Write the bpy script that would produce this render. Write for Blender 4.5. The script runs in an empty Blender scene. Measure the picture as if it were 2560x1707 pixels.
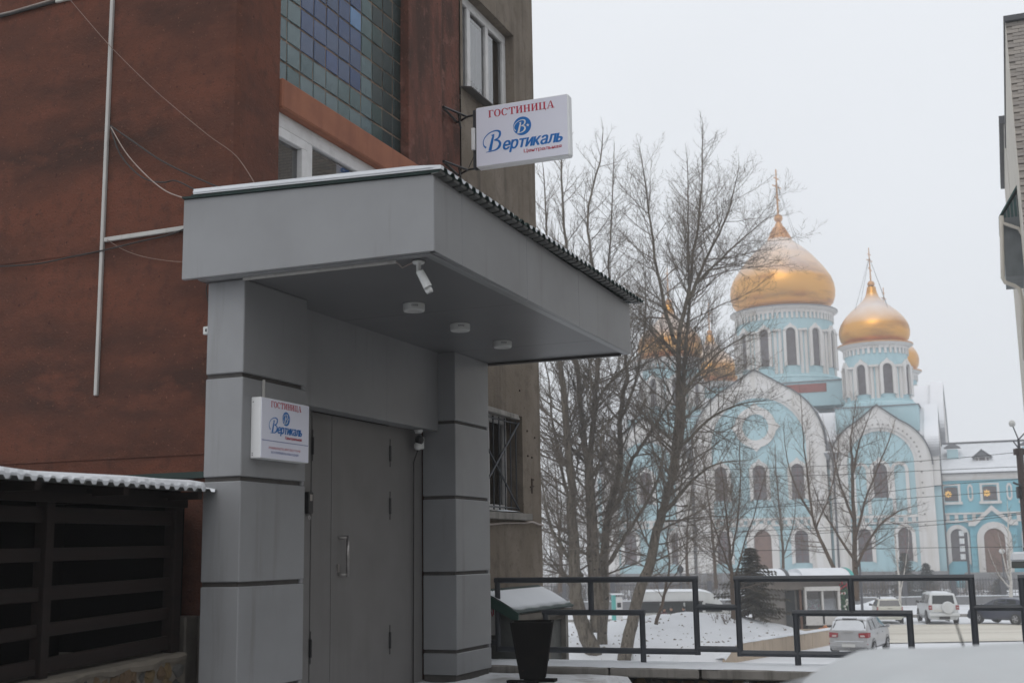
import bpy, math, random
import numpy as np
from mathutils import Vector, Matrix
SC = bpy.context.scene
COL = SC.collection
R = math.radians
rng = random.Random(7)

# ------------------------------------------------------------------ camera
CF, CTH, CRO, YAW = 3076.27, 0.169869, -0.0158703, 0.376786
HE = 1.1                                   # eye height above the porch floor
_F = np.array([0, math.cos(CTH), math.sin(CTH)])
_R0 = np.array([1.0, 0, 0]); _U0 = np.array([0, -math.sin(CTH), math.cos(CTH)])
_R = math.cos(CRO)*_R0 + math.sin(CRO)*_U0
_U = -math.sin(CRO)*_R0 + math.cos(CRO)*_U0
cd = bpy.data.cameras.new('camera'); cam = bpy.data.objects.new('camera', cd); COL.objects.link(cam)
cd.sensor_fit = 'HORIZONTAL'; cd.sensor_width = 36.0; cd.lens = CF*36/2560
cd.clip_start = 0.1; cd.clip_end = 2000
cam.matrix_world = Matrix(((_R[0], _U[0], -_F[0], 0), (_R[1], _U[1], -_F[1], 0), (_R[2], _U[2], -_F[2], HE), (0, 0, 0, 1)))
cd.dof.use_dof = True; cd.dof.focus_distance = 12.5; cd.dof.aperture_fstop = 3.2
SC.camera = cam

# ------------------------------------------------------------------ world: overcast winter sky
w = bpy.data.worlds.new('World'); SC.world = w; w.use_nodes = True
nt = w.node_tree; nt.nodes.clear()
wo = nt.nodes.new('ShaderNodeOutputWorld'); bgn = nt.nodes.new('ShaderNodeBackground')
sky = nt.nodes.new('ShaderNodeTexSky'); sky.sky_type = 'NISHITA'; sky.sun_disc = False
sky.sun_elevation = R(48); sky.sun_rotation = R(200); sky.air_density = 1.0; sky.dust_density = 4.0
mixn = nt.nodes.new('ShaderNodeMix'); mixn.data_type = 'RGBA'
mixn.inputs[0].default_value = 0.93        # cloud deck covers nearly all of the blue
mixn.inputs[7].default_value = (7.9, 8.15, 8.5, 1)
nt.links.new(sky.outputs[0], mixn.inputs[6]); # an overcast sky is a little brighter overhead than at the horizon, with faint cloud shapes
tcw = nt.nodes.new('ShaderNodeTexCoord'); sxw = nt.nodes.new('ShaderNodeSeparateXYZ'); nt.links.new(tcw.outputs['Generated'], sxw.inputs[0])
mrw = nt.nodes.new('ShaderNodeMapRange'); mrw.inputs[1].default_value = 0.0; mrw.inputs[2].default_value = 1.0; mrw.inputs[3].default_value = 0.93; mrw.inputs[4].default_value = 1.2
nt.links.new(sxw.outputs[2], mrw.inputs[0])
nzw = nt.nodes.new('ShaderNodeTexNoise'); nzw.inputs['Scale'].default_value = 2.2; nzw.inputs['Detail'].default_value = 3; nt.links.new(tcw.outputs['Generated'], nzw.inputs['Vector'])
mr2 = nt.nodes.new('ShaderNodeMapRange'); mr2.inputs[1].default_value = 0.3; mr2.inputs[2].default_value = 0.7; mr2.inputs[3].default_value = 0.96; mr2.inputs[4].default_value = 1.04
nt.links.new(nzw.outputs[0], mr2.inputs[0])
mlw = nt.nodes.new('ShaderNodeMath'); mlw.operation = 'MULTIPLY'; nt.links.new(mrw.outputs[0], mlw.inputs[0]); nt.links.new(mr2.outputs[0], mlw.inputs[1])
vmw = nt.nodes.new('ShaderNodeVectorMath'); vmw.operation = 'SCALE'; nt.links.new(mixn.outputs[2], vmw.inputs[0]); nt.links.new(mlw.outputs[0], vmw.inputs['Scale'])
nt.links.new(vmw.outputs[0], bgn.inputs[0])
bgn.inputs[1].default_value = 0.111
nt.links.new(bgn.outputs[0], wo.inputs[0])
sd = bpy.data.lights.new('sun', 'SUN'); sd.energy = 0.5; sd.angle = R(30); sd.color = (1, 0.97, 0.93)
sun = bpy.data.objects.new('sun', sd); COL.objects.link(sun)
sun.rotation_euler = (R(42), 0, R(-20)); sun.location = (0, -10, 30)
SC.view_settings.view_transform = 'Standard'; SC.view_settings.look = 'None'
SC.view_settings.exposure = 0.0; SC.view_settings.gamma = 1.0
SC.view_settings.use_curve_mapping = False
SC.cycles.volume_bounces = 1
SC.cycles.max_bounces = 6; SC.cycles.diffuse_bounces = 3; SC.cycles.glossy_bounces = 3
SC.cycles.transparent_max_bounces = 12

# ------------------------------------------------------------------ frames
# W: world.  B: along the hotel front (x along the facade away from the camera, y into the building)
# C: church front (x to the right along the front, y back, origin at the middle of the front)
PH = R(21)
YARD0 = 0
FR = {'W': ((0, 0, 0), 0.0), 'B': ((0, 0, 0), math.pi/2-YAW), 'C': ((30.5, 149.5, 0), -PH)}

def fmat(fr):
    loc, rz = FR[fr]
    return Matrix.Translation(loc) @ Matrix.Rotation(rz, 4, 'Z')

def ray(px, py):
    return _F + (px-1280)/CF*_R - (py-853.5)/CF*_U

def pick(px, py, fr='W', **k):
    """where the line of sight through a point of the photograph meets a plane x=, y= or z= of a frame"""
    m = fmat(fr).inverted()
    o = m @ Vector((0, 0, HE)); d = m.to_3x3() @ Vector(ray(px, py))
    ax = list(k)[0]; i = 'xyz'.index(ax); t = (k[ax]-o[i])/d[i]
    return o + d*t

ORG = {}

def thing(name, label, cat, origin=(0, 0, 0), fr='W', group=None, rz=0.0):
    o = bpy.data.objects.new(name, None); COL.objects.link(o)
    o.empty_display_size = 0.3
    o.matrix_world = fmat(fr) @ Matrix.Translation(origin) @ Matrix.Rotation(rz, 4, 'Z')
    o['label'] = label; o['category'] = cat
    if group: o['group'] = group
    ORG[o.name] = Vector(origin) if rz == 0 else Vector((0, 0, 0))
    return o

def mesh_from(name, v, f, m, smooth=False):
    me = bpy.data.meshes.new(name)
    me.from_pydata(v, [], f)
    if m: me.materials.append(m)
    if smooth: me.shade_smooth()
    return me

class MB:
    def __init__(self): self.v = []; self.f = []
    def poly(self, pts):
        n = len(self.v); self.v += [tuple(p) for p in pts]; self.f.append(tuple(range(n, n+len(pts)))); return self
    def box(self, x0, x1, y0, y1, z0, z1):
        n = len(self.v)
        self.v += [(x0,y0,z0),(x1,y0,z0),(x1,y1,z0),(x0,y1,z0),(x0,y0,z1),(x1,y0,z1),(x1,y1,z1),(x0,y1,z1)]
        self.f += [tuple(n+i for i in q) for q in ((0,3,2,1),(4,5,6,7),(0,1,5,4),(1,2,6,5),(2,3,7,6),(3,0,4,7))]
        return self
    def hexa(self, p):                      # 8 corners: bottom ring, top ring
        n = len(self.v); self.v += [tuple(q) for q in p]
        self.f += [tuple(n+i for i in q) for q in ((0,3,2,1),(4,5,6,7),(0,1,5,4),(1,2,6,5),(2,3,7,6),(3,0,4,7))]
        return self
    def prism(self, poly, O, ux, uz, nn, d0, d1, caps=True):
        O = Vector(O); ux = Vector(ux); uz = Vector(uz); nn = Vector(nn); n = len(self.v); k = len(poly)
        for d in (d0, d1): self.v += [tuple(O+ux*s+uz*t+nn*d) for s, t in poly]
        if caps: self.f += [tuple(range(n+k-1, n-1, -1)), tuple(range(n+k, n+2*k))]
        self.f += [(n+i, n+(i+1) % k, n+k+(i+1) % k, n+k+i) for i in range(k)]
        return self
    def ring(self, outer, inner, O, ux, uz, nn, d0, d1, closed=False):   # band between two equal-length polylines
        O = Vector(O); ux = Vector(ux); uz = Vector(uz); nn = Vector(nn); n = len(self.v); k = len(outer)
        P = lambda s, t, d: tuple(O+ux*s+uz*t+nn*d)
        for L, d in ((outer, d1), (inner, d1), (outer, d0), (inner, d0)): self.v += [P(s, t, d) for s, t in L]
        m = k if closed else k-1
        for i in range(m):
            j = (i+1) % k
            self.f += [(n+i, n+j, n+k+j, n+k+i), (n+2*k+i, n+j+2*k, n+j, n+i), (n+k+i, n+k+j, n+3*k+j, n+3*k+i)]
        if not closed:
            for i in (0, k-1): self.f.append((n+i, n+k+i, n+3*k+i, n+2*k+i))
        return self
    def tube(self, pts, rad, n=6, cap=True):
        pts = [Vector(p) for p in pts]; k = len(pts)
        if not isinstance(rad, (list, tuple)): rad = [rad]*k
        b = len(self.v); prev = None
        for i, p in enumerate(pts):
            t = (pts[min(i+1, k-1)]-pts[max(i-1, 0)])
            if t.length < 1e-9: t = Vector((0, 0, 1))
            t.normalize()
            if prev is None:
                a = Vector((0, 0, 1)) if abs(t.z) < 0.9 else Vector((1, 0, 0))
                u = t.cross(a).normalized()
            else:
                u = prev - t*prev.dot(t)
                u = u.normalized() if u.length > 1e-6 else t.orthogonal().normalized()
            prev = u; vv = t.cross(u)
            for j in range(n):
                a = 2*math.pi*j/n; self.v.append(tuple(p + (u*math.cos(a)+vv*math.sin(a))*rad[i]))
        for i in range(k-1):
            for j in range(n):
                q = (j+1) % n
                self.f.append((b+i*n+j, b+i*n+q, b+(i+1)*n+q, b+(i+1)*n+j))
        if cap:
            self.f.append(tuple(range(b+n-1, b-1, -1))); self.f.append(tuple(range(b+(k-1)*n, b+k*n)))
        return self
    def lathe(self, prof, c=(0, 0, 0), n=24, ax='z', a0=0.0, a1=2*math.pi):
        b = len(self.v); k = len(prof); full = abs(a1-a0-2*math.pi) < 1e-6; m = n if full else n+1
        for i in range(m):
            a = a0+(a1-a0)*i/n; ca, sa = math.cos(a), math.sin(a)
            for r, z in prof:
                p = (r*ca, r*sa, z) if ax == 'z' else ((z, r*ca, r*sa) if ax == 'x' else (r*sa, z, r*ca))
                self.v.append((c[0]+p[0], c[1]+p[1], c[2]+p[2]))
        for i in range(n):
            j = (i+1) % m
            for q in range(k-1):
                self.f.append((b+i*k+q, b+j*k+q, b+j*k+q+1, b+i*k+q+1))
        return self
    def grid(self, xs, ys, h):
        b = len(self.v); nx = len(xs)
        for y in ys:
            for x in xs: self.v.append((x, y, h(x, y)))
        for j in range(len(ys)-1):
            for i in range(nx-1):
                self.f.append((b+j*nx+i, b+j*nx+i+1, b+(j+1)*nx+i+1, b+(j+1)*nx+i))
        return self
    def rot(self, ang, c=(0, 0), axis='z'):
        ca, sa = math.cos(ang), math.sin(ang); o = []
        for x, y, z in self.v:
            if axis == 'z': dx, dy = x-c[0], y-c[1]; o.append((c[0]+dx*ca-dy*sa, c[1]+dx*sa+dy*ca, z))
            else: dy, dz = y-c[0], z-c[1]; o.append((x, c[0]+dy*ca-dz*sa, c[1]+dy*sa+dz*ca))
        self.v = o; return self
    def obj(self, name, m, parent, smooth=False, bevel=0, label=None, kind=None):
        og = ORG[parent.name]
        me = mesh_from(name, [(x-og.x, y-og.y, z-og.z) for x, y, z in self.v], self.f, m, smooth)
        return add(name, me, parent, bevel, label, kind)
    def top(self, name, m, label, cat, origin=(0, 0, 0), fr='W', group=None, smooth=False, bevel=0):
        og = Vector(origin)
        me = mesh_from(name, [(x-og.x, y-og.y, z-og.z) for x, y, z in self.v], self.f, m, smooth)
        o = bpy.data.objects.new(name, me); COL.objects.link(o)
        o.matrix_world = fmat(fr) @ Matrix.Translation(og)
        o['label'] = label; o['category'] = cat
        if group: o['group'] = group
        if bevel: bev(o, bevel)
        ORG[o.name] = og
        return o
    def structure(self, name, m, fr='W', smooth=False, kind='structure'):
        me = mesh_from(name, self.v, self.f, m, smooth)
        o = bpy.data.objects.new(name, me); COL.objects.link(o); o.matrix_world = fmat(fr)
        o['kind'] = kind
        ORG[o.name] = Vector((0, 0, 0)); return o

def bev(o, wd, seg=1):
    b = o.modifiers.new('bevel', 'BEVEL'); b.width = wd; b.segments = seg; b.limit_method = 'ANGLE'

def add(name, me, parent, bevel=0, label=None, kind=None, loc=None, rot=None):
    o = bpy.data.objects.new(name, me); COL.objects.link(o); o.parent = parent
    ORG[o.name] = ORG[parent.name]
    if loc: o.location = loc
    if rot: o.rotation_euler = rot
    if label: o['label'] = label
    if kind: o['kind'] = kind
    if bevel: bev(o, bevel)
    return o

def copy_tree(o, parent=None):
    c = o.copy(); COL.objects.link(c)
    if parent is not None: c.parent = parent
    ORG[c.name] = ORG[o.name]
    for ch in list(o.children): copy_tree(ch, c)
    return c

# ------------------------------------------------------------------ materials
MATS = {}

def mat(name, col, rough=0.6, metal=0.0, var=None, bump=None, spec=0.5, streak=None, coat=0, emit=None, speck=None, snow=None):
    """var=(scale, colour2, lo, hi); bump=(scale, strength, dist); streak=(colour, scale, lo, hi) vertical; speck=(colour, scale, thr); snow=(lo, hi)"""
    m = bpy.data.materials.new(name); m.use_nodes = True; t = m.node_tree
    b = t.nodes['Principled BSDF']
    b.inputs['Base Color'].default_value = (*col, 1); b.inputs['Roughness'].default_value = rough
    b.inputs['Metallic'].default_value = metal; b.inputs['Specular IOR Level'].default_value = spec
    b.inputs['Coat Weight'].default_value = coat
    if emit:
        b.inputs['Emission Color'].default_value = (*emit[0], 1); b.inputs['Emission Strength'].default_value = emit[1]
    tc = t.nodes.new('ShaderNodeTexCoord'); last = None
    def noise(scale, detail=5, mapscale=None, rough_=0.6):
        n = t.nodes.new('ShaderNodeTexNoise'); n.inputs['Scale'].default_value = scale
        n.inputs['Detail'].default_value = detail; n.inputs['Roughness'].default_value = rough_
        if mapscale:
            mp = t.nodes.new('ShaderNodeMapping'); mp.inputs['Scale'].default_value = mapscale
            t.links.new(tc.outputs['Object'], mp.inputs[0]); t.links.new(mp.outputs[0], n.inputs['Vector'])
        else: t.links.new(tc.outputs['Object'], n.inputs['Vector'])
        return n
    def layer(fac, col2):
        nonlocal last
        mx = t.nodes.new('ShaderNodeMix'); mx.data_type = 'RGBA'
        t.links.new(fac, mx.inputs[0])
        if last is None: mx.inputs[6].default_value = (*col, 1)
        else: t.links.new(last, mx.inputs[6])
        mx.inputs[7].default_value = (*col2, 1); last = mx.outputs[2]
    def ramp(src, lo, hi):
        mr = t.nodes.new('ShaderNodeMapRange'); mr.inputs[1].default_value = lo; mr.inputs[2].default_value = hi
        t.links.new(src, mr.inputs[0]); return mr.outputs[0]
    if var:
        for vv in (var if isinstance(var, list) else [var]):
            n = noise(vv[0], 6, vv[4] if len(vv) > 4 else None); layer(ramp(n.outputs[0], vv[2], vv[3]), vv[1])
    if streak:
        n = noise(1.0, 5, (streak[1], streak[1], streak[1]*0.07)); layer(ramp(n.outputs[0], streak[2], streak[3]), streak[0])
    if speck:
        for sp in (speck if isinstance(speck, list) else [speck]):
            n = noise(sp[1], 2); layer(ramp(n.outputs[0], sp[2], sp[2]+0.03), sp[0])
    if snow:
        g = t.nodes.new('ShaderNodeNewGeometry'); sx = t.nodes.new('ShaderNodeSeparateXYZ'); t.links.new(g.outputs['Normal'], sx.inputs[0])
        n = noise(0.6, 4); ad = t.nodes.new('ShaderNodeMath'); ad.operation = 'MULTIPLY_ADD'
        t.links.new(n.outputs[0], ad.inputs[0]); ad.inputs[1].default_value = snow[2] if len(snow) > 2 else 0.3
        t.links.new(sx.outputs[2], ad.inputs[2])
        fac = ramp(ad.outputs[0], snow[0], snow[1]); layer(fac, (0.8, 0.81, 0.84))
        if metal:
            inv = t.nodes.new('ShaderNodeMapRange'); inv.inputs[3].default_value = metal; inv.inputs[4].default_value = 0
            t.links.new(fac, inv.inputs[0]); t.links.new(inv.outputs[0], b.inputs['Metallic'])
            ir = t.nodes.new('ShaderNodeMapRange'); ir.inputs[3].default_value = rough; ir.inputs[4].default_value = 0.8
            t.links.new(fac, ir.inputs[0]); t.links.new(ir.outputs[0], b.inputs['Roughness'])
    if last is not None: t.links.new(last, b.inputs['Base Color'])
    if bump:
        src = None
        for bp_ in (bump if isinstance(bump, list) else [bump]):
            n = noise(bp_[0], 6)
            bm_ = t.nodes.new('ShaderNodeBump'); bm_.inputs['Strength'].default_value = bp_[1]; bm_.inputs['Distance'].default_value = bp_[2]
            t.links.new(n.outputs[0], bm_.inputs['Height'])
            if src is not None: t.links.new(src, bm_.inputs['Normal'])
            src = bm_.outputs[0]
        t.links.new(src, b.inputs['Normal'])
    MATS[name] = m; return m

RED = mat('red_plaster', (0.142, 0.056, 0.037), 0.9, var=[(0.8, (0.062, 0.034, 0.027), 0.4, 0.62, (0.6, 0.5, 1.5)), (2.6, (0.155, 0.061, 0.041), 0.52, 0.72, (1, .6, 1.6)), (9.0, (0.085, 0.04, 0.03), 0.5, 0.72)],
          bump=[(55, 0.7, 0.012), (9, 0.5, 0.03), (160, .4, .004)], speck=[((0.06, 0.027, 0.021), 16, 0.7), ((0.165, 0.08, 0.056), 36, 0.66), ((0.075, 0.034, 0.025), 60, 0.64)], spec=0.15)
REDP = mat('red_pier_plaster', (0.16, 0.068, 0.05), 0.9, var=[(2.0, (0.07, 0.039, 0.031), 0.42, 0.6, (1.5, 1.5, 0.4)), (6, (0.2, 0.1, 0.078), 0.55, 0.72), (13, (0.085, 0.045, 0.036), 0.55, 0.7)],
           bump=[(55, 0.5, 0.012), (7, 0.4, 0.03)], speck=[((0.19, 0.1, 0.078), 32, 0.655), ((0.06, 0.03, 0.024), 14, 0.69), ((0.08, 0.038, 0.03), 55, .64)], spec=0.15)
ORANGE = mat('orange_paint', (0.30, 0.125, 0.075), 0.8, var=(4, (0.24, 0.1, 0.063), 0.4, 0.7), bump=(30, 0.2, 0.008), streak=((0.21, 0.085, 0.055), 5, 0.5, 0.75), spec=0.2)
GREYW = mat('grey_render', (0.175, 0.145, 0.115), 0.92, var=[(1.3, (0.235, 0.2, 0.165), 0.42, 0.7), (7, (0.115, 0.095, 0.078), 0.52, 0.8)],
            bump=[(60, 0.45, 0.012), (6, 0.3, 0.03)], streak=((0.085, 0.073, 0.062), 5.0, 0.52, 0.8), speck=((0.08, 0.066, 0.054), 40, 0.68), spec=0.15)
CONC = mat('concrete', (0.27, 0.255, 0.235), 0.9, var=(3, (0.19, 0.18, 0.165), 0.4, 0.7), bump=(40, 0.4, 0.01), streak=((0.12, 0.11, 0.1), 8, 0.52, 0.72), spec=0.2)
CONC_D = mat('dirty_concrete', (0.16, 0.145, 0.125), 0.9, var=(4, (0.1, 0.09, 0.08), 0.4, 0.7), bump=(40, 0.4, 0.01), spec=0.2)
PANEL = mat('grey_cladding', (0.262, 0.267, 0.276), 0.34, var=[(1.6, (0.228, 0.231, 0.238), 0.4, 0.7)], streak=((0.165, 0.16, 0.154), 6, 0.58, 0.85), bump=(3, 0.04, 0.01), spec=0.45)
BALG = mat('teal_green_sheet', (0.02, 0.085, 0.08), 0.5, var=(3, (0.016, 0.065, 0.06), 0.4, 0.7))
BALS = mat('grey_siding', (0.17, 0.19, 0.2), 0.6, var=(3, (0.13, 0.145, 0.155), 0.4, 0.7))
SOFFIT = mat('soffit_painted_shade', (0.14, 0.14, 0.144), 0.4, var=(2, (0.125, 0.125, 0.129), 0.4, 0.7), bump=(3, 0.04, 0.01), spec=0.4)  # cladding grey darkened: the shade under the canopy is put into its colour
JOINT = mat('joint_shadow_gap', (0.07, 0.064, 0.06), 0.7, var=(12, (0.05, 0.045, 0.042), 0.4, 0.7))
DOORM = mat('grey_door_paint', (0.185, 0.178, 0.175), 0.5, var=[(2.5, (0.165, 0.158, 0.155), 0.4, 0.7)], streak=((0.15, 0.143, 0.138), 5, 0.55, 0.85), bump=(25, 0.05, 0.004), spec=0.35)
GREEN = mat('green_sheet_metal', (0.012, 0.035, 0.03), 0.45, var=(9, (0.01, 0.025, 0.022), 0.4, 0.7), bump=(20, 0.05, 0.004))
GREYSHEET = mat('sheet_underside', (0.11, 0.115, 0.11), 0.5, var=(9, (0.08, 0.083, 0.08), 0.4, 0.7))
SNOW = mat('snow', (0.70, 0.72, 0.75), 0.75, var=(1.4, (0.63, 0.65, 0.68), 0.4, 0.7), bump=[(14, 0.35, 0.02), (90, 0.3, 0.004)], spec=0.2)
SNOWG = mat('ground_snow', (0.68, 0.695, 0.72), 0.8, var=[(0.35, (0.57, 0.58, 0.6), 0.45, 0.75), (5, (0.66, 0.67, 0.69), 0.5, 0.8)], bump=[(6, 0.6, 0.05), (45, 0.4, 0.01)], speck=((0.32, 0.29, 0.26), 26, 0.7), spec=0.2)
OLDSNOW = mat('old_frosted_snow', (0.53, 0.55, 0.56), 0.7, var=[(2.2, (0.46, 0.48, 0.49), 0.4, 0.7), (14, (0.5, 0.51, 0.52), 0.5, 0.75)], bump=[(18, 0.3, 0.01), (120, 0.4, 0.003)], spec=0.25)
SNOWT = mat('trampled_snow', (0.62, 0.63, 0.65), 0.8, var=[(1.8, (0.36, 0.35, 0.34), 0.5, 0.68), (9, (0.22, 0.2, 0.19), 0.6, 0.75)], bump=[(8, 0.6, 0.03), (60, 0.4, 0.006)], spec=0.2)
YARDM = mat('dirty_yard_snow', (0.3, 0.295, 0.29), 0.8, var=[(0.8, (0.1, 0.098, 0.095), 0.4, 0.6), (6, (0.2, 0.195, 0.19), 0.55, 0.75)], bump=(12, 0.5, 0.02), spec=0.2)
ROADM = mat('icy_road', (0.60, 0.565, 0.485), 0.55, var=[(0.5, (0.46, 0.42, 0.35), 0.42, 0.66, (0.12, 1.5, 1)), (2.2, (0.66, 0.64, 0.59), 0.55, 0.75)], bump=(5, 0.4, 0.03), spec=0.4)
WHITEP = mat('white_plastic', (0.66, 0.67, 0.66), 0.4, var=(6, (0.6, 0.61, 0.6), 0.4, 0.7))
DUCTM = mat('white_cable_duct', (0.47, 0.46, 0.44), 0.55, var=(3, (0.38, 0.37, 0.35), 0.4, 0.7), streak=((0.28, 0.26, 0.24), 12, 0.55, 0.75))
PVC = mat('white_pvc', (0.60, 0.59, 0.585), 0.45, var=(8, (0.5, 0.49, 0.48), 0.45, 0.7))
BLACKP = mat('black_plastic', (0.018, 0.018, 0.02), 0.35, var=(9, (0.012, 0.012, 0.013), 0.4, 0.7))
CABLEB = mat('black_cable', (0.02, 0.018, 0.017), 0.6, var=(4, (0.03, 0.027, 0.025), 0.4, 0.7))
CABLEW = mat('pale_cable', (0.36, 0.31, 0.28), 0.6, var=(4, (0.28, 0.22, 0.19), 0.4, 0.7))
CABLER = mat('dusty_cable', (0.22, 0.15, 0.12), 0.6, var=(4, (0.17, 0.11, 0.09), 0.4, 0.7))
STEEL = mat('brushed_steel', (0.42, 0.4, 0.385), 0.35, 0.85, var=(20, (0.34, 0.32, 0.31), 0.4, 0.7))
RAILM = mat('dark_grey_paint', (0.042, 0.047, 0.056), 0.42, var=(8, (0.032, 0.036, 0.043), 0.4, 0.7), bump=(40, 0.08, 0.003))
BINM = mat('bin_black_paint', (0.006, 0.0057, 0.0057), 0.75, var=[(7, (0.011, 0.009, 0.008), 0.5, 0.75)], spec=0.12, bump=(25, 0.15, 0.004), speck=((0.05, 0.03, 0.02), 35, 0.72))
WOOD = mat('dark_brown_timber', (0.016, 0.010, 0.0085), 0.7, var=(5, (0.01, 0.0075, 0.007), 0.4, 0.7, (0.3, 3, 3)), bump=(14, 0.3, 0.005), spec=0.2)
DARKIN = mat('interior_shade_black', (0.004, 0.004, 0.004), 0.95, var=(5, (0.003, 0.003, 0.003), 0.4, 0.7), spec=0.0)  # near-black colour standing in for the unlit depth inside things
STONES = [mat('rubble_stone_%s' % n, c, 0.85, var=(9, c2, 0.4, 0.7), bump=(22, 0.6, 0.012), spec=0.2) for n, c, c2 in
          (('grey', (0.1, 0.095, 0.088), (0.06, 0.058, 0.055)), ('brown', (0.125, 0.085, 0.052), (0.08, 0.055, 0.035)), ('ochre', (0.16, 0.115, 0.06), (0.1, 0.07, 0.04)), ('dark', (0.052, 0.05, 0.048), (0.03, 0.03, 0.03)))]
MORTAR = mat('mortar', (0.17, 0.15, 0.125), 0.95, var=(5, (0.11, 0.1, 0.085), 0.4, 0.7), bump=(40, 0.5, 0.01), spec=0.1)
GBM = mat('glass_block_mortar', (0.24, 0.17, 0.125), 0.9, var=(6, (0.08, 0.07, 0.06), 0.42, 0.65), bump=(60, 0.4, 0.006), spec=0.1)

def glass_block(name, col, col2):
    m = mat(name, col, 0.2, var=(7, col2, 0.35, 0.7), spec=0.45)
    t = m.node_tree; b = t.nodes['Principled BSDF']; tc = t.nodes.new('ShaderNodeTexCoord')
    wv = t.nodes.new('ShaderNodeTexWave'); wv.inputs['Scale'].default_value = 26; wv.bands_direction = 'DIAGONAL'; wv.inputs['Distortion'].default_value = 0.6
    t.links.new(tc.outputs['Object'], wv.inputs['Vector'])
    bp_ = t.nodes.new('ShaderNodeBump'); bp_.inputs['Strength'].default_value = 0.35; bp_.inputs['Distance'].default_value = 0.006
    t.links.new(wv.outputs[0], bp_.inputs['Height']); t.links.new(bp_.outputs[0], b.inputs['Normal']); return m
GTEAL = [glass_block('teal_glass_%s' % n, c, d) for n, c, d in (('pale', (0.105, 0.16, 0.172), (0.075, 0.12, 0.13)), ('mid', (0.085, 0.138, 0.152), (0.058, 0.1, 0.11)), ('green', (0.078, 0.13, 0.135), (0.05, 0.09, 0.094)))]
GDARK = [glass_block('dark_block_a', (0.03, 0.062, 0.058), (0.02, 0.045, 0.042)), glass_block('dark_block_b', (0.02, 0.037, 0.037), (0.014, 0.028, 0.027))]  # darker block colours
GBLUE = [glass_block('cobalt_glass_%s' % n, c, d) for n, c, d in (('a', (0.042, 0.076, 0.175), (0.032, 0.058, 0.13)), ('b', (0.05, 0.084, 0.165), (0.038, 0.062, 0.125)), ('c', (0.045, 0.08, 0.19), (0.034, 0.058, 0.14)))]
GSKY = glass_block('pale_blue_glass', (0.13, 0.25, 0.44), (0.1, 0.19, 0.34))

def pane_mat(name, tint=(0.02, 0.025, 0.03), clear=0.55):
    m = bpy.data.materials.new(name); m.use_nodes = True; t = m.node_tree; t.nodes.clear()
    o = t.nodes.new('ShaderNodeOutputMaterial'); gl = t.nodes.new('ShaderNodeBsdfGlossy'); gl.inputs['Roughness'].default_value = 0.02
    tr = t.nodes.new('ShaderNodeBsdfTransparent'); tr.inputs[0].default_value = (clear, clear, clear*1.03, 1)
    fr = t.nodes.new('ShaderNodeFresnel'); fr.inputs[0].default_value = 3.3
    mx = t.nodes.new('ShaderNodeMixShader'); t.links.new(fr.outputs[0], mx.inputs[0]); t.links.new(tr.outputs[0], mx.inputs[1]); t.links.new(gl.outputs[0], mx.inputs[2])
    t.links.new(mx.outputs[0], o.inputs[0])
    nz = t.nodes.new('ShaderNodeTexNoise'); nz.inputs['Scale'].default_value = 1.2; bp_ = t.nodes.new('ShaderNodeBump'); bp_.inputs['Strength'].default_value = 0.02
    t.links.new(nz.outputs[0], bp_.inputs['Height']); t.links.new(bp_.outputs[0], gl.inputs['Normal'])
    MATS[name] = m; return m
PANE = pane_mat('window_glass', clear=0.97)
CURT = mat('white_curtain', (0.88, 0.9, 0.9), 0.9, streak=((0.5, 0.52, 0.55), 9, 0.4, 0.7))
ROOMM = mat('room_reflection_blue', (0.07, 0.085, 0.11), 0.9, var=(2, (0.05, 0.062, 0.08), 0.4, 0.7))  # dark backing; the panes' bluish reflection is put into its colour
CBLUE = mat('church_blue', (0.36, 0.53, 0.575), 0.85, var=[(0.25, (0.41, 0.57, 0.61), 0.4, 0.7)], streak=((0.29, 0.45, 0.49), 1.2, 0.52, 0.8), spec=0.15)
CBLUE2 = mat('annex_blue', (0.19, 0.44, 0.52), 0.85, var=[(0.25, (0.185, 0.455, 0.55), 0.4, 0.7)], streak=((0.14, 0.38, 0.45), 1.2, 0.55, 0.8), spec=0.15)
CWHITE = mat('church_white', (0.60, 0.58, 0.56), 0.85, var=[(0.3, (0.66, 0.65, 0.64), 0.4, 0.7)], streak=((0.45, 0.41, 0.35), 1.0, 0.52, 0.85), spec=0.15)
CWIN = mat('church_window_dark', (0.075, 0.062, 0.066), 0.35, var=(1.5, (0.11, 0.1, 0.11), 0.4, 0.7), spec=0.4)
CFRAME = mat('window_mullion_red', (0.12, 0.045, 0.05), 0.6, var=(3, (0.1, 0.04, 0.045), 0.4, 0.7))
CDOOR = mat('church_door_wood', (0.17, 0.088, 0.06), 0.6, var=(2, (0.13, 0.068, 0.048), 0.4, 0.7))
ROOFG = mat('grey_tin_roof', (0.17, 0.175, 0.19), 0.5, var=(1, (0.13, 0.135, 0.15), 0.4, 0.7), snow=(0.62, 0.72, 0.3))
ROOFS = mat('snowy_tin_roof', (0.2, 0.205, 0.22), 0.6, var=(1, (0.16, 0.165, 0.18), 0.4, 0.7), snow=(0.3, 0.6, 0.25))
ROOFD = mat('dark_tin', (0.06, 0.063, 0.07), 0.5, var=(1, (0.05, 0.052, 0.06), 0.4, 0.7))
RUST = mat('red_oxide_paint', (0.27, 0.065, 0.05), 0.8, var=(1.3, (0.2, 0.055, 0.04), 0.4, 0.7))
GOLD = mat('gilded_shingles', (0.66, 0.33, 0.065), 0.36, 1.0, var=[(0.3, (0.42, 0.19, 0.05), 0.48, 0.66, (0.5, 0.5, 2.0))], snow=(0.42, 1.12, 0.22))
GOLDP = mat('gilded_metal', (0.55, 0.3, 0.14), 0.45, 1.0, var=(2, (0.5, 0.24, 0.08), 0.4, 0.7))
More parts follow.
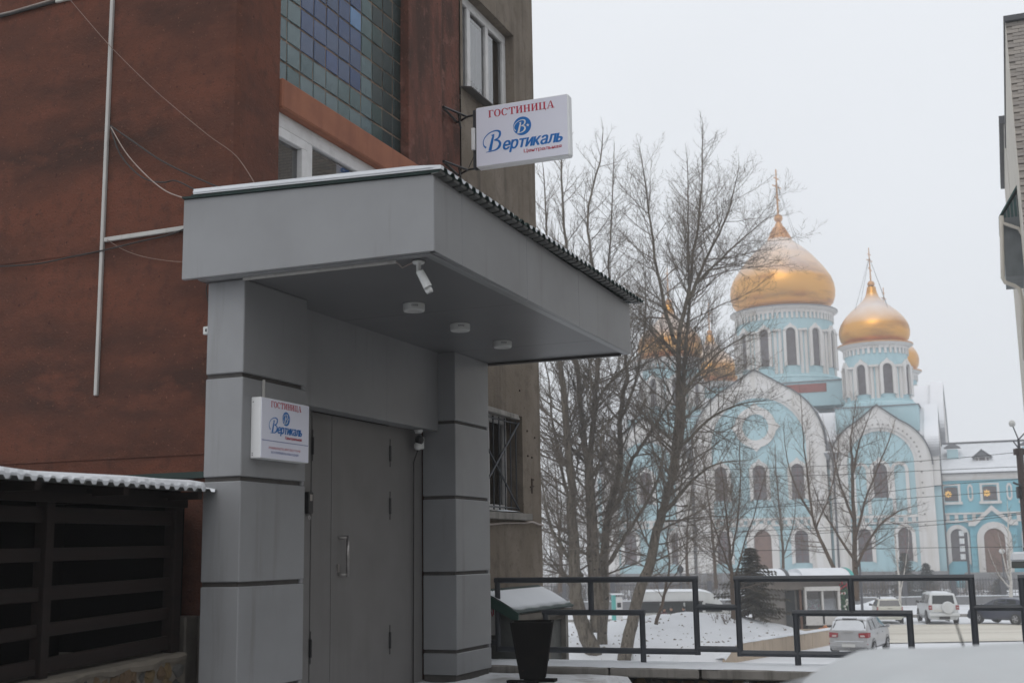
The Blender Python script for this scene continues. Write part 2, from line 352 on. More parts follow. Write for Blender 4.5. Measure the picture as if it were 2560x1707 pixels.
STARM = mat('glowing_gold_star', (0.8, 0.48, 0.12), 0.4, 0.3, var=(6, (0.7, 0.4, 0.1), 0.4, 0.7), emit=((1, 0.62, 0.2), 0.35))  # window ornament, no lamp: a faint glow is put into its colour
BARK = mat('poplar_bark', (0.17, 0.148, 0.117), 0.95, var=[(7.0, (0.06, 0.048, 0.038), 0.45, 0.62, (1.6, 1.6, .35)), (1.0, (0.1, 0.082, 0.064), 0.42, 0.68), (9, (0.21, 0.185, 0.145), 0.55, 0.8)], bump=(7, 0.9, 0.04), speck=((0.035, 0.028, 0.024), 5, 0.66), spec=0.1)
BARKB = mat('brown_bark', (0.12, 0.085, 0.06), 0.95, var=[(3, (0.06, 0.045, 0.035), 0.4, 0.7, (1, 1, 0.25))], bump=(9, 1.0, 0.05), spec=0.1)
TWIG = mat('twig_bark', (0.15, 0.125, 0.1), 0.95, var=(0.5, (0.095, 0.08, 0.065), 0.4, 0.7), spec=0.1)
TWIGB = mat('brown_twig', (0.14, 0.107, 0.082), 0.95, var=(0.5, (0.1, 0.078, 0.062), 0.4, 0.7), spec=0.1)
BIRCH = mat('birch_bark', (0.5, 0.47, 0.43), 0.85, var=[(4, (0.12, 0.1, 0.09), 0.58, 0.66, (1, 1, 3))], spec=0.2)
NEEDLE = mat('spruce_needles', (0.105, 0.093, 0.072), 0.9, var=(1.2, (0.06, 0.055, 0.044), 0.4, 0.7), spec=0.1)
NEEDLEB = mat('blue_fir_needles', (0.05, 0.066, 0.062), 0.9, var=(1.2, (0.03, 0.042, 0.04), 0.4, 0.7), spec=0.1)
BEDWALL = mat('sandstone_facing', (0.46, 0.37, 0.28), 0.85, var=[(1.3, (0.4, 0.32, 0.245), 0.4, 0.7)], streak=((0.26, 0.2, 0.15), 4, 0.58, 0.8), bump=(20, 0.2, 0.01), spec=0.2)
BRICKM = [mat('sand_lime_brick_%s' % n, c, 0.9, var=(20, d, 0.4, 0.7), bump=(60, 0.3, 0.005), spec=0.15) for n, c, d in (('a', (0.42, 0.38, 0.34), (0.36, 0.33, 0.3)), ('b', (0.36, 0.33, 0.3), (0.31, 0.28, 0.26)))]
BEIGE = mat('beige_panel', (0.58, 0.55, 0.49), 0.8, var=(1.2, (0.5, 0.47, 0.42), 0.4, 0.7), streak=((0.42, 0.39, 0.345), 4, 0.55, 0.8), spec=0.2)
TYRE = mat('tyre_rubber', (0.015, 0.015, 0.015), 0.85, var=(8, (0.03, 0.029, 0.028), 0.4, 0.7))
RIM = mat('alloy_rim', (0.36, 0.36, 0.37), 0.4, 0.6, var=(8, (0.28, 0.28, 0.29), 0.4, 0.7))
CGLASS = mat('car_glass', (0.018, 0.021, 0.023), 0.08, var=(3, (0.026, 0.03, 0.03), 0.4, 0.7), spec=0.6)
LAMPR = mat('red_lamp_glass', (0.30, 0.012, 0.02), 0.15, var=(12, (0.22, 0.01, 0.015), 0.4, 0.7), spec=0.6)
LAMPW = mat('clear_lamp', (0.55, 0.46, 0.44), 0.2, var=(12, (0.45, 0.38, 0.36), 0.4, 0.7))
PLATE = mat('number_plate', (0.6, 0.6, 0.58), 0.5, var=(30, (0.52, 0.52, 0.5), 0.4, 0.7))
TRIM = mat('dark_trim', (0.022, 0.022, 0.023), 0.6, var=(8, (0.035, 0.033, 0.032), 0.4, 0.7))
def paint(n, c, c2, rough=0.35): return mat(n, c, rough, var=(2.0, c2, 0.4, 0.75), spec=0.5, coat=0.3)
PSILVER = paint('silver_paint', (0.37, 0.372, 0.38), (0.31, 0.305, 0.3)); PCREAM = paint('cream_paint', (0.58, 0.57, 0.5), (0.5, 0.49, 0.43))
PWHITE = paint('white_paint', (0.64, 0.66, 0.67), (0.56, 0.575, 0.58)); PNAVY = paint('navy_paint', (0.014, 0.02, 0.048), (0.02, 0.026, 0.05)); PVAN = paint('van_white_paint', (0.6, 0.615, 0.62), (0.52, 0.53, 0.53))
SIGNW = mat('sign_face', (0.78, 0.79, 0.89), 0.35, var=(1.5, (0.74, 0.75, 0.86), 0.4, 0.7))
SIGNS = mat('sign_edge', (0.75, 0.76, 0.77), 0.4, var=(3, (0.7, 0.71, 0.72), 0.4, 0.7))
INKR = mat('red_vinyl', (0.5, 0.02, 0.055), 0.45, var=(9, (0.46, 0.018, 0.05), 0.4, 0.7))
INKB = mat('blue_vinyl', (0.002, 0.155, 0.50), 0.45, var=(9, (0.002, 0.145, 0.47), 0.4, 0.7))
INKV = mat('violet_blue_vinyl', (0.06, 0.1, 0.36), 0.45, var=(9, (0.07, 0.11, 0.33), 0.4, 0.7))
COATS = [mat('coat_%s' % n, c, 0.9, var=(5, d, 0.4, 0.7)) for n, c, d in (('navy', (0.018, 0.022, 0.03), (0.012, 0.014, 0.02)), ('black', (0.012, 0.012, 0.013), (0.018, 0.018, 0.018)), ('maroon', (0.075, 0.02, 0.026), (0.055, 0.016, 0.02)))]
SKIN = mat('skin', (0.42, 0.25, 0.18), 0.6, var=(5, (0.38, 0.22, 0.16), 0.4, 0.7))
TEAL = mat('teal_paint', (0.07, 0.36, 0.33), 0.6, var=(2, (0.06, 0.3, 0.28), 0.4, 0.7))
DKGREEN = mat('dark_green_paint', (0.012, 0.045, 0.032), 0.5, var=(2, (0.02, 0.06, 0.05), 0.4, 0.7))
POLE = mat('rusty_brown_pole', (0.05, 0.03, 0.026), 0.8, var=(3, (0.035, 0.022, 0.02), 0.4, 0.7, (1, 1, 0.2)), bump=(14, 0.3, 0.006))
GLOBE = mat('milk_glass_globe', (0.6, 0.6, 0.58), 0.3, var=(3, (0.5, 0.5, 0.48), 0.4, 0.7))
IRON = mat('fence_iron', (0.075, 0.075, 0.085), 0.7, var=(1, (0.055, 0.055, 0.062), 0.4, 0.7))
GRANITE = mat('grey_granite', (0.2, 0.2, 0.205), 0.85, var=(0.6, (0.15, 0.15, 0.155), 0.4, 0.7), streak=((0.12, 0.12, 0.122), 1.5, 0.55, 0.8))
FLOWERS = [mat('petals_%s' % n, c, 0.7, var=(20, d, 0.4, 0.7)) for n, c, d in (('pink', (0.42, 0.12, 0.18), (0.3, 0.08, 0.13)), ('white', (0.6, 0.6, 0.57), (0.5, 0.5, 0.45)), ('red', (0.35, 0.04, 0.05), (0.28, 0.03, 0.04)), ('orange', (0.5, 0.2, 0.08), (0.42, 0.16, 0.06)))]
LEAFM = mat('plastic_leaves', (0.035, 0.1, 0.05), 0.7, var=(12, (0.025, 0.07, 0.035), 0.4, 0.7))
GRASSM = mat('dry_grass', (0.2, 0.16, 0.11), 0.9, var=(3, (0.13, 0.1, 0.075), 0.4, 0.7))

X3, Y3, Z3 = (1, 0, 0), (0, 1, 0), (0, 0, 1)

# ================================================================== SETTING
def gh(a, b):                              # ground height in the B frame: yard, then a drop to the square below
    if a <= 11.7: return -0.5
    pts = [(11.75, -1.3), (30, -3.15), (45, -3.25), (62, -3.5), (85, -3.65), (900, -3.65)]
    for (a0, z0), (a1, z1) in zip(pts, pts[1:]):
        if a <= a1: return z0+(z1-z0)*max(0, (a-a0))/(a1-a0)
    return -3.65

def gw(x, y):                              # same height by world position
    return gh(x*math.sin(YAW)+y*math.cos(YAW), 0)
A_ = [-90, -20, -5, 2, 6, 9, 11.7, 11.75, 14, 18, 24, 30] + list(range(35, 130, 5)) + [150, 180, 220, 280, 360, 420]
B_ = [-150, -120, -90] + list(range(-70, 60, 5)) + [80, 120, 150]
MB().grid(A_, B_, gh).structure('ground', SNOWG, 'B')

MB().grid([-30+1.04*i for i in range(41)], [-7+1.0*i for i in range(20)], lambda a, b: -0.492+0.01*math.sin(a*2.1)*math.sin(b*1.7)).structure('yard', YARDM, 'B')
def strip(name, m, y0, y1, x0, x1, dz, wob=0.0):
    mb = MB(); xs = [x0+(x1-x0)*i/40 for i in range(41)]; k = 8
    ys = [0.0]*(k+1); n = len(mb.v)
    for j in range(k+1):
        for x in xs:
            f = j/k; y = y0+(y1-y0)*f + (wob*math.sin(x*0.31+j*4.1)+wob*0.6*math.sin(x*0.83+1.7) if j in (0, k) else 0) - 0.02*x
            mb.v.append((x, y, gw(x, y)+dz))
    for j in range(k):
        for i in range(40): mb.f.append((n+j*41+i, n+j*41+i+1, n+(j+1)*41+i+1, n+(j+1)*41+i))
    return mb.structure(name, m)
strip('road', ROADM, 61.5, 77, -60, 110, 0.05, 0.5)
mb = MB()                                   # kerb between road and the church side pavement
for i in range(34):
    x = -50+i*4.6; mb.box(x, x+4.57, 86.0-0.02*x, 86.4-0.02*x, -3.7, -3.47)
mb.structure('kerb', CONC)

# porch floor and the snow on it
mb = MB()
def terr(a, b):
    e = max(0, min(1, (b-3.0-0.25*math.sin(a*1.3))/0.3))
    return -0.5+0.44*e+0.012*math.sin(a*9)*math.sin(b*11)
mb.grid([4+i*0.12 for i in range(64)], [2.6+0.05*j for j in range(14)]+[3.35+0.1*j for j in range(20)], terr).structure('porch_floor', SNOWT, 'B', smooth=True)

# ================================================================== HOTEL BUILDING (B frame)
hotel = thing('hotel_building', 'rust red and grey rendered apartment block with a glass block stairwell over the porch', 'building', (7.38, 5.1, -0.5), 'B')
MB().prism([(7.38, 24), (7.38, 5.19), (7.395, 5.13), (7.44, 5.105), (7.5, 5.1), (7.962, 5.1), (7.962, 5.45), (8.2, 24)], (0, 0, 0), X3, Y3, Z3, 0.62, 13).obj('gable_wall', RED, hotel)
MB().prism([(7.355, 24), (7.355, 5.16), (7.44, 5.075), (7.962, 5.075), (7.962, 5.45), (8.2, 24)], (0, 0, 0), X3, Y3, Z3, -0.6, 0.7).obj('plinth', CONC_D, hotel)
# narrow dark green flashing and a shallow plaster seam on the gable
MB().box(7.35, 7.379, 5.27, 12, 1.66, 1.705).obj('flashing', GREEN, hotel)
MB().box(7.372, 7.379, 5.2, 12, 1.83, 1.85).obj('plaster_seam', RED, hotel)
MB().box(7.374, 7.379, 6.3, 16, 3.42, 3.45).obj('plaster_seam', RED, hotel)
pts = [(10.262, 5.104), (10.28, 5.1), (11.02, 5.1), (11.06, 5.115), (11.075, 5.16), (11.075, 5.6), (10.262, 5.6)]
MB().prism(pts, (0, 0, 0), X3, Y3, Z3, 3.0, 13).obj('pier', REDP, hotel)
MB().box(11.06, 11.6, 5.155, 5.6, 3.0, 13).obj('pier', REDP, hotel)
MB().box(10.2, 11.6, 5.2, 5.6, -3, 3.0).obj('lower_wall', REDP, hotel)
MB().box(7.962, 10.262, 5.2, 5.6, 4.45, 13).obj('block_mortar', GBM, hotel)
MB().box(7.962, 10.262, 5.42, 5.6, -0.6, 4.45).obj('room_backing', ROOMM, hotel)
MB().box(7.966, 10.7, 5.068, 5.2, 4.6, 4.845).obj('ledge', ORANGE, hotel, bevel=0.012)
# glass blocks: 11 columns, each block a thin pillow proud of the mortar
bm = MB()
w2, h2 = 0.0965, 0.0885
bm.v = [(-w2, 0, -h2), (w2, 0, -h2), (w2, 0, h2), (-w2, 0, h2), (-w2+.005, -.007, -h2+.005), (w2-.005, -.007, -h2+.005), (w2-.005, -.007, h2-.005), (-w2+.005, -.007, h2-.005)]
bm.f = [(4, 5, 6, 7), (0, 1, 5, 4), (1, 2, 6, 5), (2, 3, 7, 6), (3, 0, 4, 7)]
base_me = {}
for r_ in range(13):
    for c_ in range(11):
        if c_ >= 9: m = GDARK[1]  # the last columns take the darkest block colour
        elif c_ == 8: m = rng.choice(GDARK)
        elif 2 <= c_ <= 6 and r_ >= 2: m = GSKY if (c_, r_) == (6, 5) else rng.choice(GBLUE)
        else: m = rng.choice(GTEAL)
        if m.name not in base_me: base_me[m.name] = mesh_from('glass_block', bm.v, bm.f, m)
        add('glass_block', base_me[m.name], hotel, loc=(7.995+0.21*(c_+.5)-7.38, 5.198-5.1, 4.872+0.194*(r_+.5)+.5), rot=(rng.uniform(-.02, .02), rng.uniform(-.012, .012), rng.uniform(-.03, .03)))
# window under the ledge
wf = MB()
wf.box(7.963, 10.26, 5.15, 5.22, 4.475, 4.6).box(8.455, 8.56, 5.15, 5.22, 3.55, 4.475).box(9.62, 9.73, 5.15, 5.22, 3.55, 4.475).box(7.963, 10.26, 5.15, 5.22, 3.5, 3.6).box(10.19, 10.26, 5.15, 5.22, 3.6, 4.475)
win = wf.obj('window', PVC, hotel, bevel=0.006)
sf = MB(); sf.box(7.963, 8.455, 5.135, 5.19, 4.39, 4.47).box(8.375, 8.45, 5.135, 5.19, 3.6, 4.39).box(7.963, 8.0, 5.135, 5.19, 3.6, 4.39)
sf.obj('sash', PVC, win, bevel=0.005)
for a0, a1 in ((7.99, 8.38), (8.56, 9.62), (9.73, 10.19)):
    MB().poly([(a0, 5.185, 3.6), (a1, 5.185, 3.6), (a1, 5.185, 4.475), (a0, 5.185, 4.475)]).obj('pane', PANE, win)
cu = MB(); cu.box(7.97, 8.13, 5.21, 5.22, 3.6, 4.47); cu.obj('curtain', CURT, win)

def wall_holes(mb, a0, a1, z0, z1, b, holes, depth):
    As = sorted({a0, a1} | {h[0] for h in holes} | {h[1] for h in holes}); Zs = sorted({z0, z1} | {h[2] for h in holes} | {h[3] for h in holes})
    for i in range(len(As)-1):
        for j in range(len(Zs)-1):
            ca, cz = (As[i]+As[i+1])/2, (Zs[j]+Zs[j+1])/2
            if not any(h[0] < ca < h[1] and h[2] < cz < h[3] for h in holes):
                mb.poly([(As[i], b, Zs[j]), (As[i+1], b, Zs[j]), (As[i+1], b, Zs[j+1]), (As[i], b, Zs[j+1])])
    for h in holes:
        p = [(h[0], h[2]), (h[1], h[2]), (h[1], h[3]), (h[0], h[3])]
        for k in range(4):
            q, r_ = p[k], p[(k+1) % 4]
            mb.poly([(q[0], b, q[1]), (r_[0], b, r_[1]), (r_[0], b+depth, r_[1]), (q[0], b+depth, q[1])])
    return mb
gwm = wall_holes(MB(), 11.6, 13.86, -3, 13, 5.14, [(11.66, 13.2, 6.1, 7.31), (11.92, 13.27, 1.55, 2.655)], 0.26)
gwm.poly([(13.86, 5.14, -3), (13.86, 24, -3), (13.86, 24, 13), (13.86, 5.14, 13)])
gwm.obj('end_bay_wall', GREYW, hotel)
MB().box(11.6, 13.84, 6.2, 6.3, -3, 13).obj('room_backing', ROOMM, hotel)
MB().box(7.4, 13.86, 5.1, 24, 13.0, 13.3).obj('roof', ROOFD, hotel)
# upper window in the grey wall
wf = MB(); B0, B1 = 5.25, 5.32
wf.box(11.66, 13.2, B0, B1, 7.2, 7.31).box(11.66, 13.2, B0, B1, 6.1, 6.2).box(13.1, 13.2, B0, B1, 6.2, 7.2).box(11.66, 11.7, B0, B1, 6.2, 7.2).box(12.04, 12.13, B0, B1, 6.2, 7.2).box(12.58, 12.66, B0, B1, 6.2, 7.2)
uw = wf.obj('window', PVC, hotel, bevel=0.006)
for a0, a1 in ((11.7, 12.04), (12.13, 12.58), (12.66, 13.1)):
    MB().poly([(a0, 5.28, 6.2), (a1, 5.28, 6.2), (a1, 5.28, 7.2), (a0, 5.28, 7.2)]).obj('pane', PANE, uw)
cu = MB(); n = 24
for (a0, a1, zb) in ((11.7, 12.04, 6.2), (12.12, 12.6, 6.36), (12.64, 12.93, 6.3)):
    tp = [(a0+(a1-a0)*i/n, 7.13) for i in range(n+1)]
    bt = [(a0+(a1-a0)*i/n, zb+0.07*abs(math.sin(i/n*math.pi*1.6+a0))) for i in range(n+1)]
    for i in range(n):
        d = lambda k: 5.31+0.008*math.sin(k*1.9)
        cu.poly([(bt[i][0], d(i), bt[i][1]), (bt[i+1][0], d(i+1), bt[i+1][1]), (tp[i+1][0], d(i+1), tp[i+1][1]), (tp[i][0], d(i), tp[i][1])])
cu.obj('curtain', CURT, uw)
MB().hexa([(11.6, 5.01, 6.055), (13.22, 5.01, 6.055), (13.22, 5.26, 6.1), (11.6, 5.26, 6.1), (11.6, 5.01, 6.068), (13.22, 5.01, 6.068), (13.22, 5.26, 6.113), (11.6, 5.26, 6.113)]).obj('sill', mat('sill_tin', (0.08, 0.078, 0.075), 0.5, var=(6, (0.06, 0.058, 0.056), 0.4, 0.7)), uw)
# lower window behind an iron grille
wf = MB(); wf.box(11.92, 13.27, 5.34, 5.4, 2.57, 2.655).box(11.92, 13.27, 5.34, 5.4, 1.55, 1.64).box(13.2, 13.27, 5.34, 5.4, 1.64, 2.57).box(12.42, 12.5, 5.34, 5.4, 1.64, 2.57).box(12.7, 12.76, 5.34, 5.4, 1.64, 2.57).box(11.92, 12.0, 5.34, 5.4, 1.64, 2.57)
lw = wf.obj('window', PVC, hotel, bevel=0.006)
MB().poly([(12.0, 5.37, 1.64), (13.2, 5.37, 1.64), (13.2, 5.37, 2.57), (12.0, 5.37, 2.57)]).obj('pane', PANE, lw)
gr = MB()
for i in range(8): gr.tube([(12.02+i*0.17, 5.2, 1.57), (12.02+i*0.17, 5.2, 2.6)], 0.009, 6)
gr.tube([(12.0, 5.19, 1.6), (13.24, 5.19, 1.6)], 0.009, 6).tube([(12.0, 5.19, 2.57), (13.24, 5.19, 2.57)], 0.009, 6)
gr.obj('grille', RAILM, lw)
gr = MB(); gr.tube([(12.0, 5.18, 2.45), (13.24, 5.18, 1.58)], 0.012, 6); gr.tube([(12.0, 5.172, 1.66), (13.24, 5.172, 2.58)], 0.012, 6); gr.obj('grille_brace', RAILM, lw)
MB().hexa([(11.9, 5.05, 1.46), (13.33, 5.05, 1.46), (13.33, 5.36, 1.47), (11.9, 5.36, 1.47), (11.9, 5.05, 1.535), (13.33, 5.05, 1.535), (13.33, 5.36, 1.551), (11.9, 5.36, 1.551)]).obj('sill', CONC, lw, bevel=0.006)
sn = MB(); sn.grid([11.92+0.08*i for i in range(15)], [5.06, 5.1, 5.18, 5.3], lambda a, b: 1.545+0.028*(1-((b-5.18)/0.13)**2)*(0.5+0.5*math.sin(a*7)) if a < 13 else 1.54)
sn.obj('sill_snow', SNOW, lw, smooth=True)
MB().hexa([(12.05, 5.06, 2.6), (13.1, 5.1, 2.6), (13.1, 5.14, 2.6), (12.05, 5.14, 2.6), (12.05, 5.08, 2.66), (13.05, 5.1, 2.65), (13.05, 5.14, 2.65), (12.05, 5.14, 2.66)]).obj('loose_plaster', CONC, lw)
# old fixing holes and a rusty bracket mark by the corner of the grey wall
fx = MB()
for a, z in ((13.42, 2.5), (13.66, 2.44), (13.43, 2.21), (13.56, 2.2), (13.56, 1.86), (13.2, 2.95)): fx.box(a-.012, a+.012, 5.13, 5.15, z-.01, z+.01)
fx.box(13.53, 13.55, 5.128, 5.15, 1.78, 1.95).box(13.48, 13.54, 5.128, 5.15, 1.845, 1.86).box(13.54, 13.6, 5.128, 5.15, 1.93, 1.95).box(13.55, 13.6, 5.128, 5.15, 1.86, 1.872)
fx.obj('rusty_fixing', mat('rust_mark', (0.05, 0.028, 0.018), 0.9, var=(20, (0.03, 0.02, 0.015), 0.4, 0.7)), hotel, kind='stuff')

# ================================================================== PORCH
porch = thing('entrance_porch', 'grey metal clad entrance porch with two square columns and a deep flat canopy', 'porch', (7.0, 4.79, -0.06), 'B')
def column(a0, a1, b0, b1, base):
    MB().box(a0+.022, a1-.022, b0+.022, b1, -0.12, 3.02).obj('column_core', JOINT, porch)
    js = [base, 0.21, 0.92, 1.625, 2.335, 3.005]
    for k in range(len(js)-1):
        z0 = js[k]+(0.016 if k else 0); z1 = js[k+1]-(0.016 if k < len(js)-2 else 0)
        p = MB(); p.box(a0, a1, b0, b1, z0, z1)
        if k < len(js)-2: p.box(a1-.045, a1-.004, b0+.004, b1, z1, z1+.034)
        p.obj('cladding_panel', PANEL, porch, bevel=0.006)
column(7.09, 7.92, 4.794, 5.099, -0.05)
column(10.62, 11.44, 4.794, 5.139, 0.0)
MB().box(7.921, 10.619, 4.971, 5.13, 2.252, 3.012).obj('lintel_panel', PANEL, porch, bevel=0.004)
MB().box(7.93, 10.63, 5.19, 5.3, -0.1, 3.0).obj('door_backing', JOINT, porch)
MB().box(7.921, 8.585, 5.145, 5.2, -0.06, 2.3).obj('side_panel', DOORM, porch, bevel=0.003)
MB().box(9.94, 10.619, 5.148, 5.2, -0.055, 2.3).obj('side_panel', DOORM, porch, bevel=0.003)
door = MB().box(8.592, 8.922, 5.14, 5.19, -0.045, 2.245).obj('door', DOORM, porch, bevel=0.003)
door2 = MB().box(8.93, 9.932, 5.14, 5.19, -0.045, 2.245).obj('door', DOORM, porch, bevel=0.003)
def hinge(a, z, par):
    MB().tube([(a, 5.132, z-.07), (a, 5.132, z+.07)], 0.011, 8).tube([(a, 5.134, z-.12), (a, 5.134, z+.13)], 0.004, 6).obj('hinge', BLACKP, par)
for z in (1.97, 0.39): hinge(8.59, z, door)
for z in (2.0, 1.53, 0.36): hinge(9.938, z, door2)
hd = MB().tube([(9.075, 5.08, 0.93), (9.075, 5.08, 1.262)], 0.014, 10).tube([(9.075, 5.08, 0.945), (9.02, 5.14, 0.945)], 0.011, 8).tube([(9.075, 5.08, 1.245), (9.02, 5.14, 1.245)], 0.011, 8)
hd.obj('handle', STEEL, door2, smooth=True)
MB().box(9.0, 9.03, 5.13, 5.145, 0.965, 1.03).obj('lock_plate', STEEL, door2)
MB().box(8.9, 8.93, 5.136, 5.145, -0.04, 2.24).obj('cover_strip', DOORM, door2)
# canopy: fascias, lipped soffit, corrugated roof with snow in its troughs
LF = [(3.262, 3.003), (5.2, 3.003), (5.2, 3.575), (3.262, 3.52)]
fa = MB(); fa.hexa([(6.92, 3.262, 3.003), (6.96, 3.262, 3.003), (6.96, 5.2, 3.003), (6.92, 5.2, 3.003), (6.92, 3.262, 3.512), (6.96, 3.262, 3.512), (6.96, 5.2, 3.578), (6.92, 5.2, 3.578)])
fa.obj('fascia_panel', PANEL, porch, bevel=0.004)
NF = 4
cuts = [6.922, 7.37, 8.62, 9.9, 11.53]
for k in range(NF):
    a0, a1 = cuts[k], cuts[k+1]-.0015
    f = lambda a: 3.262+0.045*(a-6.92)/4.6
    MB().hexa([(a0, f(a0)-.001, 3.003), (a1, f(a1)-.001, 3.003), (a1, f(a1)+.04, 3.003), (a0, f(a0)+.04, 3.003), (a0, f(a0)-.001, 3.51), (a1, f(a1)-.001, 3.5), (a1, f(a1)+.04, 3.5), (a0, f(a0)+.04, 3.51)]).obj('fascia_panel', PANEL, porch, bevel=0.003)
MB().box(11.49, 11.53, 3.35, 5.1, 3.003, 3.5).obj('fascia_panel', PANEL, porch)
lip = MB(); lip.box(6.965, 7.03, 3.31, 5.1, 2.999, 3.03).box(7.03, 11.49, 3.31, 3.375, 2.999, 3.03); lip.obj('soffit_lip', PANEL, porch, bevel=0.003)
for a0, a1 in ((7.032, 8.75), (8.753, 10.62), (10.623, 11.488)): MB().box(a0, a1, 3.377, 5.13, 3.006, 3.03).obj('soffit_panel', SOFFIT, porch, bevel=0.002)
MB().box(11.44, 11.5, 3.4, 5.1, 2.985, 3.004).obj('drip_edge', JOINT, porch)

def corrugated(a0, a1, b0, b1, zf, pitch, h, ov=0.0, th=0.0):
    """sheet ribbed along b, profile steps along a; zf(b) height"""
    mb = MB(); xs = []
    a = a0
    while a < a1:
        for f, t in ((0, 0), (0.34, 0), (0.5, 1), (0.84, 1)): xs.append((a+f*pitch, t*h))
        a += pitch
    n = len(mb.v)
    for a, z in xs: mb.v += [(a, b0, zf(b0)+z), (a, b1, zf(b1)+z)]
    for i in range(len(xs)-1): mb.f.append((n+2*i, n+2*i+1, n+2*i+3, n+2*i+2))
    return mb, xs
zr = lambda b: 3.528+0.034*(b-3.2)
sh, xs = corrugated(6.89, 11.66, 3.2, 5.12, zr, 0.115, 0.026)
rs = sh.obj('roof_sheet', GREEN, porch); so = rs.modifiers.new('thick', 'SOLIDIFY'); so.thickness = 0.004
sn = MB(); n = len(sn.v)
for i, (a, z) in enumerate(xs):
    jit = -.015+(0.02 if math.sin(a*5.1)*math.sin(a*1.9+1) > .55 else 0)+rng.uniform(-.002, .005)+.006*max(0, a-9)
    for b in (3.212+jit, 3.4, 5.1): sn.v.append((a, b, zr(b)+z+0.002))
    for b in (3.212+jit, 3.4, 5.1): sn.v.append((a, b, zr(b)+0.026+0.004+(0.006+0.006*math.sin(a*2.1) if b > 3.3 else -0.002)))
for i in range(len(xs)-1):
    p, q = n+6*i, n+6*(i+1)
    sn.f += [(p+3, p+4, q+4, q+3), (p+4, p+5, q+5, q+4), (p, p+3, q+3, q)]
sn.f += [(n, n+1, n+4, n+3), (n+1, n+2, n+5, n+4)]
sn.obj('roof_snow', SNOW, porch)
# trim under the sheet along both fascias and the left edge cap
cap = MB(); a = 6.9
while a < 11.6:
    cap.hexa([(a, 3.215, 3.512), (a+.08, 3.215, 3.512), (a+.08, 3.27, 3.505), (a, 3.27, 3.505), (a, 3.208, 3.527), (a+.08, 3.208, 3.527), (a+.08, 3.27, 3.527), (a, 3.27, 3.527)]); a += 0.115
cap.obj('eaves_filler', GREYSHEET, porch)
MB().hexa([(6.9, 3.215, 3.513), (6.945, 3.215, 3.513), (6.945, 5.2, 3.579), (6.9, 5.2, 3.579), (6.895, 3.21, 3.526), (6.945, 3.21, 3.526), (6.945, 5.2, 3.592), (6.895, 5.2, 3.592)]).obj('edge_trim', GREEN, porch)
sn = MB(); n = len(sn.v); K = 30
for i in range(K+1):
    b = 3.25+(5.1-3.25)*i/K; t = 0.004+0.009*min(1, i/6)+0.002*math.sin(i*1.7); z = zr(b)+0.014
    sn.v += [(6.885, b, z), (6.882, b, z+t*.6), (6.9, b, z+t), (7.4, b, z+t*1.05)]
for i in range(K):
    for j in range(3): p = n+4*i+j; sn.f.append((p, p+4, p+5, p+1))
sn.obj('edge_snow', SNOW, porch, smooth=True)

# lamps under the canopy
def ceiling_lamp(a, b, label):
    t = thing('ceiling_lamp', label, 'ceiling lamp', (a, b, 3.006), 'B', 'ceiling lamps under the porch canopy')
    MB().lathe([(0, 3.006), (0.082, 3.006), (0.085, 3.002), (0.083, 2.955), (0.078, 2.948), (0.062, 2.948)], (a, b, 0), 32).obj('housing', WHITEP, t, smooth=False)
    MB().lathe([(0.062, 2.9485), (0.058, 2.951), (0, 2.951)], (a, b, 0), 32).obj('diffuser', GLOBE, t)
    sl = MB()
    for k in range(6):
        an = R(196+6*k)-0; x, y = a+0.0842*math.cos(an), b+0.0842*math.sin(an)
        s2 = MB().box(x-.0015, x+.0015, y-.0015, y+.0015, 2.975, 2.99); sl.v += [] ; n0 = len(sl.v); sl.v += s2.v; sl.f += [tuple(n0+i for i in q) for q in s2.f]
    sl.obj('vent_slot', BLACKP, t)
ceiling_lamp(8.40, 4.135, 'round white ceiling lamp nearest the bullet camera under the canopy')
ceiling_lamp(9.34, 4.165, 'middle one of the three round white lamps under the canopy')
ceiling_lamp(10.29, 4.165, 'round white ceiling lamp farthest from the bullet camera, near the far column')

# bullet camera hanging from the soffit
t = thing('security_camera', 'white bullet camera hanging from the canopy corner and pointing down', 'security camera', (7.12, 3.47, 3.0), 'B')
MB().lathe([(0, 3.0), (0.04, 3.0), (0.041, 2.99), (0.035, 2.982), (0.016, 2.98), (0.0155, 2.915), (0, 2.915)], (7.12, 3.47, 0), 20).obj('mount', WHITEP, t, smooth=True)
p0 = Vector((7.125, 3.46, 2.915)); dd = Vector((0.16, -0.42, -0.9)).normalized()
bdy = MB().tube([p0-dd*.005, p0+dd*.005, p0+dd*.03, p0+dd*.13, p0+dd*.145], [0.009, 0.018, 0.022, 0.0255, 0.02], 16)
bd = bdy.obj('body', WHITEP, t, smooth=True)
MB().tube([p0+dd*.145, p0+dd*.147], [0.018, 0.018], 16).obj('lens', BLACKP, bd)
hp = p0+Vector((-.02, -.005, 0.012))
MB().tube([hp+dd*0.0, hp+dd*.12], [0.026, 0.03], 12, cap=False).obj('hood', WHITEP, t, smooth=True)
lg = MB()
for k in range(2): q = p0+dd*(.05+.025*k)+Vector((-.026, .01, 0.0)); lg.box(q.x-.002, q.x+.002, q.y-.012, q.y+.006, q.z-.003, q.z+.003)
lg.obj('printed_mark', GREYSHEET, bd)
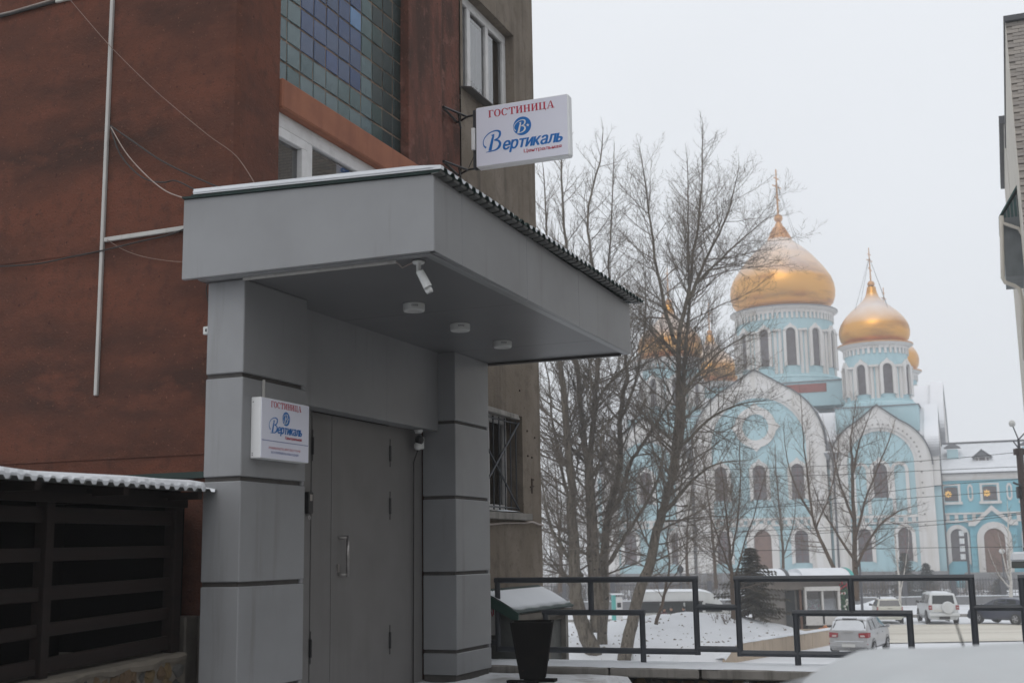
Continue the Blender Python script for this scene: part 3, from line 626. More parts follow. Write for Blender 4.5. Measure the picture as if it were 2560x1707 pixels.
# dome camera over the door
t = thing('security_camera', 'small white swivel camera with a black round eye above the door', 'security camera', (10.375, 5.06, 2.25), 'B')
MB().lathe([(0, 2.25), (0.042, 2.25), (0.042, 2.236), (0.036, 2.232), (0.03, 2.215), (0, 2.215)], (10.37, 5.06, 0), 20).obj('mount', WHITEP, t, smooth=True)
MB().box(10.395, 10.45, 5.035, 5.1, 2.07, 2.19).obj('housing', WHITEP, t, bevel=0.01)
MB().lathe([(0, .045), (.02, .042), (.036, .028), (.042, 0.0), (.036, -.028), (.02, -.042), (0, -.045)], (10.37, 5.05, 2.155), 18).obj('eye', BLACKP, t, smooth=True)
MB().lathe([(.02, 2.13), (.036, 2.11), (.036, 2.075), (.02, 2.06), (0, 2.06)], (10.365, 5.065, 0), 18).obj('lower_shell', WHITEP, t, smooth=True)
MB().tube([(10.4, 5.08, 2.07), (10.4, 5.125, 1.95), (10.4, 5.135, -0.05)], 0.006, 6).top('cable', CABLEB, 'thin black cable dropping from the swivel camera beside the far column', 'cable', (10.4, 5.13, 0), 'B')
t = thing('door_intercom', 'small black keypad with a hanging ring beside the door, by the near column', 'intercom', (8.53, 5.14, 1.5), 'B')
MB().box(8.49, 8.565, 5.105, 5.145, 1.43, 1.6).obj('keypad', BLACKP, t, bevel=0.006)
MB().lathe([(0.014, 0), (0.018, .004), (0.014, .008)], (8.53, 5.115, 1.4), 14, ax='y').obj('ring', STEEL, t)
MB().box(8.51, 8.545, 5.1035, 5.106, 1.53, 1.58).obj('screen', STEEL, t)

# ------------------------------------------------------------------ cable ducts and cables
def duct(pts, wd, label, d=0.018, fr='B', m=DUCTM):
    mb = MB(); mb.tube(pts, wd*0.7, 4); o = Vector(pts[0])
    return mb.top('cable_duct', m, label, 'cable duct', o, fr)
mb = MB().box(7.352, 7.379, 6.262, 6.292, 2.31, 9.0)
mb.top('cable_duct', DUCTM, 'long white vertical cable duct running up the red gable wall', 'cable duct', (7.37, 6.277, 2.31), 'B', bevel=0.004)
mb = MB().hexa([(7.355, 5.2, 3.505), (7.379, 5.2, 3.505), (7.379, 6.26, 3.49), (7.355, 6.26, 3.49), (7.355, 5.2, 3.54), (7.379, 5.2, 3.54), (7.379, 6.26, 3.525), (7.355, 6.26, 3.525)])
mb.top('cable_duct', DUCTM, 'short white horizontal cable duct between the vertical duct and the canopy', 'cable duct', (7.37, 5.7, 3.51), 'B', bevel=0.004)
mb = MB().box(7.355, 7.379, 6.3, 6.85, 5.55, 5.585)
o = mb.top('cable_duct', DUCTM, 'white horizontal cable duct high on the red wall at the top left', 'cable duct', (7.37, 6.6, 5.56), 'B', bevel=0.004)
MB().tube([(7.36, 6.85, 5.56), (7.355, 7.3, 5.535), (7.36, 8.5, 5.53)], 0.012, 6).top('cable', CABLEB, 'black cable leaving the white duct at the top left of the red wall', 'cable', (7.36, 7.3, 5.53), 'B')
MB().tube([(7.36, 6.85, 5.585), (7.355, 7.3, 5.555), (7.36, 8.5, 5.56)], 0.007, 6).top('cable', CABLEW, 'pale cable running with a black one at the top left of the red wall', 'cable', (7.36, 7.3, 5.55), 'B')
mb = MB().hexa([(7.045, 3.6, 2.985), (7.062, 3.6, 2.985), (7.062, 4.78, 2.985), (7.045, 4.78, 2.985), (7.045, 3.6, 3.003), (7.062, 3.6, 3.003), (7.062, 4.78, 3.003), (7.045, 4.78, 3.003)])
mb.top('cable_duct', DUCTM, 'thin white cable duct along the underside edge of the canopy', 'cable duct', (7.05, 4.2, 3.0), 'B')
MB().tube([(7.05, 3.6, 2.995), (7.06, 3.585, 2.98), (7.07, 3.565, 2.955), (7.09, 3.535, 2.975), (7.11, 3.5, 2.993)], 0.004, 6).top('cable', CABLEW, 'short white lead looping from the soffit duct to the bullet camera', 'cable', (7.07, 3.56, 2.97), 'B')
def cable_px(pts, a, r, m, label, sag=0.0, off=None):
    P = [pick(x, y, 'B', x=(a if off is None else a+(off-a)*i/(len(pts)-1))) for i, (x, y) in enumerate(pts)]
    # smooth through the points
    S = []
    for i in range(len(P)-1):
        p0, p1, p2, p3 = P[max(i-1, 0)], P[i], P[i+1], P[min(i+2, len(P)-1)]
        for k in range(6):
            u = k/6; S.append(0.5*((2*p1)+(p2-p0)*u+(2*p0-5*p1+4*p2-p3)*u*u+(3*p1-p0-3*p2+p3)*u**3))
    S.append(P[-1])
    MB().tube(S, r, 6).top('cable', m, label, 'cable', S[len(S)//2], 'B')
cable_px([(276, 315), (330, 352), (400, 400), (480, 440), (560, 474)], 7.34, 0.007, CABLEB, 'black cable drooping from the vertical duct to the canopy roof, upper of two', off=7.2)
cable_px([(277, 320), (300, 385), (340, 432), (375, 452), (410, 456), (442, 453), (500, 482)], 7.34, 0.006, CABLEB, 'black cable hanging in a low loop from the vertical duct to the canopy', off=7.1)
cable_px([(277, 318), (315, 382), (365, 438), (415, 478), (466, 497)], 7.33, 0.004, CABLEW, 'pale grey cable drooping from the vertical duct to the canopy corner', off=7.0)
cable_px([(175, 0), (270, 110), (370, 210), (440, 272), (520, 338), (590, 390), (638, 460)], 7.35, 0.0028, CABLER, 'thin dusty cable crossing the red wall diagonally to the canopy roof', off=7.3)
cable_px([(0, 666), (90, 660), (180, 642), (262, 625), (350, 604), (420, 588), (460, 573)], 7.35, 0.006, CABLEB, 'black cable running along the red wall towards the canopy at its mid height')
cable_px([(268, 600), (310, 625), (360, 642), (420, 652), (462, 655)], 7.35, 0.0028, CABLER, 'thin dusty cable drooping under the short horizontal duct')
cable_px([(519, 705), (516, 730), (524, 770), (530, 800)], 7.2, 0.005, CABLEB, 'short black cable hanging between the canopy and the near column')
t = thing('junction_box', 'tiny white junction box on the red wall beside the near column', 'junction box', (7.3, 5.28, 2.72), 'B')
MB().box(7.33, 7.379, 5.25, 5.31, 2.69, 2.75).obj('box', WHITEP, t, bevel=0.006); MB().box(7.325, 7.33, 5.275, 5.285, 2.71, 2.73).obj('screw', BLACKP, t)
P = [(12.0, 5.125, 1.40), (12.3, 5.12, 1.405), (12.6, 5.12, 1.425), (12.9, 5.12, 1.43), (13.2, 5.12, 1.435), (13.5, 5.12, 1.45), (13.7, 5.12, 1.425), (13.86, 5.125, 1.42)]
MB().tube(P, 0.012, 6).top('cable', CABLEW, 'pale cable stretched along the grey wall below the barred window', 'cable', (12.9, 5.12, 1.42), 'B')

# ================================================================== SIGNS
def glyph(ch, size, bold):
    c = bpy.data.curves.new('lettering', 'FONT'); c.body = ch; c.size = size; c.offset = bold; c.resolution_u = 3
    o = bpy.data.objects.new('lettering', c); COL.objects.link(o)
    me = bpy.data.meshes.new_from_object(o.evaluated_get(bpy.context.evaluated_depsgraph_get()))
    v = [(p.co.x, p.co.y) for p in me.vertices]; f = [tuple(p.vertices) for p in me.polygons]
    bpy.data.objects.remove(o); bpy.data.curves.remove(c); bpy.data.meshes.remove(me)
    return v, f
def soft_sign(h, stem_right):               # the soft sign (and the y-letter with its extra stem) drawn by hand
    P = [[(0, 0), (.1, 0), (.1, h), (0, h)]]
    o = ell(.2, h*.3, .21, h*.3, -90, 90, 12); q = ell(.2, h*.3, .11, h*.3-.085, -90, 90, 12)
    P += [[o[k], o[k+1], q[k+1], q[k]] for k in range(12)]
    P += [[(.1, h*.6-.085), (.2, h*.6-.085), (.2, h*.6), (.1, h*.6)], [(.1, 0), (.2, 0), (.2, .085), (.1, .085)]]
    if stem_right: P.append([(.5, 0), (.6, 0), (.6, h), (.5, h)])
    v, f = [], []
    for p in P: f.append(tuple(range(len(v), len(v)+4))); v += p
    return v, f
def text_poly(body, size, mname, bold=0.0, shear=0.0, gap=.07):
    """flat lettering, letter by letter, from Blender's own font as (verts, faces, width)"""
    V, Fc, x = [], [], 0.0
    for ch in body:
        if ch == ' ': x += .28; continue
        v, f = soft_sign(.545 if ch in 'ьы' else .73, ch in 'ыЫ') if ch in 'ьЬыЫ' else glyph(ch, size, bold)
        a = min(p[0] for p in v); b = max(p[0] for p in v); n = len(V)
        V += [(p[0]-a+x+shear*p[1], p[1]) for p in v]; Fc += [tuple(n+q for q in t) for t in f]; x += b-a+gap
    return V, Fc, x-gap

def ell(cx, cy, rx, ry, a0=0, a1=360, n=24): return [(cx+rx*math.cos(R(a0+(a1-a0)*i/n)), cy+ry*math.sin(R(a0+(a1-a0)*i/n))) for i in range(n+1)]
def serif(ch):
    """heavy slab-serif capitals: list of polygons (x, y) on a unit body, and the advance width"""
    Q = lambda x0, x1, y0, y1: [(x0, y0), (x1, y0), (x1, y1), (x0, y1)]
    def stem(x, wd=.2): return [Q(x, x+wd, 0, 1), Q(x-.08, x+wd+.08, 0, .07), Q(x-.08, x+wd+.08, .93, 1)]
    if ch == 'Г': return stem(.1)+[Q(.3, .68, .92, 1), [(.56, .92), (.68, .66), (.68, 1), (.6, 1)]], .74
    if ch in 'ОС':
        a0, a1 = (0, 360) if ch == 'О' else (42, 318)
        o, i = ell(.45, .5, .44, .52, a0, a1), ell(.45, .5, .235, .445, a0, a1)
        P = [[o[k], o[k+1], i[k+1], i[k]] for k in range(24)]
        if ch == 'С': P.append([(.72, .66), (.84, .66), (.84, 1.0), (.76, .9)])
        return P, .95
    if ch == 'Т': return [Q(.34, .54, 0, 1), Q(.24, .64, 0, .07), Q(.02, .86, .92, 1), [(.02, .68), (.09, .68), (.2, .92), (.02, .92)], [(.79, .68), (.86, .68), (.86, .92), (.68, .92)]], .92
    if ch == 'И': return stem(.1)+stem(.62)+[[(.28, .1), (.28, .26), (.64, .9), (.64, .74)]], .98
    if ch == 'Н': return stem(.1)+stem(.62)+[Q(.3, .62, .46, .54)], .98
    if ch == 'Ц': return stem(.1)+stem(.62)+[Q(.1, .92, 0, .08), [(.8, .08), (.92, .08), (.92, -.2), (.86, -.2)]], .98
    if ch == 'А': return [[(.5, 1.02), (.62, 1.02), (.92, .04), (.7, .04)], [(.46, 1.0), (.54, 1.0), (.22, .04), (.13, .04)], Q(.26, .72, .28, .35), Q(.02, .36, 0, .07), Q(.58, 1.02, 0, .07)], 1.02
    return [], .4
def ribbon(pts, wd):
    out = []; P = [Vector((p[0], p[1], 0)) for p in pts]; k = len(P); S = []; W = []
    for i in range(k-1):
        p0, p1, p2, p3 = P[max(i-1, 0)], P[i], P[i+1], P[min(i+2, k-1)]
        for q in range(5):
            u = q/5; S.append(.5*((2*p1)+(p2-p0)*u+(2*p0-5*p1+4*p2-p3)*u*u+(3*p1-p0-3*p2+p3)*u**3)); W.append(wd[i]+(wd[i+1]-wd[i])*u)
    S.append(P[-1]); W.append(wd[-1]); L = []
    for i, p in enumerate(S):
        t = (S[min(i+1, len(S)-1)]-S[max(i-1, 0)]).normalized(); nrm = Vector((-t.y, t.x, 0)); L.append(((p+nrm*W[i]/2)[:2], (p-nrm*W[i]/2)[:2]))
    return [[L[i][0], L[i+1][0], L[i+1][1], L[i][1]] for i in range(len(L)-1)]
def script_B(): # in a unit box, read off the sign: x 0..1 (width), y 0..1 (height)
    c = lambda L: [((x-372)/360, (1192-y)/415) for x, y in L]
    P = ribbon(c([(436, 1098), (396, 1060), (378, 985), (405, 900), (480, 825), (570, 786), (655, 780), (715, 815), (715, 880), (680, 935), (600, 966)]), [.09, .06, .045, .045, .05, .055, .07, .12, .13, .08, .045])
    P += ribbon(c([(600, 968), (680, 985), (718, 1045), (700, 1110), (640, 1160), (545, 1180), (432, 1190)]), [.045, .09, .145, .14, .08, .05, .025])
    P += [c([(535, 856), (607, 838), (600, 900), (545, 1165), (480, 1172), (545, 930), (565, 880)])]
    return P
def put(mb, polys, F):
    for p in polys:
        a = sum(p[i][0]*p[(i+1) % len(p)][1]-p[(i+1) % len(p)][0]*p[i][1] for i in range(len(p)))
        mb.poly([F(x, y) for x, y in (p if a > 0 else p[::-1])])
def put_text(mb, tp, x0, y0, wd, F, hs=1.0):
    v, f, w0 = tp; k = wd/w0; n = len(mb.v)
    mb.v += [F(x0+x*k, y0+y*hs) for x, y in v]; mb.f += [tuple(n+i for i in q) for q in f]
def put_serif(mb, word, x0, y0, wd, h, F):
    tot = sum(serif(c)[1] for c in word); k = wd/tot; x = x0
    for c in word:
        P, adv = serif(c); put(mb, [[(x+px*k, y0+py*h) for px, py in p] for p in P], F); x += adv*k
    return mb
def star(cx, cy, r): return [(cx+(r if i % 2 == 0 else r*.42)*math.cos(R(90+36*i)), cy+(r if i % 2 == 0 else r*.42)*math.sin(R(90+36*i))) for i in range(10)]
def logo(parent, F, F2, G, circ, Bb, ert, cen):
    """F maps (s,t) on the face; F2 is a hair above it.  G, ert, cen: (x0, base, width, height); circ: (cx, cy, rx, ry); Bb: box"""
    put_serif(MB(), 'ГОСТИНИЦА', *G, F).obj('lettering', INKR, parent)
    m = MB(); put(m, [ell(*circ, 0, 360, 40)[:-1]], F); m.obj('emblem', INKB, parent)
    e = MB(); B = script_B(); s = 1.15*circ[3]/1.0; sx = 1.3*circ[2]
    put(e, [[(circ[0]-circ[2]*.93+x*sx, circ[1]-circ[3]*.75+y*s*1.22) for x, y in p] for p in B], F2)
    put(e, [[(x, circ[1]+(y-circ[1])*circ[3]/circ[2]) for x, y in star(circ[0]+circ[2]*.63, circ[1]+.0*circ[3], circ[2]*.2)]], F2)
    e.obj('emblem_letter', SIGNS, parent)
    m = MB(); put(m, [[(Bb[0]+x*Bb[2], Bb[1]+y*Bb[3]) for x, y in p] for p in B], F)
    tp = text_poly('ертикаль', 1, '', shear=0.26, gap=.085)
    for q in range(5):                       # several strikes side by side thicken the strokes
        dx = (q-2)*ert[2]*.0046; put_text(m, tp, ert[0]+dx, ert[1]+(.0 if q % 2 else ert[3]*.03), ert[2], lambda x, y, q=q: tuple(Vector(F(x, y))*(1-q*.2)+Vector(F2(x, y))*q*.2), ert[3]/0.545)
    m.obj('lettering', INKB, parent)
    m = MB(); tp = text_poly('Центральная', 1, ''); put_text(m, tp, cen[0], cen[1], cen[2], F, cen[3]/0.73); put_text(m, tp, cen[0]+cen[2]*.006, cen[1], cen[2], F2, cen[3]/0.73); m.obj('lettering', INKR, parent)

hs = thing('hanging_sign', 'white projecting box sign with blue script lettering on two black brackets beside the upper window', 'sign', (11.35, 4.866, 5.38), 'B')
AS = 11.35; SB = 4.866
MB().box(AS, AS+.12, SB-1.035, SB, 5.055, 5.715).obj('light_box', SIGNS, hs, bevel=0.018)
MB().box(AS-.003, AS+.002, SB-1.02, SB-.012, 5.068, 5.702).obj('face', SIGNW, hs)
SF = lambda s, t: (AS-.0045, SB-s, t); SF2 = lambda s, t: (AS-.006, SB-s, t)
logo(hs, SF, SF2, (0.15, 5.581, 0.735, 0.078), (0.527, 5.437, 0.1, 0.1), (0.086, 5.207, 0.2, 0.222), (0.305, 5.208, 0.65, 0.094), (0.54, 5.148, 0.41, 0.037))
for z in (5.655, 5.07):
    br = MB(); br.tube([(11.07, 5.11, z+.01), (11.5, 5.14, z-.01)], 0.014, 6).tube([(11.07, 5.1, z+.01), (11.4, 4.98, z-.005)], 0.012, 6).tube([(11.5, 5.13, z-.01), (11.4, 4.98, z-.005)], 0.012, 6).tube([(11.4, 5.0, z-.005), (11.4, 4.85, z)], 0.011, 6).tube([(11.28, 5.03, z), (11.5, 5.1, z-.08)], 0.01, 6)
    br.obj('bracket', BLACKP, hs)
MB().box(AS+.03, AS+.1, SB, SB+.04, 5.06, 5.7).obj('end_plate', RAILM, hs)
MB().box(AS+.0, AS+.05, SB+.01, SB+.05, 5.26, 5.5).obj('driver_box', SIGNS, hs, bevel=0.004)
MB().tube([(AS+.05, SB+.03, 5.28), (AS+.06, SB+.05, 5.2), (AS+.09, SB+.12, 5.1)], 0.004, 5).obj('lead', CABLEB, hs)

ws = thing('wall_sign', 'white box sign with opening hours fixed to the near porch column', 'sign', (7.5, 4.79, 1.98), 'B')
A0, BF = 7.194, 4.713
MB().box(A0, A0+.632, BF, 4.793, 1.767, 2.188).obj('light_box', SIGNS, ws, bevel=0.004)
MB().box(A0+.004, A0+.628, BF-.003, BF+.001, 1.771, 2.184).obj('face', SIGNW, ws)
WF = lambda s, t: (A0+s, BF-.0045, t); WF2 = lambda s, t: (A0+s, BF-.006, t)
logo(ws, WF, WF2, (0.118, 2.128, 0.402, 0.043), (0.317, 2.061, 0.049, 0.05), (0.098, 1.947, 0.108, 0.11), (0.205, 1.951, 0.32, 0.046), (0.31, 1.918, 0.218, 0.021))
m = MB(); put(m, [[(0.01, 1.8905), (0.616, 1.8905), (0.616, 1.8945), (0.01, 1.8945)]], WF); m.obj('rule_line', INKV, ws)
m = MB(); put_text(m, text_poly('РЕЖИМ РАБОТЫ: КРУГЛОСУТОЧНО', 1, ''), 0.1, 1.8365, 0.414, WF, 0.0155/.73); m.obj('lettering', INKR, ws)
m = MB(); put_text(m, text_poly('БЕЗ ПЕРЕРЫВОВ И ВЫХОДНЫХ', 1, ''), 0.132, 1.8065, 0.36, WF, 0.0155/.73); m.obj('lettering', INKV, ws)
sc = MB()
for z in (1.8, 1.787, 2.155): sc.box(A0-.002, A0+.001, 4.785-.012, 4.785-.006, z-.003, z+.003)
sc.obj('screw', BLACKP, ws, kind='stuff')
MB().box(7.33, 7.342, 4.778, 4.7935, 2.19, 2.325).top('cable_duct', DUCTM, 'short grey duct from the column joint down to the box sign', 'cable duct', (7.335, 4.785, 2.19), 'B')

# ================================================================== SLATTED SHELTER, lower left (B frame)
shel = thing('slatted_shelter', 'dark timber slatted shelter with a snowy corrugated roof in front of the red gable', 'shelter', (6.4, 5.3, 0.45), 'B')
zb = lambda a: 0.44+0.045*(a-6.3)
SA0 = 3.6
for a0, a1 in ((7.03, 7.115), (5.806, 5.875), (4.6, 4.67), (3.55, 3.62)):
    MB().box(a0, a1, 5.27, 5.36, 0.42, 1.5).obj('post', WOOD, shel, bevel=0.004)
for lo, hi, sl in ((1.32, 1.415, 0.0), (1.1, 1.18, 0.012), (0.878, 0.962, 0.022), (0.678, 0.755, 0.035), (0.475, 0.563, 0.045)):
    for a0, a1 in ((5.876, 7.029), (4.671, 5.805), (3.621, 4.599)):
        e = sl*(a0-6.5); g = sl*(a1-6.5)
        MB().hexa([(a0, 5.30, lo+e), (a1, 5.30, lo+g), (a1, 5.33, lo+g), (a0, 5.33, lo+e), (a0, 5.30, hi+e), (a1, 5.30, hi+g), (a1, 5.33, hi+g), (a0, 5.33, hi+e)]).obj('slat', WOOD, shel, bevel=0.004)
MB().box(3.5, 7.12, 5.24, 5.28, 1.44, 1.5).obj('eaves_board', WOOD, shel)
for k in range(5): a = 3.9+k*0.75; MB().box(a, a+.05, 5.0, 7.2, 1.485, 1.535).obj('rafter', WOOD, shel)
MB().box(3.4, 7.12, 6.3, 6.35, -0.5, 1.62).obj('shade_back', DARKIN, shel)  # black sheet painted as the shade behind the slats
MB().box(3.4, 7.11, 5.37, 6.3, -0.45, .4).obj('shade_floor', DARKIN, shel)  # black block painted as the shade low inside the shelter
MB().box(3.4, 7.1, 5.285, 6.3, 1.545, 1.55).obj('shade_ceiling', DARKIN, shel)  # black sheet painted as the shade up under the shelter roof
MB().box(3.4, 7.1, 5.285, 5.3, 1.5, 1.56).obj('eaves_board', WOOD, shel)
MB().box(7.12, 7.3, 5.4, 6.9, 0.46, 1.5).obj('shade_end', DARKIN, shel)  # black block painted as the shade at the shelter's end
zs = lambda b: 1.535+0.07*(b-5.0)
sh, xs = corrugated(3.4, 7.03, 4.985, 7.2, zs, 0.098, 0.02)
rs = sh.obj('roof_sheet', GREYSHEET, shel); so = rs.modifiers.new('thick', 'SOLIDIFY'); so.thickness = 0.003
sn = MB()
for i, (a, z) in enumerate(xs):
    j = 0.006*math.sin(i*1.3); top = zs(5.0)+0.062+0.012*math.sin(a*1.9)+0.006*math.sin(a*5.3)
    if a > 6.97: top = zs(5.0)+z+.006
    sn.v += [(a, 4.99+j, zs(5)+z+.002), (a, 4.985+j, (zs(5)+z+top)/2), (a, 5.0+j, top), (a, 5.12, top+.02), (a, 7.1, zs(7.1)+.09)]
for i in range(len(xs)-1):
    for j in range(4): p = 5*i+j; sn.f.append((p, p+5, p+6, p+1))
sn.obj('roof_snow', SNOW, shel)
# rubble plinth wall under the shelter
rub = thing('rubble_wall', 'low rubble stone wall with a cement top under the slatted shelter', 'stone wall', (6.4, 5.25, -0.5), 'B')
mb = MB(); mb.hexa([(3.4, 5.23, -.5), (7.125, 5.23, -.5), (7.125, 5.6, -.5), (3.4, 5.6, -.5), (3.4, 5.215, zb(3.4)-.015), (7.11, 5.215, zb(7.11)-.015), (7.11, 5.6, zb(7.11)-.015), (3.4, 5.6, zb(3.4)-.015)])
mb.obj('mortar_bed', MORTAR, rub)
cp = MB(); n = 30
for i in range(n+1):
    a = 3.4+3.7*i/n; e = 0.008*math.sin(i*2.3)+0.006*math.sin(i*0.9)
    cp.v += [(a, 5.2+e, zb(a)-.05+e*1.6), (a, 5.19+e, zb(a)-.022+e), (a, 5.21, zb(a)), (a, 5.6, zb(a)+.01)]
for i in range(n):
    for j in range(3): p = 4*i+j; cp.f.append((p, p+4, p+5, p+1))
cp.f.append((4*n, 4*n+1, 4*n+2, 4*n+3)); cp.obj('cement_top', MORTAR, rub)
def stone_mesh(r0):
    m = MB(); k = r0.randint(6, 8); an = sorted(r0.uniform(0, 6.283) for _ in range(k)); ring = []
    an = [2*math.pi*i/k+r0.uniform(-.3, .3) for i in range(k)]
    rr = [r0.uniform(.7, 1.1) for _ in an]
    for s, d in ((1.0, 0.0), (0.92, -0.55), (0.5, -1.0)):
        ring.append([(s*q*math.cos(t)+.08*r0.uniform(-1, 1), d*r0.uniform(.75, 1.1), s*q*math.sin(t)+.08*r0.uniform(-1, 1)) for q, t in zip(rr, an)])
    for L in ring: m.v += L
    for j in range(2):
        for i in range(k): q = (i+1) % k; m.f.append((j*k+i, j*k+q, (j+1)*k+q, (j+1)*k+i))
    m.f.append(tuple(range(2*k, 3*k))); return m
srng = random.Random(3); stm = []
for s in STONES:
    for _ in range(3): q = stone_mesh(srng); stm.append(mesh_from('stone', q.v, q.f, s))
a = 4.9
while a < 7.1:
    z = zb(a)-0.095; w_ = 0.075
    while z > -0.35:
        s = srng.uniform(.042, .068)
        o = add('stone', srng.choice(stm), rub, loc=(a+srng.uniform(-.022, .022)-6.4, 5.228-5.25, z+srng.uniform(-.02, .02)+.5), rot=(0, srng.uniform(0, 6.28), 0))
        o.scale = (s*srng.uniform(.75, 1.25), srng.uniform(.02, .045), s*srng.uniform(.9, 1.5)); z -= srng.uniform(.085, .12)
    a += 0.088
MB().box(7.2, 7.34, 5.29, 5.6, -0.5, 0.705).obj('plinth_block', CONC_D, hotel, bevel=0.01)

# ================================================================== KERB SLABS, RAILING, BIN
ret = thing('retaining_wall', 'low stone wall capped with snowy concrete slabs under the pipe railing', 'retaining wall', (11.9, 2.5, -0.5), 'B')
for i, (b1, b0) in enumerate(((5.12, 3.66), (3.645, 2.78), (2.755, 1.2), (1.185, -0.4), (-0.42, -2.0), (-2.02, -3.6))):
    MB().hexa([(11.6+.01*(i % 2), b0, -.085), (12.2, b0, -.085), (12.2, b1, -.085), (11.6+.01*(i % 3), b1, -.085), (11.6+.01*(i % 2), b0, .004), (12.2, b0, .004), (12.2, b1, .004), (11.6+.01*(i % 3), b1, .006)]).obj('coping_slab', CONC, ret, bevel=0.012)
sn = MB(); K = 70
for i in range(K+1):
    b = 5.1-8.6*i/K; j = .02*math.sin(i*.9)+.012*math.sin(i*2.7)
    sn.v += [(11.63+j, b, .004), (11.66+j, b, .018+.006*math.sin(i*1.3)), (11.85, b, .03+.008*math.sin(i*.7)), (12.18, b, .022), (12.2, b, .003)]
for i in range(K):
    for j in range(4): p = 5*i+j; sn.f.append((p, p+1, p+6, p+5))
sn.obj('slab_snow', SNOW, ret, smooth=True)
MB().box(11.78, 12.15, -3.6, 5.1, -1.4, -.09).obj('wall_core', mat('dark_mortar', (0.05, 0.045, 0.04), 0.95, var=(5, (0.03, 0.028, 0.026), 0.4, 0.7)), ret)
b = 3.9
while b > -1.0:
    for z in (-.17, -.32):
        s = srng.uniform(.06, .085)
        o = add('stone', srng.choice(stm), ret, loc=(11.775-11.9, b-2.5+srng.uniform(-.02, .02), z+.5), rot=(0, 0, -math.pi/2)); o.scale = (s*1.15, srng.uniform(.03, .07), s)
    b -= .165
rl = thing('pipe_railing', 'dark grey welded pipe railing with stepped rectangular frames on the snowy wall', 'railing', (12.0, 2.5, 0.0), 'B')
RA = 12.0; RR = 0.0295
def pipe(nm, p, q): MB().tube([(RA, *p), (RA, *q)], RR, 10).obj(nm, RAILM, rl, smooth=False)
def frame(bl, br, bm, il, ir, zt, zb_, foot=True):
    pipe('rail', (bl+RR, zt), (br-RR, zt)); pipe('post', (bl, zt), (bl, zb_-RR)); pipe('post', (br, zt), (br, zb_-RR)); pipe('rail', (bl, zb_), (br, zb_))
    pipe('post', (bm, zt), (bm, .5)); pipe('rail', (il+RR, .5), (ir-RR, .5)); pipe('post', (il, .5), (il, -.02)); pipe('post', (ir, .5), (ir, -.02))
frame(4.953, 2.872, 3.94, 4.43, 3.415, .822, .132)
frame(2.46, .345, 1.4, 1.92, .895, .818, .125)
frame(-.075, -2.2, -1.1, -.6, -1.65, .81, .12)
for b0, b1 in ((2.872, 2.46), (.345, -.075)):
    pipe('rail', (b0, .552), (b1, .552)); pipe('rail', (b0, .16), (b1, .16))
pipe('rail', (5.15, .556), (4.953, .556)); pipe('rail', (5.15, .195), (4.953, .195))
bn = thing('litter_bin', 'black tapered metal litter bin standing on the snow in front of the railing', 'bin', (10.75, 4.1, -.05), 'B')
def frustum(cx, cy, z0, z1, r0, r1, rot_, n=4, wall=0.0):
    m = MB()
    for z, r in ((z0, r0), (z1, r1)):
        for k in range(n):
            t = rot_+2*math.pi*k/n; m.v.append((cx+r*math.cos(t), cy+r*math.sin(t), z))
    m.f = [tuple(range(n-1, -1, -1))]+[(i, (i+1) % n, n+(i+1) % n, n+i) for i in range(n)]
    return m
m = frustum(10.75, 4.1, -.02, .482, .155, .262, R(-27)); b_ = m.obj('body', BINM, bn); so = b_.modifiers.new('t', 'SOLIDIFY'); so.thickness = .012
for k in range(4):
    t = R(-27)+math.pi/2*k
    MB().tube([(10.75+.15*math.cos(t), 4.1+.15*math.sin(t), -.02), (10.75+.262*math.cos(t), 4.1+.262*math.sin(t), .484)], .008, 5).obj('corner_strip', BINM, bn)
MB().box(10.6, 10.68, 4.02, 4.3, -.06, -.03).obj('foot', BINM, bn); MB().box(10.82, 10.9, 3.92, 4.22, -.06, -.03).obj('foot', BINM, bn)
MB().poly([(10.75+.2*math.cos(R(-27)+math.pi/2*k), 4.1+.2*math.sin(R(-27)+math.pi/2*k), .3) for k in range(4)]).obj('litter', DARKIN, bn)  # flat near-black sheet inside the bin

# small snowy roof over a cellar entrance by the corner
ce = thing('cellar_entrance', 'small cellar entrance with a snow covered green corrugated roof against the grey wall', 'cellar entrance', (12.8, 4.9, -1.4), 'B')
zc = lambda b: 0.715-(5.14-b)*0.53
sh, xs = corrugated(11.95, 13.7, 4.70, 5.138, zc, 0.07, 0.014)
rs = sh.obj('roof_sheet', GREEN, ce); so = rs.modifiers.new('t', 'SOLIDIFY'); so.thickness = .004
sn = MB()
for i, (a, z) in enumerate(xs):
    e = 4.725+(0.05 if z > .005 else 0.0)+.02*abs(math.sin(i*1.7)); t = 5.10-.02*abs(math.sin(i*.8))
    sn.v += [(a, e, zc(e)+z+.002), (a, e+.02, zc(e+.02)+.022), (a, (e+t)/2, zc((e+t)/2)+.03), (a, t, zc(t)+.02), (a, t+.015, zc(t+.015)+z)]
for i in range(len(xs)-1):
    for j in range(4): p = 5*i+j; sn.f.append((p, p+5, p+6, p+1))
sn.obj('roof_snow', SNOW, ce)
MB().hexa([(11.93, 4.7, zc(4.7)-.09), (11.955, 4.7, zc(4.7)-.09), (11.955, 5.14, zc(5.14)-.09), (11.93, 5.14, zc(5.14)-.09), (11.93, 4.7, zc(4.7)+.015), (11.955, 4.7, zc(4.7)+.015), (11.955, 5.14, zc(5.14)+.015), (11.93, 5.14, zc(5.14)+.015)]).obj('barge_board', DKGREEN, ce)
MB().box(11.95, 13.68, 4.71, 4.735, zc(4.7)-.075, zc(4.7)-.01).obj('fascia_board', CONC_D, ce)
MB().box(12.1, 13.6, 4.8, 5.12, -1.6, zc(4.8)-.06).obj('wall', GREYSHEET, ce)
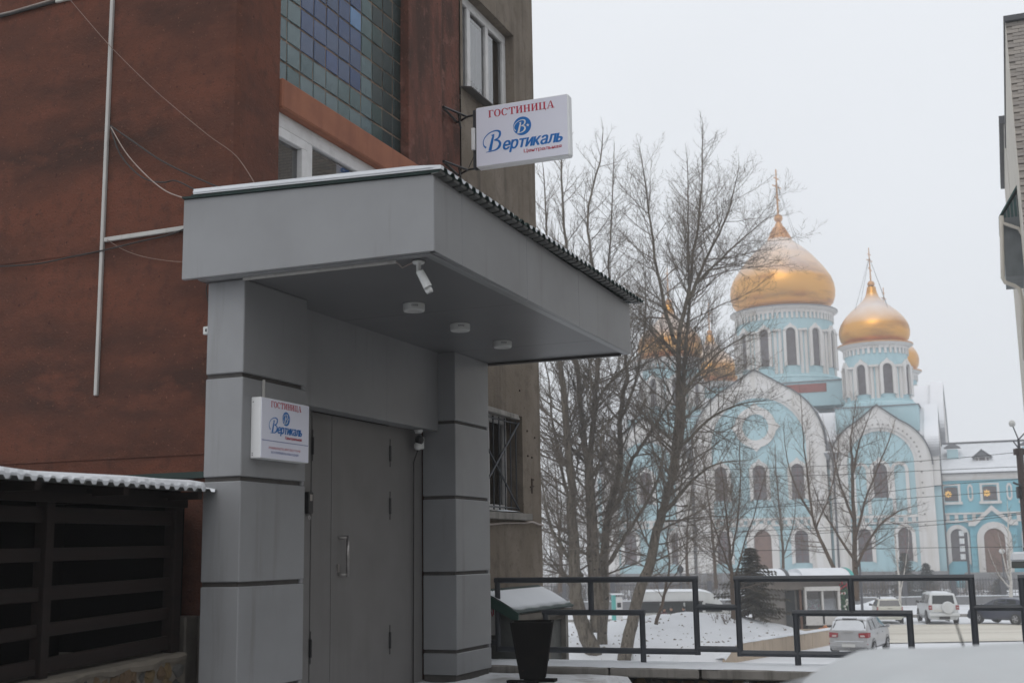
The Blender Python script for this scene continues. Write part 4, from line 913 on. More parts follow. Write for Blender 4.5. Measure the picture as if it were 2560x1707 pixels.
MB().box(12.25, 12.33, 4.74, 4.8, -1.6, zc(4.76)-.04).obj('post', CONC, ce); MB().box(12.9, 12.98, 4.74, 4.8, -1.6, zc(4.76)-.04).obj('post', CONC, ce); MB().box(13.5, 13.58, 4.74, 4.8, -1.6, zc(4.76)-.04).obj('post', CONC, ce)
MB().box(12.1, 13.55, 4.76, 4.79, .36, .4).obj('cross_board', CONC_D, ce)
t = thing('notice_plate', 'narrow white plate with red marks fixed behind the railing by the far column', 'notice', (12.05, 5.0, .4), 'B')
MB().box(12.05, 12.06, 4.96, 5.1, .265, .548).obj('plate', WHITEP, t)
m = MB(); m.v = []; put(m, [[(5.075, .54), (5.06, .54), (5.045, .5), (5.06, .5)], [(5.05, .5), (5.04, .5), (5.028, .455), (5.04, .455)], [(5.03, .535), (5.018, .535), (5.018, .47), (5.03, .47)]], lambda s, z: (12.0485, s, z)); m.obj('red_mark', INKR, t)

# ================================================================== NEIGHBOURING BUILDING, right edge (B frame)
NA = 27.0
nb0 = pick(2545, 420, 'B', x=NA).y; ntop = pick(2545, 52, 'B', x=NA).z; NE = NA+9
nb = thing('brick_building', 'tall pale brick building with a green roofed balcony at the right edge', 'building', (NA+5, nb0-5, -1.6), 'B')
bwm = mat('brick_courses', (0.4, 0.36, 0.32), 0.9, spec=0.15); bt = bwm.node_tree; tcb = bt.nodes.new('ShaderNodeTexCoord'); sb = bt.nodes.new('ShaderNodeSeparateXYZ'); cb = bt.nodes.new('ShaderNodeCombineXYZ'); bk = bt.nodes.new('ShaderNodeTexBrick')
bt.links.new(tcb.outputs['Object'], sb.inputs[0]); bt.links.new(sb.outputs[1], cb.inputs[0]); bt.links.new(sb.outputs[2], cb.inputs[1]); bt.links.new(cb.outputs[0], bk.inputs[0])
for k_, v_ in (('Color1', (0.42, 0.38, 0.34, 1)), ('Color2', (0.36, 0.33, 0.3, 1)), ('Mortar', (0.17, 0.15, 0.13, 1)), ('Scale', 1.0), ('Mortar Size', 0.012), ('Brick Width', 0.25), ('Row Height', 0.08)): bk.inputs[k_].default_value = v_
bt.links.new(bk.outputs[0], bt.nodes['Principled BSDF'].inputs['Base Color']); bb_ = bt.nodes.new('ShaderNodeBump'); bb_.inputs['Distance'].default_value = .01; bb_.inputs['Strength'].default_value = .6; bb_.invert = True; bt.links.new(bk.outputs[1], bb_.inputs['Height']); bt.links.new(bb_.outputs[0], bt.nodes['Principled BSDF'].inputs['Normal'])
MB().box(NA+.03, NE, nb0-20, nb0-.012, -3.6, ntop).obj('wall', bwm, nb)
zc0 = -3.6
for k in range(9):
    z1 = min(ntop, -3.6+(k+1)*2.1); MB().box(NA+.005, NE, nb0-.012, nb0, zc0, z1-.015).obj('side_panel', BEIGE, nb); zc0 = z1
MB().box(NA-.08, NE+.1, nb0-20, nb0+.03, ntop+.001, ntop+.12).obj('parapet_cap', ROOFD, nb)
bme = [mesh_from('brick', MB().box(0, .03, -.24, 0, 0, .068).v, MB().box(0, .03, -.24, 0, 0, .068).f, m) for m in BRICKM]
for r_ in range(100):
    for c_ in range(3):
        add('brick', rng.choice(bme), nb, loc=(NA+.005+rng.uniform(-.004, .004)-NA-5, -.005-c_*.25-(.125 if r_ % 2 else 0)+5, ntop-.09-.08*r_+1.6))
lb = pick(2519, 420, 'B', x=NE+.1).y; lz = pick(2530, 308, 'B', x=NE+.1).z
MB().box(NE+.1, NE+7, nb0-6, lb, -3.6, lz).obj('lower_block', BEIGE, nb); MB().box(NE, NE+7, nb0-6, lb+.12, lz+.001, lz+.22).obj('parapet_cap', ROOFD, nb)
for k in range(9): MB().box(NE+.085, NE+.1, lb-.02-.1*k-.03, lb-.02-.1*k, 2, lz).obj('batten', BEIGE, nb)
BA = NA+2.2
bb = pick(2509, 620, 'B', x=BA).y; bz0 = pick(2520, 690, 'B', x=BA).z; bz1 = pick(2509, 545, 'B', x=BA).z; bz2 = pick(2552, 470, 'B', x=BA).z
MB().box(BA, BA+1.6, nb0, bb, bz0, bz1).obj('balcony', BALS, nb)
for k in range(5): MB().box(BA-.02, BA, nb0+(bb-nb0)*(k+.2)/5, nb0+(bb-nb0)*(k+.5)/5, bz0, bz1+(bz2-bz1)*(1-(k+.5)/5)*.85).obj('balcony_rib', BALS, nb)
MB().prism([(bb, bz1), (nb0, bz1), (nb0, bz2-.1)], (BA, 0, 0), Y3, Z3, X3, .002, 1.6).obj('balcony_gable', BALG, nb)
MB().hexa([(BA-.08, bb+.05, bz1-.03), (BA+1.7, bb+.05, bz1-.03), (BA+1.7, nb0, bz2), (BA-.08, nb0, bz2), (BA-.08, bb+.05, bz1+.02), (BA+1.7, bb+.05, bz1+.02), (BA+1.7, nb0, bz2+.06), (BA-.08, nb0, bz2+.06)]).obj('balcony_roof', BALG, nb)
gp = lambda L: [pick(x, y, 'B', x=BA-.1) for x, y in L]
MB().tube(gp([(2504, 540), (2507, 558), (2530, 566), (2548, 572), (2558, 590), (2562, 640)]), .04, 8).obj('gutter_pipe', BEIGE, nb, smooth=True)
MB().tube(gp([(2503, 540), (2507, 695), (2513, 706), (2535, 714), (2548, 722), (2553, 745), (2563, 900)]), .045, 8).obj('gutter_pipe', BEIGE, nb, smooth=True)
MB().box(-16, NA-.1, -22, -7.0, -0.6, 6.4).obj('unseen_shading_wing', BEIGE, nb)  # out-of-view wing, added to shade the porch; its height is set for the light
MB().box(-16.1, NA-.1, -22, -6.9, 6.401, 6.55).obj('parapet_cap', ROOFD, nb)
for a0 in range(-14, 25, 4):
    for z in (1.0, 4.0):
        f = MB().box(a0, a0+1.6, -7.02, -6.96, z, z+1.5).obj('window', PVC, nb); MB().box(a0+.1, a0+1.5, -7.0, -6.94, z+.1, z+1.4).obj('pane', CGLASS, f)

# ================================================================== CATHEDRAL (C frame)
G0 = -3.7
ch = thing('cathedral', 'pale blue and white cathedral with golden onion domes dusted with snow', 'church', (0, 18, G0), 'C')
def keel(cx, hw, zc, zp, n=44):
    o = []
    for i in range(n+1):
        t = math.pi*i/n; x = math.cos(t)*hw; z = zc+math.sin(t)*hw; d = 1-abs(t-math.pi/2)/R(27)
        if d > 0: z += (zp-zc-hw)*d**1.5
        o.append((cx+x, z))
    return o
def semi(cx, r, zc, n=44): return [(cx+r*math.cos(math.pi*i/n), zc+r*math.sin(math.pi*i/n)) for i in range(n+1)]
def arched(cx, hw, zb_, zt, n=10):         # window outline
    zc_ = zt-hw
    return [(cx+hw, zb_)]+[(cx+hw*math.cos(math.pi*i/n), zc_+hw*math.sin(math.pi*i/n)) for i in range(n+1)]+[(cx-hw, zb_)]
FN = (0, -1, 0)
def cwin(cx, hw, zb_, zt, parent, O=(0, 0, 0), ux=X3, nn=FN, fw=.42, dep=.3, mull=True, keeltip=.35):
    inn = arched(cx, hw, zb_, zt); out = arched(cx, hw+fw, zb_-.15, zt+fw)
    mid = len(out)//2; out[mid] = (out[mid][0], out[mid][1]+keeltip)
    f = MB().ring(out, inn, O, ux, Z3, nn, -.05, dep).obj('window', CWHITE, parent)
    MB().prism(inn, O, ux, Z3, nn, -.02, .04).obj('pane', CWIN, f)
    if mull:
        m = MB(); P = lambda s, t, d: tuple(Vector(O)+Vector(ux)*s+Vector(Z3)*t+Vector(nn)*d)
        for z in [zb_+(zt-zb_)*k/4 for k in (1, 2, 3)]: m.prism([(cx-hw, z-.04), (cx+hw, z-.04), (cx+hw, z+.04), (cx-hw, z+.04)], O, ux, Z3, nn, .04, .09)
        m.prism([(cx-.05, zb_), (cx+.05, zb_), (cx+.05, zt), (cx-.05, zt)], O, ux, Z3, nn, .091, .12)
        m.obj('mullion', CFRAME, f)
    return f
CX = -0.8
bays = [(CX, 8.0, 6.15, 13.3, 22.6, 19.7-6.15), (13.35, 5.75, 4.2, 10.4, 17.5, 10.75), (-14.95, 5.75, 4.2, 10.4, 17.5, 10.75)]
W0, W1 = -21.5, 19.85
MB().box(W0, W1, .6, 40, G0, 10.3).obj('wall', CBLUE, ch)
for (cx, hw, ri, zc_, zp, zi) in bays:
    k = keel(cx, hw, zc_, zp)
    pad = 1.0 if abs(cx) > 5 else 0.35
    base = [(cx+hw, G0)]+k+[(cx-hw, G0)]
    MB().prism(base, (0, 0, 0), X3, Z3, FN, -.9, 0).obj('gable_front', CBLUE, ch)
    inn = semi(cx, ri, zi); outk = keel(cx, hw+.02, zc_, zp+.02)
    MB().ring([(cx+hw+.02, G0)]+outk+[(cx-hw-.02, G0)], [(cx+ri, G0)]+inn+[(cx-ri, G0)], (0, 0, 0), X3, Z3, FN, -.02, .45).obj('arch_band', CWHITE, ch)
    i2 = semi(cx, ri-.55, zi)
    MB().ring([(cx+ri+.08, G0)]+semi(cx, ri+.08, zi)+[(cx-ri-.08, G0)], [(cx+ri-.42, G0)]+semi(cx, ri-.42, zi)+[(cx-ri+.42, G0)], (0, 0, 0), X3, Z3, FN, -.02, .2).obj('inner_band', CWHITE, ch)
    st = MB()                               # little studs along the inner edge of the band
    for q in range(25):
        t = math.pi*q/24; x, z = cx+(ri+.35)*math.cos(t), zi+(ri+.35)*math.sin(t); st.box(x-.09, x+.09, -.55, -.44, z-.09, z+.09)
    for q in range(6):
        for s in (-1, 1): x = cx+s*(ri+.35); z = zi-1.2*(q+1); st.box(x-.09, x+.09, -.55, -.44, z-.09, z+.09)
    st.obj('stud', CONC, ch, kind='stuff')
    MB().ring(keel(cx, hw+.14, zc_, zp+.2), keel(cx, hw+.0, zc_, zp), (0, 0, 0), X3, Z3, FN, -1.2, .7).obj('roof_edge', ROOFD, ch)
    MB().prism(keel(cx, hw-.05, zc_, zp-.1), (0, 0, 0), X3, Z3, Y3, .9, 40).obj('vault_roof', ROOFG, ch)
# side-facing vaults seen from the front as bright snowy shoulders
for (cy, hw, zc_, zp, xo) in ((4.6, 4.6, 11.4, 17.6, 19.9), (18.5, 7.0, 13.6, 22.0, 20.3), (32, 4.6, 11.4, 17.6, 19.9)):
    p = keel(cy, hw, zc_, zp)
    MB().prism([(cy+hw, 8)]+p+[(cy-hw, 8)], (0, 0, 0), Y3, Z3, X3, xo-1.3, xo).obj('side_gable', CWHITE, ch)
    MB().ring(keel(cy, hw+.18, zc_, zp+.3), keel(cy, hw, zc_, zp), (0, 0, 0), Y3, Z3, X3, xo-1.5, xo+.12).obj('roof_edge', ROOFS, ch)
    MB().prism(keel(cy, hw-.05, zc_, zp-.1), (0, 0, 0), Y3, Z3, X3, -21, xo-1.3).obj('vault_roof', ROOFG, ch)
# front windows, medallion, portal, cornices
for cx, w_ in ((-5.5, .76), (-.8, .8), (3.75, .76)): cwin(cx, w_, 6.9, 11.1, ch)
MB().ring(ell(CX-.2, 15.7, 2.5, 2.5, 0, 360, 32)[:-1], ell(CX-.2, 15.7, 1.6, 1.6, 0, 360, 32)[:-1], (0, 0, 0), X3, Z3, FN, 0, .35, closed=True).obj('medallion', CWHITE, ch)
for dx, dz in ((0, 2.5), (2.5, 0), (-2.5, 0), (0, -2.5)):
    MB().prism([(CX-.2+dx-.5, 15.7+dz), (CX-.2+dx, 15.7+dz+.5), (CX-.2+dx+.5, 15.7+dz), (CX-.2+dx, 15.7+dz-.5)], (0, 0, 0), X3, Z3, FN, 0, .4).obj('medallion_point', CWHITE, ch)
for cx in (-11.2, -5.5, 3.8): cwin(cx, .8, -.6, 3.25, ch)
p = arched(-.75, 1.05, -3.0, 3.3); f = MB().ring(arched(-.75, 1.9, -3.6, 4.1), p, (0, 0, 0), X3, Z3, FN, 0, .5).obj('portal', CWHITE, ch); MB().prism(p, (0, 0, 0), X3, Z3, FN, 0, .08).obj('door', CDOOR, f)
cwin(13.25, .8, 6.75, 10.75, ch)
for cx in (15.45, 11.05): MB().ring(arched(cx, 1.0, 4.9, 10.9), arched(cx, .62, 4.9, 10.55), (0, 0, 0), X3, Z3, FN, 0, .32).obj('blind_arch', CWHITE, ch)
cwin(-14.95, .8, 6.75, 10.75, ch); cwin(-17.2, .8, -.6, 3.25, ch)
for cx in (11.05, 15.55): cwin(cx, .77, -.55, 3.25, ch)
for x0, x1 in ((CX-5.7, CX+5.7), (13.35-3.75, 13.35+3.75), (-14.95-3.75, -14.95+3.75)):
    MB().box(x0, x1, -.3, 0, 4.45, 4.75).obj('cornice', CWHITE, ch); MB().box(x0, x1, -.25, 0, 3.75, 3.95).obj('cornice', CWHITE, ch)
    x = x0+.2; d = MB()
    while x < x1-.5: d.box(x, x+.45, -.2, 0, 3.96, 4.44); x += .95
    d.obj('dentil', CWHITE, ch, kind='stuff')
MB().box(W0-.15, W1+.15, -.6, 0, G0, -1.7).obj('plinth', GRANITE, ch)
for x in (8.0, -8.9): MB().tube([(x, -.55, 11.6), (x, -.55, G0)], .13, 6).obj('downpipe', ROOFD, ch)
MB().hexa([(7.3, -.5, 11.4), (8.6, -.5, 11.4), (8.6, .5, 11.4), (7.3, .5, 11.4), (7.0, -.7, 12.2), (8.9, -.7, 12.2), (8.9, .5, 12.6), (7.0, .5, 12.6)]).obj('valley_gutter', ROOFG, ch)

def cross(mb, x, y, z0, h):
    r_ = h*.014
    mb.tube([(x, y, z0), (x, y, z0+h)], [r_*1.6, r_], 6)
    # cross arms lie along the church's long axis, so they look narrow from the street
    ux = Vector((.35, .94, 0))
    for f, l in ((.62, .17), (.8, .09)): p = Vector((x, y, z0+h*f)); mb.tube([p-ux*h*l, p+ux*h*l], r_, 5)
    p = Vector((x, y, z0+h*.36)); mb.tube([p-ux*h*.1+Vector((0, 0, h*.03)), p+ux*h*.1-Vector((0, 0, h*.03))], r_, 5)
def dome(x, y, zb_, R_, H, crossh, prof, nwin, rd, zd0, zd1, zw0, zw1, hw, ribs=False, n=48):
    dr = MB().lathe([(0, zd0), (rd+.35, zd0), (rd+.35, zd0+.35), (rd, zd0+.5), (rd, zd1), (0, zd1)], (x, y, 0), n).obj('drum', CBLUE, ch)
    ar = MB()                               # arcade frieze and cornice
    m = int(2*math.pi*rd/.62); s_ = (zd1-zd0)/9.3
    for i in range(m):
        t = 2*math.pi*i/m; nn = Vector((math.cos(t), math.sin(t), 0)); ux = Vector((-math.sin(t), math.cos(t), 0)); wd = 2*math.pi*rd/m
        O = nn*(rd-.02)+Vector((x, y, 0)); zt = zd1-.05
        ar.prism([(-wd*.24, zt-1.15*s_-.1), (wd*.24, zt-1.15*s_-.1), (wd*.24, zt), (-wd*.24, zt)], O, ux, Z3, nn, 0, .22)
        ar.prism([(wd*.24, zt-.42*s_), (wd*.76, zt-.42*s_), (wd*.76, zt), (wd*.24, zt)], O, ux, Z3, nn, 0, .2)
    ar.obj('arcade_frieze', CWHITE, dr)
    MB().lathe([(rd, zd1-.1), (rd+.35, zd1), (rd+.75, zd1+.3), (rd+.75, zd1+.42), (rd*.9, zd1+.75)], (x, y, 0), n).obj('cornice', CWHITE, dr)
    MB().lathe([(rd+.78, zd1+.3), (rd+.8, zd1+.47), (rd*.85, zd1+.8)], (x, y, 0), n).obj('cornice_tin', GOLDP if not ribs else ROOFG, dr)
    for i in range(nwin):
        t = 2*math.pi*(i+.5)/nwin-math.pi/2; nn = Vector((math.cos(t), math.sin(t), 0)); ux = Vector((-math.sin(t), math.cos(t), 0))
        f = cwin(0, hw, zw0, zw1, dr_parent(dr), O=Vector((x, y, 0))+nn*(rd+.03), ux=ux, nn=nn, fw=.36, dep=.38, mull=False, keeltip=.3)
    pl = MB()
    for i in range(nwin):
        t = 2*math.pi*i/nwin-math.pi/2
        for dt in (-.32/rd, .32/rd):
            c = (x+rd*math.cos(t+dt), y+rd*math.sin(t+dt)); pl.tube([(*c, zd0+.4), (*c, zw1-.4)], .24, 7)
        pl.box(x+rd*math.cos(t)-.55, x+rd*math.cos(t)+.55, y+rd*math.sin(t)-.55, y+rd*math.sin(t)+.55, zw1-.4, zw1-.15)
    pl.obj('pilaster', CWHITE, dr, kind='stuff')
    P = [(r_*R_, zb_+z*H) for r_, z in prof]
    dm = MB().lathe([(P[0][0]*.9, zb_-.3)]+P, (x, y, 0), n).obj('dome', GOLD, ch, smooth=True)
    zt = P[-1][1]; rt = P[-1][0]
    nk = MB()
    if ribs:
        nk.lathe([(rt*1.02, zt), (rt*.42, zt+.19*R_*1.25), (rt*.34, zt+.2*R_*1.5), (rt*.2, zt+.36*R_)], (x, y, 0), 20)
        for i in range(12):
            t = 2*math.pi*i/12; nk.tube([(x+rt*1.08*math.cos(t), y+rt*1.08*math.sin(t), zt-.1), (x+rt*.45*math.cos(t), y+rt*.45*math.sin(t), zt+.24*R_)], .1, 5)
        zt2 = zt+.36*R_
    else:
        zt2 = zt
    nk.obj('neck', GOLDP, dm, smooth=False) if nk.v else None
    br = .085*R_ if ribs else .105*R_
    MB().lathe([(br*math.sin(math.pi*i/10), zt2+br*.8-br*math.cos(math.pi*i/10)) for i in range(11)], (x, y, 0), 14).obj('ball', GOLDP, dm, smooth=True)
    c = MB(); cross(c, x, y, zt2+br*1.6, crossh); c.obj('cross', GOLDP, dm)
    st = MB(); zc_ = zt2+br*1.6+crossh*.72
    for i in range(4):
        t = math.pi/4+math.pi/2*i; st.tube([(x, y, zc_), (x+R_*.78*math.cos(t), y+R_*.78*math.sin(t), zb_+.36*H)], .022, 3)
    st.obj('stay_wire', IRON, dm, kind='stuff')
def dr_parent(dr): return dr
MAINP = [(.87, 0), (.95, .06), (.99, .14), (1.0, .23), (.985, .32), (.94, .41), (.87, .495), (.8, .57), (.715, .645), (.63, .72), (.54, .79), (.44, .855), (.345, .91), (.265, .96), (.215, 1.0)]
SMALLP = [(.86, 0), (.95, .06), (.99, .13), (1.0, .2), (.98, .28), (.93, .355), (.85, .43), (.755, .5), (.63, .575), (.5, .64), (.385, .7), (.28, .76), (.2, .82), (.155, .89), (.12, 1.0)]
def drum_win_fix(o): pass
dome(.4, 18.25, 33.5, 7.1, 9.9, 6.6, MAINP, 12, 6.45, 23.3, 32.4, 24.8, 29.8, .62, ribs=True, n=64)
for x, y in ((13.2, 5.5), (-12.6, 5.5), (12.9, 31), (-12.6, 31)):
    dome(x, y, 25.75, 4.25, 7.2, 4.3, SMALLP, 8, 3.7, 18.2, 25.1, 19.2, 22.8, .58)
    MB().lathe([(0, 17.6), (4.5, 17.6), (4.5, 18.05), (4.2, 18.3), (0, 18.3)], (x, y, 0), 40).obj('drum_base', CBLUE, ch)
    MB().box(x-4.75, x+4.75, y-4.75, y+4.75, 14.5, 17.5).obj('drum_base', CBLUE, ch); MB().box(x-4.9, x+4.9, y-4.9, y+4.9, 17.5, 17.62).obj('roof_edge', ROOFG, ch)
MB().lathe([(0, 22.2), (7.5, 22.2), (7.5, 23.1), (7.65, 23.2), (7.0, 23.45), (0, 23.5)], (.6, 18.25, 0), 56).obj('drum_base', CBLUE, ch)
MB().box(-8.5, 9.0, 9.5, 27, 19.0, 22.1).obj('drum_base', CBLUE, ch); MB().box(-8.7, 9.2, 9.3, 27.2, 22.1, 22.24).obj('roof_edge', ROOFG, ch)
MB().box(.6, 6.6, 9.42, 9.5, 20.75, 21.85).obj('red_patch', RUST, ch)

# annex to the right of the cathedral
an = thing('annex_building', 'long two storey blue annex with a snowy roof beside the cathedral', 'building', (26, 8, G0), 'C')
AY = 2.0; AO = (0, AY, 0)
MB().box(19.9, 46, AY, 16, G0, 9.3).obj('wall', CBLUE2, an)
MB().box(19.9, 46, AY-.35, AY, 8.75, 9.3).obj('frieze', CWHITE, an); MB().box(19.9, 46, AY-.25, AY, 8.55, 8.75).obj('frieze', CWHITE, an)
MB().hexa([(19.8, AY-.6, 9.3), (46, AY-.6, 9.3), (46, 16, 9.3), (19.8, 16, 9.3), (19.8, AY-.6, 9.42), (46, AY-.6, 9.42), (46, 9.6, 13.4), (19.8, 9.6, 13.4)]).obj('roof', SNOW, an)
MB().tube([(19.6, 9.5, 13.45), (46, 9.5, 13.45)], .13, 6).obj('ridge_cap', ROOFD, an); MB().box(19.8, 46, AY-.68, AY-.55, 9.26, 9.4).obj('gutter', ROOFD, an)
MB().tube([(19.86, AY-.5, 13.2), (19.86, AY-.5, G0)], .17, 8).obj('downpipe', ROOFD, an)
Q = lambda x0, x1, z0, z1: [(x0, z0), (x1, z0), (x1, z1), (x0, z1)]
for cx in (20.85, 25.05, 29.25, 33.45):
    f = MB().ring(Q(cx-1.05, cx+1.05, 6.05, 8.15), Q(cx-.78, cx+.78, 6.05, 7.95), AO, X3, Z3, FN, 0, .22, closed=True).obj('window', CWHITE, an)
    MB().prism([(cx+.73, 6.2), (cx+.73, 7.65)]+[(cx+.73*math.cos(math.pi*i/8), 7.65+.16*math.sin(math.pi*i/8)) for i in range(1, 8)]+[(cx-.73, 7.65), (cx-.73, 6.2)], AO, X3, Z3, FN, 0, .06).obj('pane', CWIN, f)
    MB().prism(Q(cx-1.2, cx+1.2, 5.8, 6.1), AO, X3, Z3, FN, 0, .4).obj('sill', CWHITE, f)
    s_ = MB(); sx, sz = cx-.32, 7.0
    for i in range(8):
        t = math.pi/4*i; s_.prism([(sx+.1*math.cos(t+.5), sz+.1*math.sin(t+.5)), (sx+.4*math.cos(t+.16), sz+.4*math.sin(t+.16)), (sx+.4*math.cos(t-.16), sz+.4*math.sin(t-.16)), (sx+.1*math.cos(t-.5), sz+.1*math.sin(t-.5))], AO, X3, Z3, FN, .08, .12)
    s_.ring(ell(sx, sz, .3, .3, 0, 360, 16)[:-1], ell(sx, sz, .24, .24, 0, 360, 16)[:-1], AO, X3, Z3, FN, .121, .14, closed=True)
    s_.obj('star', STARM, f)
for cx in (22.95, 27.15, 31.35):
    o = [(cx-.3, 6.5), (cx-.12, 6.15), (cx+.12, 6.15), (cx+.3, 6.5), (cx+.3, 7.75), (cx+.12, 8.08), (cx-.12, 8.08), (cx-.3, 7.75)]
    MB().ring(o, [(cx+(x-cx)*.5, 7.12+(z-7.12)*.72) for x, z in o], AO, X3, Z3, FN, 0, .2, closed=True).obj('ornament', CWHITE, an)
MB().box(19.9, 46, AY-.3, AY, 4.65, 4.85).obj('cornice', CWHITE, an); MB().box(19.9, 46, AY-.22, AY, 3.75, 3.95).obj('cornice', CWHITE, an)
x = 20.1; d = MB()
while x < 45: d.box(x, x+.4, AY-.18, AY, 3.96, 4.64); x += .95
d.obj('dentil', CWHITE, an, kind='stuff')
for cx in (21.25, 29.3):
    f = MB().ring(arched(cx, 1.25, -1.1, 3.5), arched(cx, .8, -.65, 3.02), AO, X3, Z3, FN, 0, .35).obj('window', CWHITE, an)
    MB().prism(arched(cx, .8, -.65, 3.02), AO, X3, Z3, FN, 0, .07).obj('pane', CWIN, f)
    for k in range(4):
        z0 = -.45+k*.88; MB().prism(Q(cx+.12, cx+.66, z0, z0+.62), AO, X3, Z3, FN, .075, .1).obj('pane', CURT, f)
MB().prism([(22.5, 3.3), (23.2, 3.3), (25.1, 5.0), (27.0, 3.3), (27.75, 3.3), (27.75, 3.7), (27.1, 3.75), (25.1, 5.6), (23.1, 3.75), (22.5, 3.7)], AO, X3, Z3, FN, .3, 1.2).obj('pediment', CWHITE, an)
MB().prism([(22.6, G0), (27.6, G0), (27.6, 3.4), (27.0, 3.4), (25.1, 5.1), (23.2, 3.4), (22.6, 3.4)], AO, X3, Z3, FN, 0, .75).obj('portal_wall', CBLUE2, an)
MB().ring(arched(25.15, 1.85, -2.6, 3.75), arched(25.15, 1.12, -2.6, 3.0), AO, X3, Z3, FN, .7, 1.05).obj('portal', CWHITE, an)
MB().prism(arched(25.15, 1.12, -3.2, 3.0), AO, X3, Z3, FN, .7, .82).obj('door', CDOOR, an)
for x0 in (22.62, 26.98):
    for k in range(8): MB().prism(Q(x0, x0+.6, -2.6+.68*k, -2.05+.68*k), AO, X3, Z3, FN, .75, .9).obj('rusticated_block', CBLUE2, an)
for cx in (21.25, 29.6):
    f = MB().box(cx-.62, cx+.62, 5.2, 6.6, 10.4, 12.4).obj('chimney', CBLUE, an)
    MB().hexa([(cx-.95, 4.9, 12.6), (cx+.95, 4.9, 12.6), (cx+.95, 6.9, 12.6), (cx-.95, 6.9, 12.6), (cx-.15, 5.8, 13.2), (cx+.15, 5.8, 13.2), (cx+.15, 6.0, 13.2), (cx-.15, 6.0, 13.2)]).obj('cap', ROOFD, f)
    MB().box(cx-.8, cx+.8, 5.0, 6.8, 10.4, 11.2).obj('base', ROOFG, f)
dy = 4.6
f = MB().prism([(23.45, 11.3), (24.5, 12.15), (25.6, 11.3)], (0, dy, 0), X3, Z3, FN, -3.5, .2).obj('dormer', ROOFG, an)
MB().ring([(23.3, 11.25), (24.5, 12.25), (25.75, 11.25)], [(23.7, 11.25), (24.5, 11.95), (25.35, 11.25)], (0, dy, 0), X3, Z3, FN, .2, .45).obj('bargeboard', ROOFD, f)
MB().box(23.7, 25.35, dy, dy+3, 10.5, 11.35).obj('wall', CWHITE, f); MB().box(24.18, 24.82, dy-.1, dy, 10.75, 11.75).obj('opening', CWIN, f)
for x0 in (23.82, 25.0): MB().box(x0, x0+.22, dy-.1, dy, 10.8, 11.25).obj('opening', CWIN, f)


# ================================================================== TREES
def perp(d, r0):
    a = d.orthogonal().normalized(); b = d.cross(a); t = r0.uniform(0, 2*math.pi); return a*math.cos(t)+b*math.sin(t)
def spline(P, k=4):
    S = []
    for i in range(len(P)-1):
        p0, p1, p2, p3 = P[max(i-1, 0)], P[i], P[i+1], P[min(i+2, len(P)-1)]
        for q in range(k):
            u = q/k; S.append(.5*((2*p1)+(p2-p0)*u+(2*p0-5*p1+4*p2-p3)*u*u+(3*p1-p0-3*p2+p3)*u**3))
    S.append(P[-1]); return S
def twigs(mb, p, d, L, r, lv, r0, up=.12):
    """a branch with side shoots; lv 0 = plain shoot"""
    n = 5 if lv >= 2 else (4 if lv == 1 else 3); pts = [p.copy()]; q = p.copy(); dd = d.copy(); j = .1 if lv else .16
    for i in range(n):
        dd = (dd+Vector((r0.gauss(0, j), r0.gauss(0, j), r0.gauss(0, j)+up))).normalized(); q = q+dd*(L/n); pts.append(q)
    mb.tube(pts, [r*(1-.78*i/n) for i in range(n+1)], 4 if lv >= 2 else 3, cap=False)
    if lv == 0: return
    m = int(L/(.27 if lv >= 2 else .17))+1; m = min(m, 14 if lv >= 2 else 8)
    for i in range(m):
        f = .14+.84*(i+r0.random()*.8)/m; x = f*n; a = min(int(x), n-1); pp = pts[a].lerp(pts[a+1], x-a)
        t = (pts[a+1]-pts[a]).normalized(); ang = R(r0.uniform(28, 62)); nd = (t*math.cos(ang)+perp(t, r0)*math.sin(ang)+Vector((0, 0, .15))).normalized()
        LL = L*(.5 if lv >= 2 else .42)*(1.08-.6*f)*r0.uniform(.6, 1.15)
        twigs(mb, pp, nd, max(LL, .22), max(r*(1-.75*f)*.6, .0048), lv-1, r0, up)
def tree(name, label, cat, base, stems, group=None, bark=None, twig=None, seed=1, dens=.36, reach=1.0, start=.14, lv=2, ang=(30, 58), minr=.014, up=.12, droop=0):
    r0 = random.Random(seed); t = thing(name, label, cat, base, 'W', group)
    tr = MB(); cr = MB()
    for P, ra, rb in stems:
        S = spline(P); n = len(S); rad = [ra+(rb-ra)*(i/(n-1))**.8 for i in range(n)]
        S = [p+Vector((r0.gauss(0, .02), r0.gauss(0, .02), 0)) if 0 < i < n-1 else p for i, p in enumerate(S)]
        tr.tube(S, rad, 8 if ra > .1 else 6)
        Ls = [0]
        for i in range(1, n): Ls.append(Ls[-1]+(S[i]-S[i-1]).length)
        H = Ls[-1]; x = H*start
        while x < H*.99:
            i = max(k for k in range(n-1) if Ls[k] <= x); u = (x-Ls[i])/max(Ls[i+1]-Ls[i], 1e-6); p = S[i].lerp(S[i+1], u); d = (S[i+1]-S[i]).normalized(); f = x/H
            a_ = R(r0.uniform(ang[0]+26*(1-f)**1.5, ang[1]+26*(1-f)**1.5)); nd = (d*math.cos(a_)+perp(d, r0)*math.sin(a_)).normalized()
            L = reach*(3.7*(1-f)**.7*(.4+.6*min(1, f*2.6))+.6)*r0.uniform(.5, 1.2)
            twigs(cr, p, nd, L, max(min(rad[i]*.4, .011*L+.007), minr*.55), (3 if L > 2.2*reach and lv == 2 else lv) if L > .8 else 1, r0, up*(.25+.75*f))
            x += dens*r0.uniform(.6, 1.4)
        twigs(cr, S[-1], (S[-1]-S[-2]).normalized(), .7*reach, rb, 1, r0, up)
    tr.obj('trunk', bark or BARK, t, smooth=True); cr.obj('crown', twig or TWIG, t)
    return t
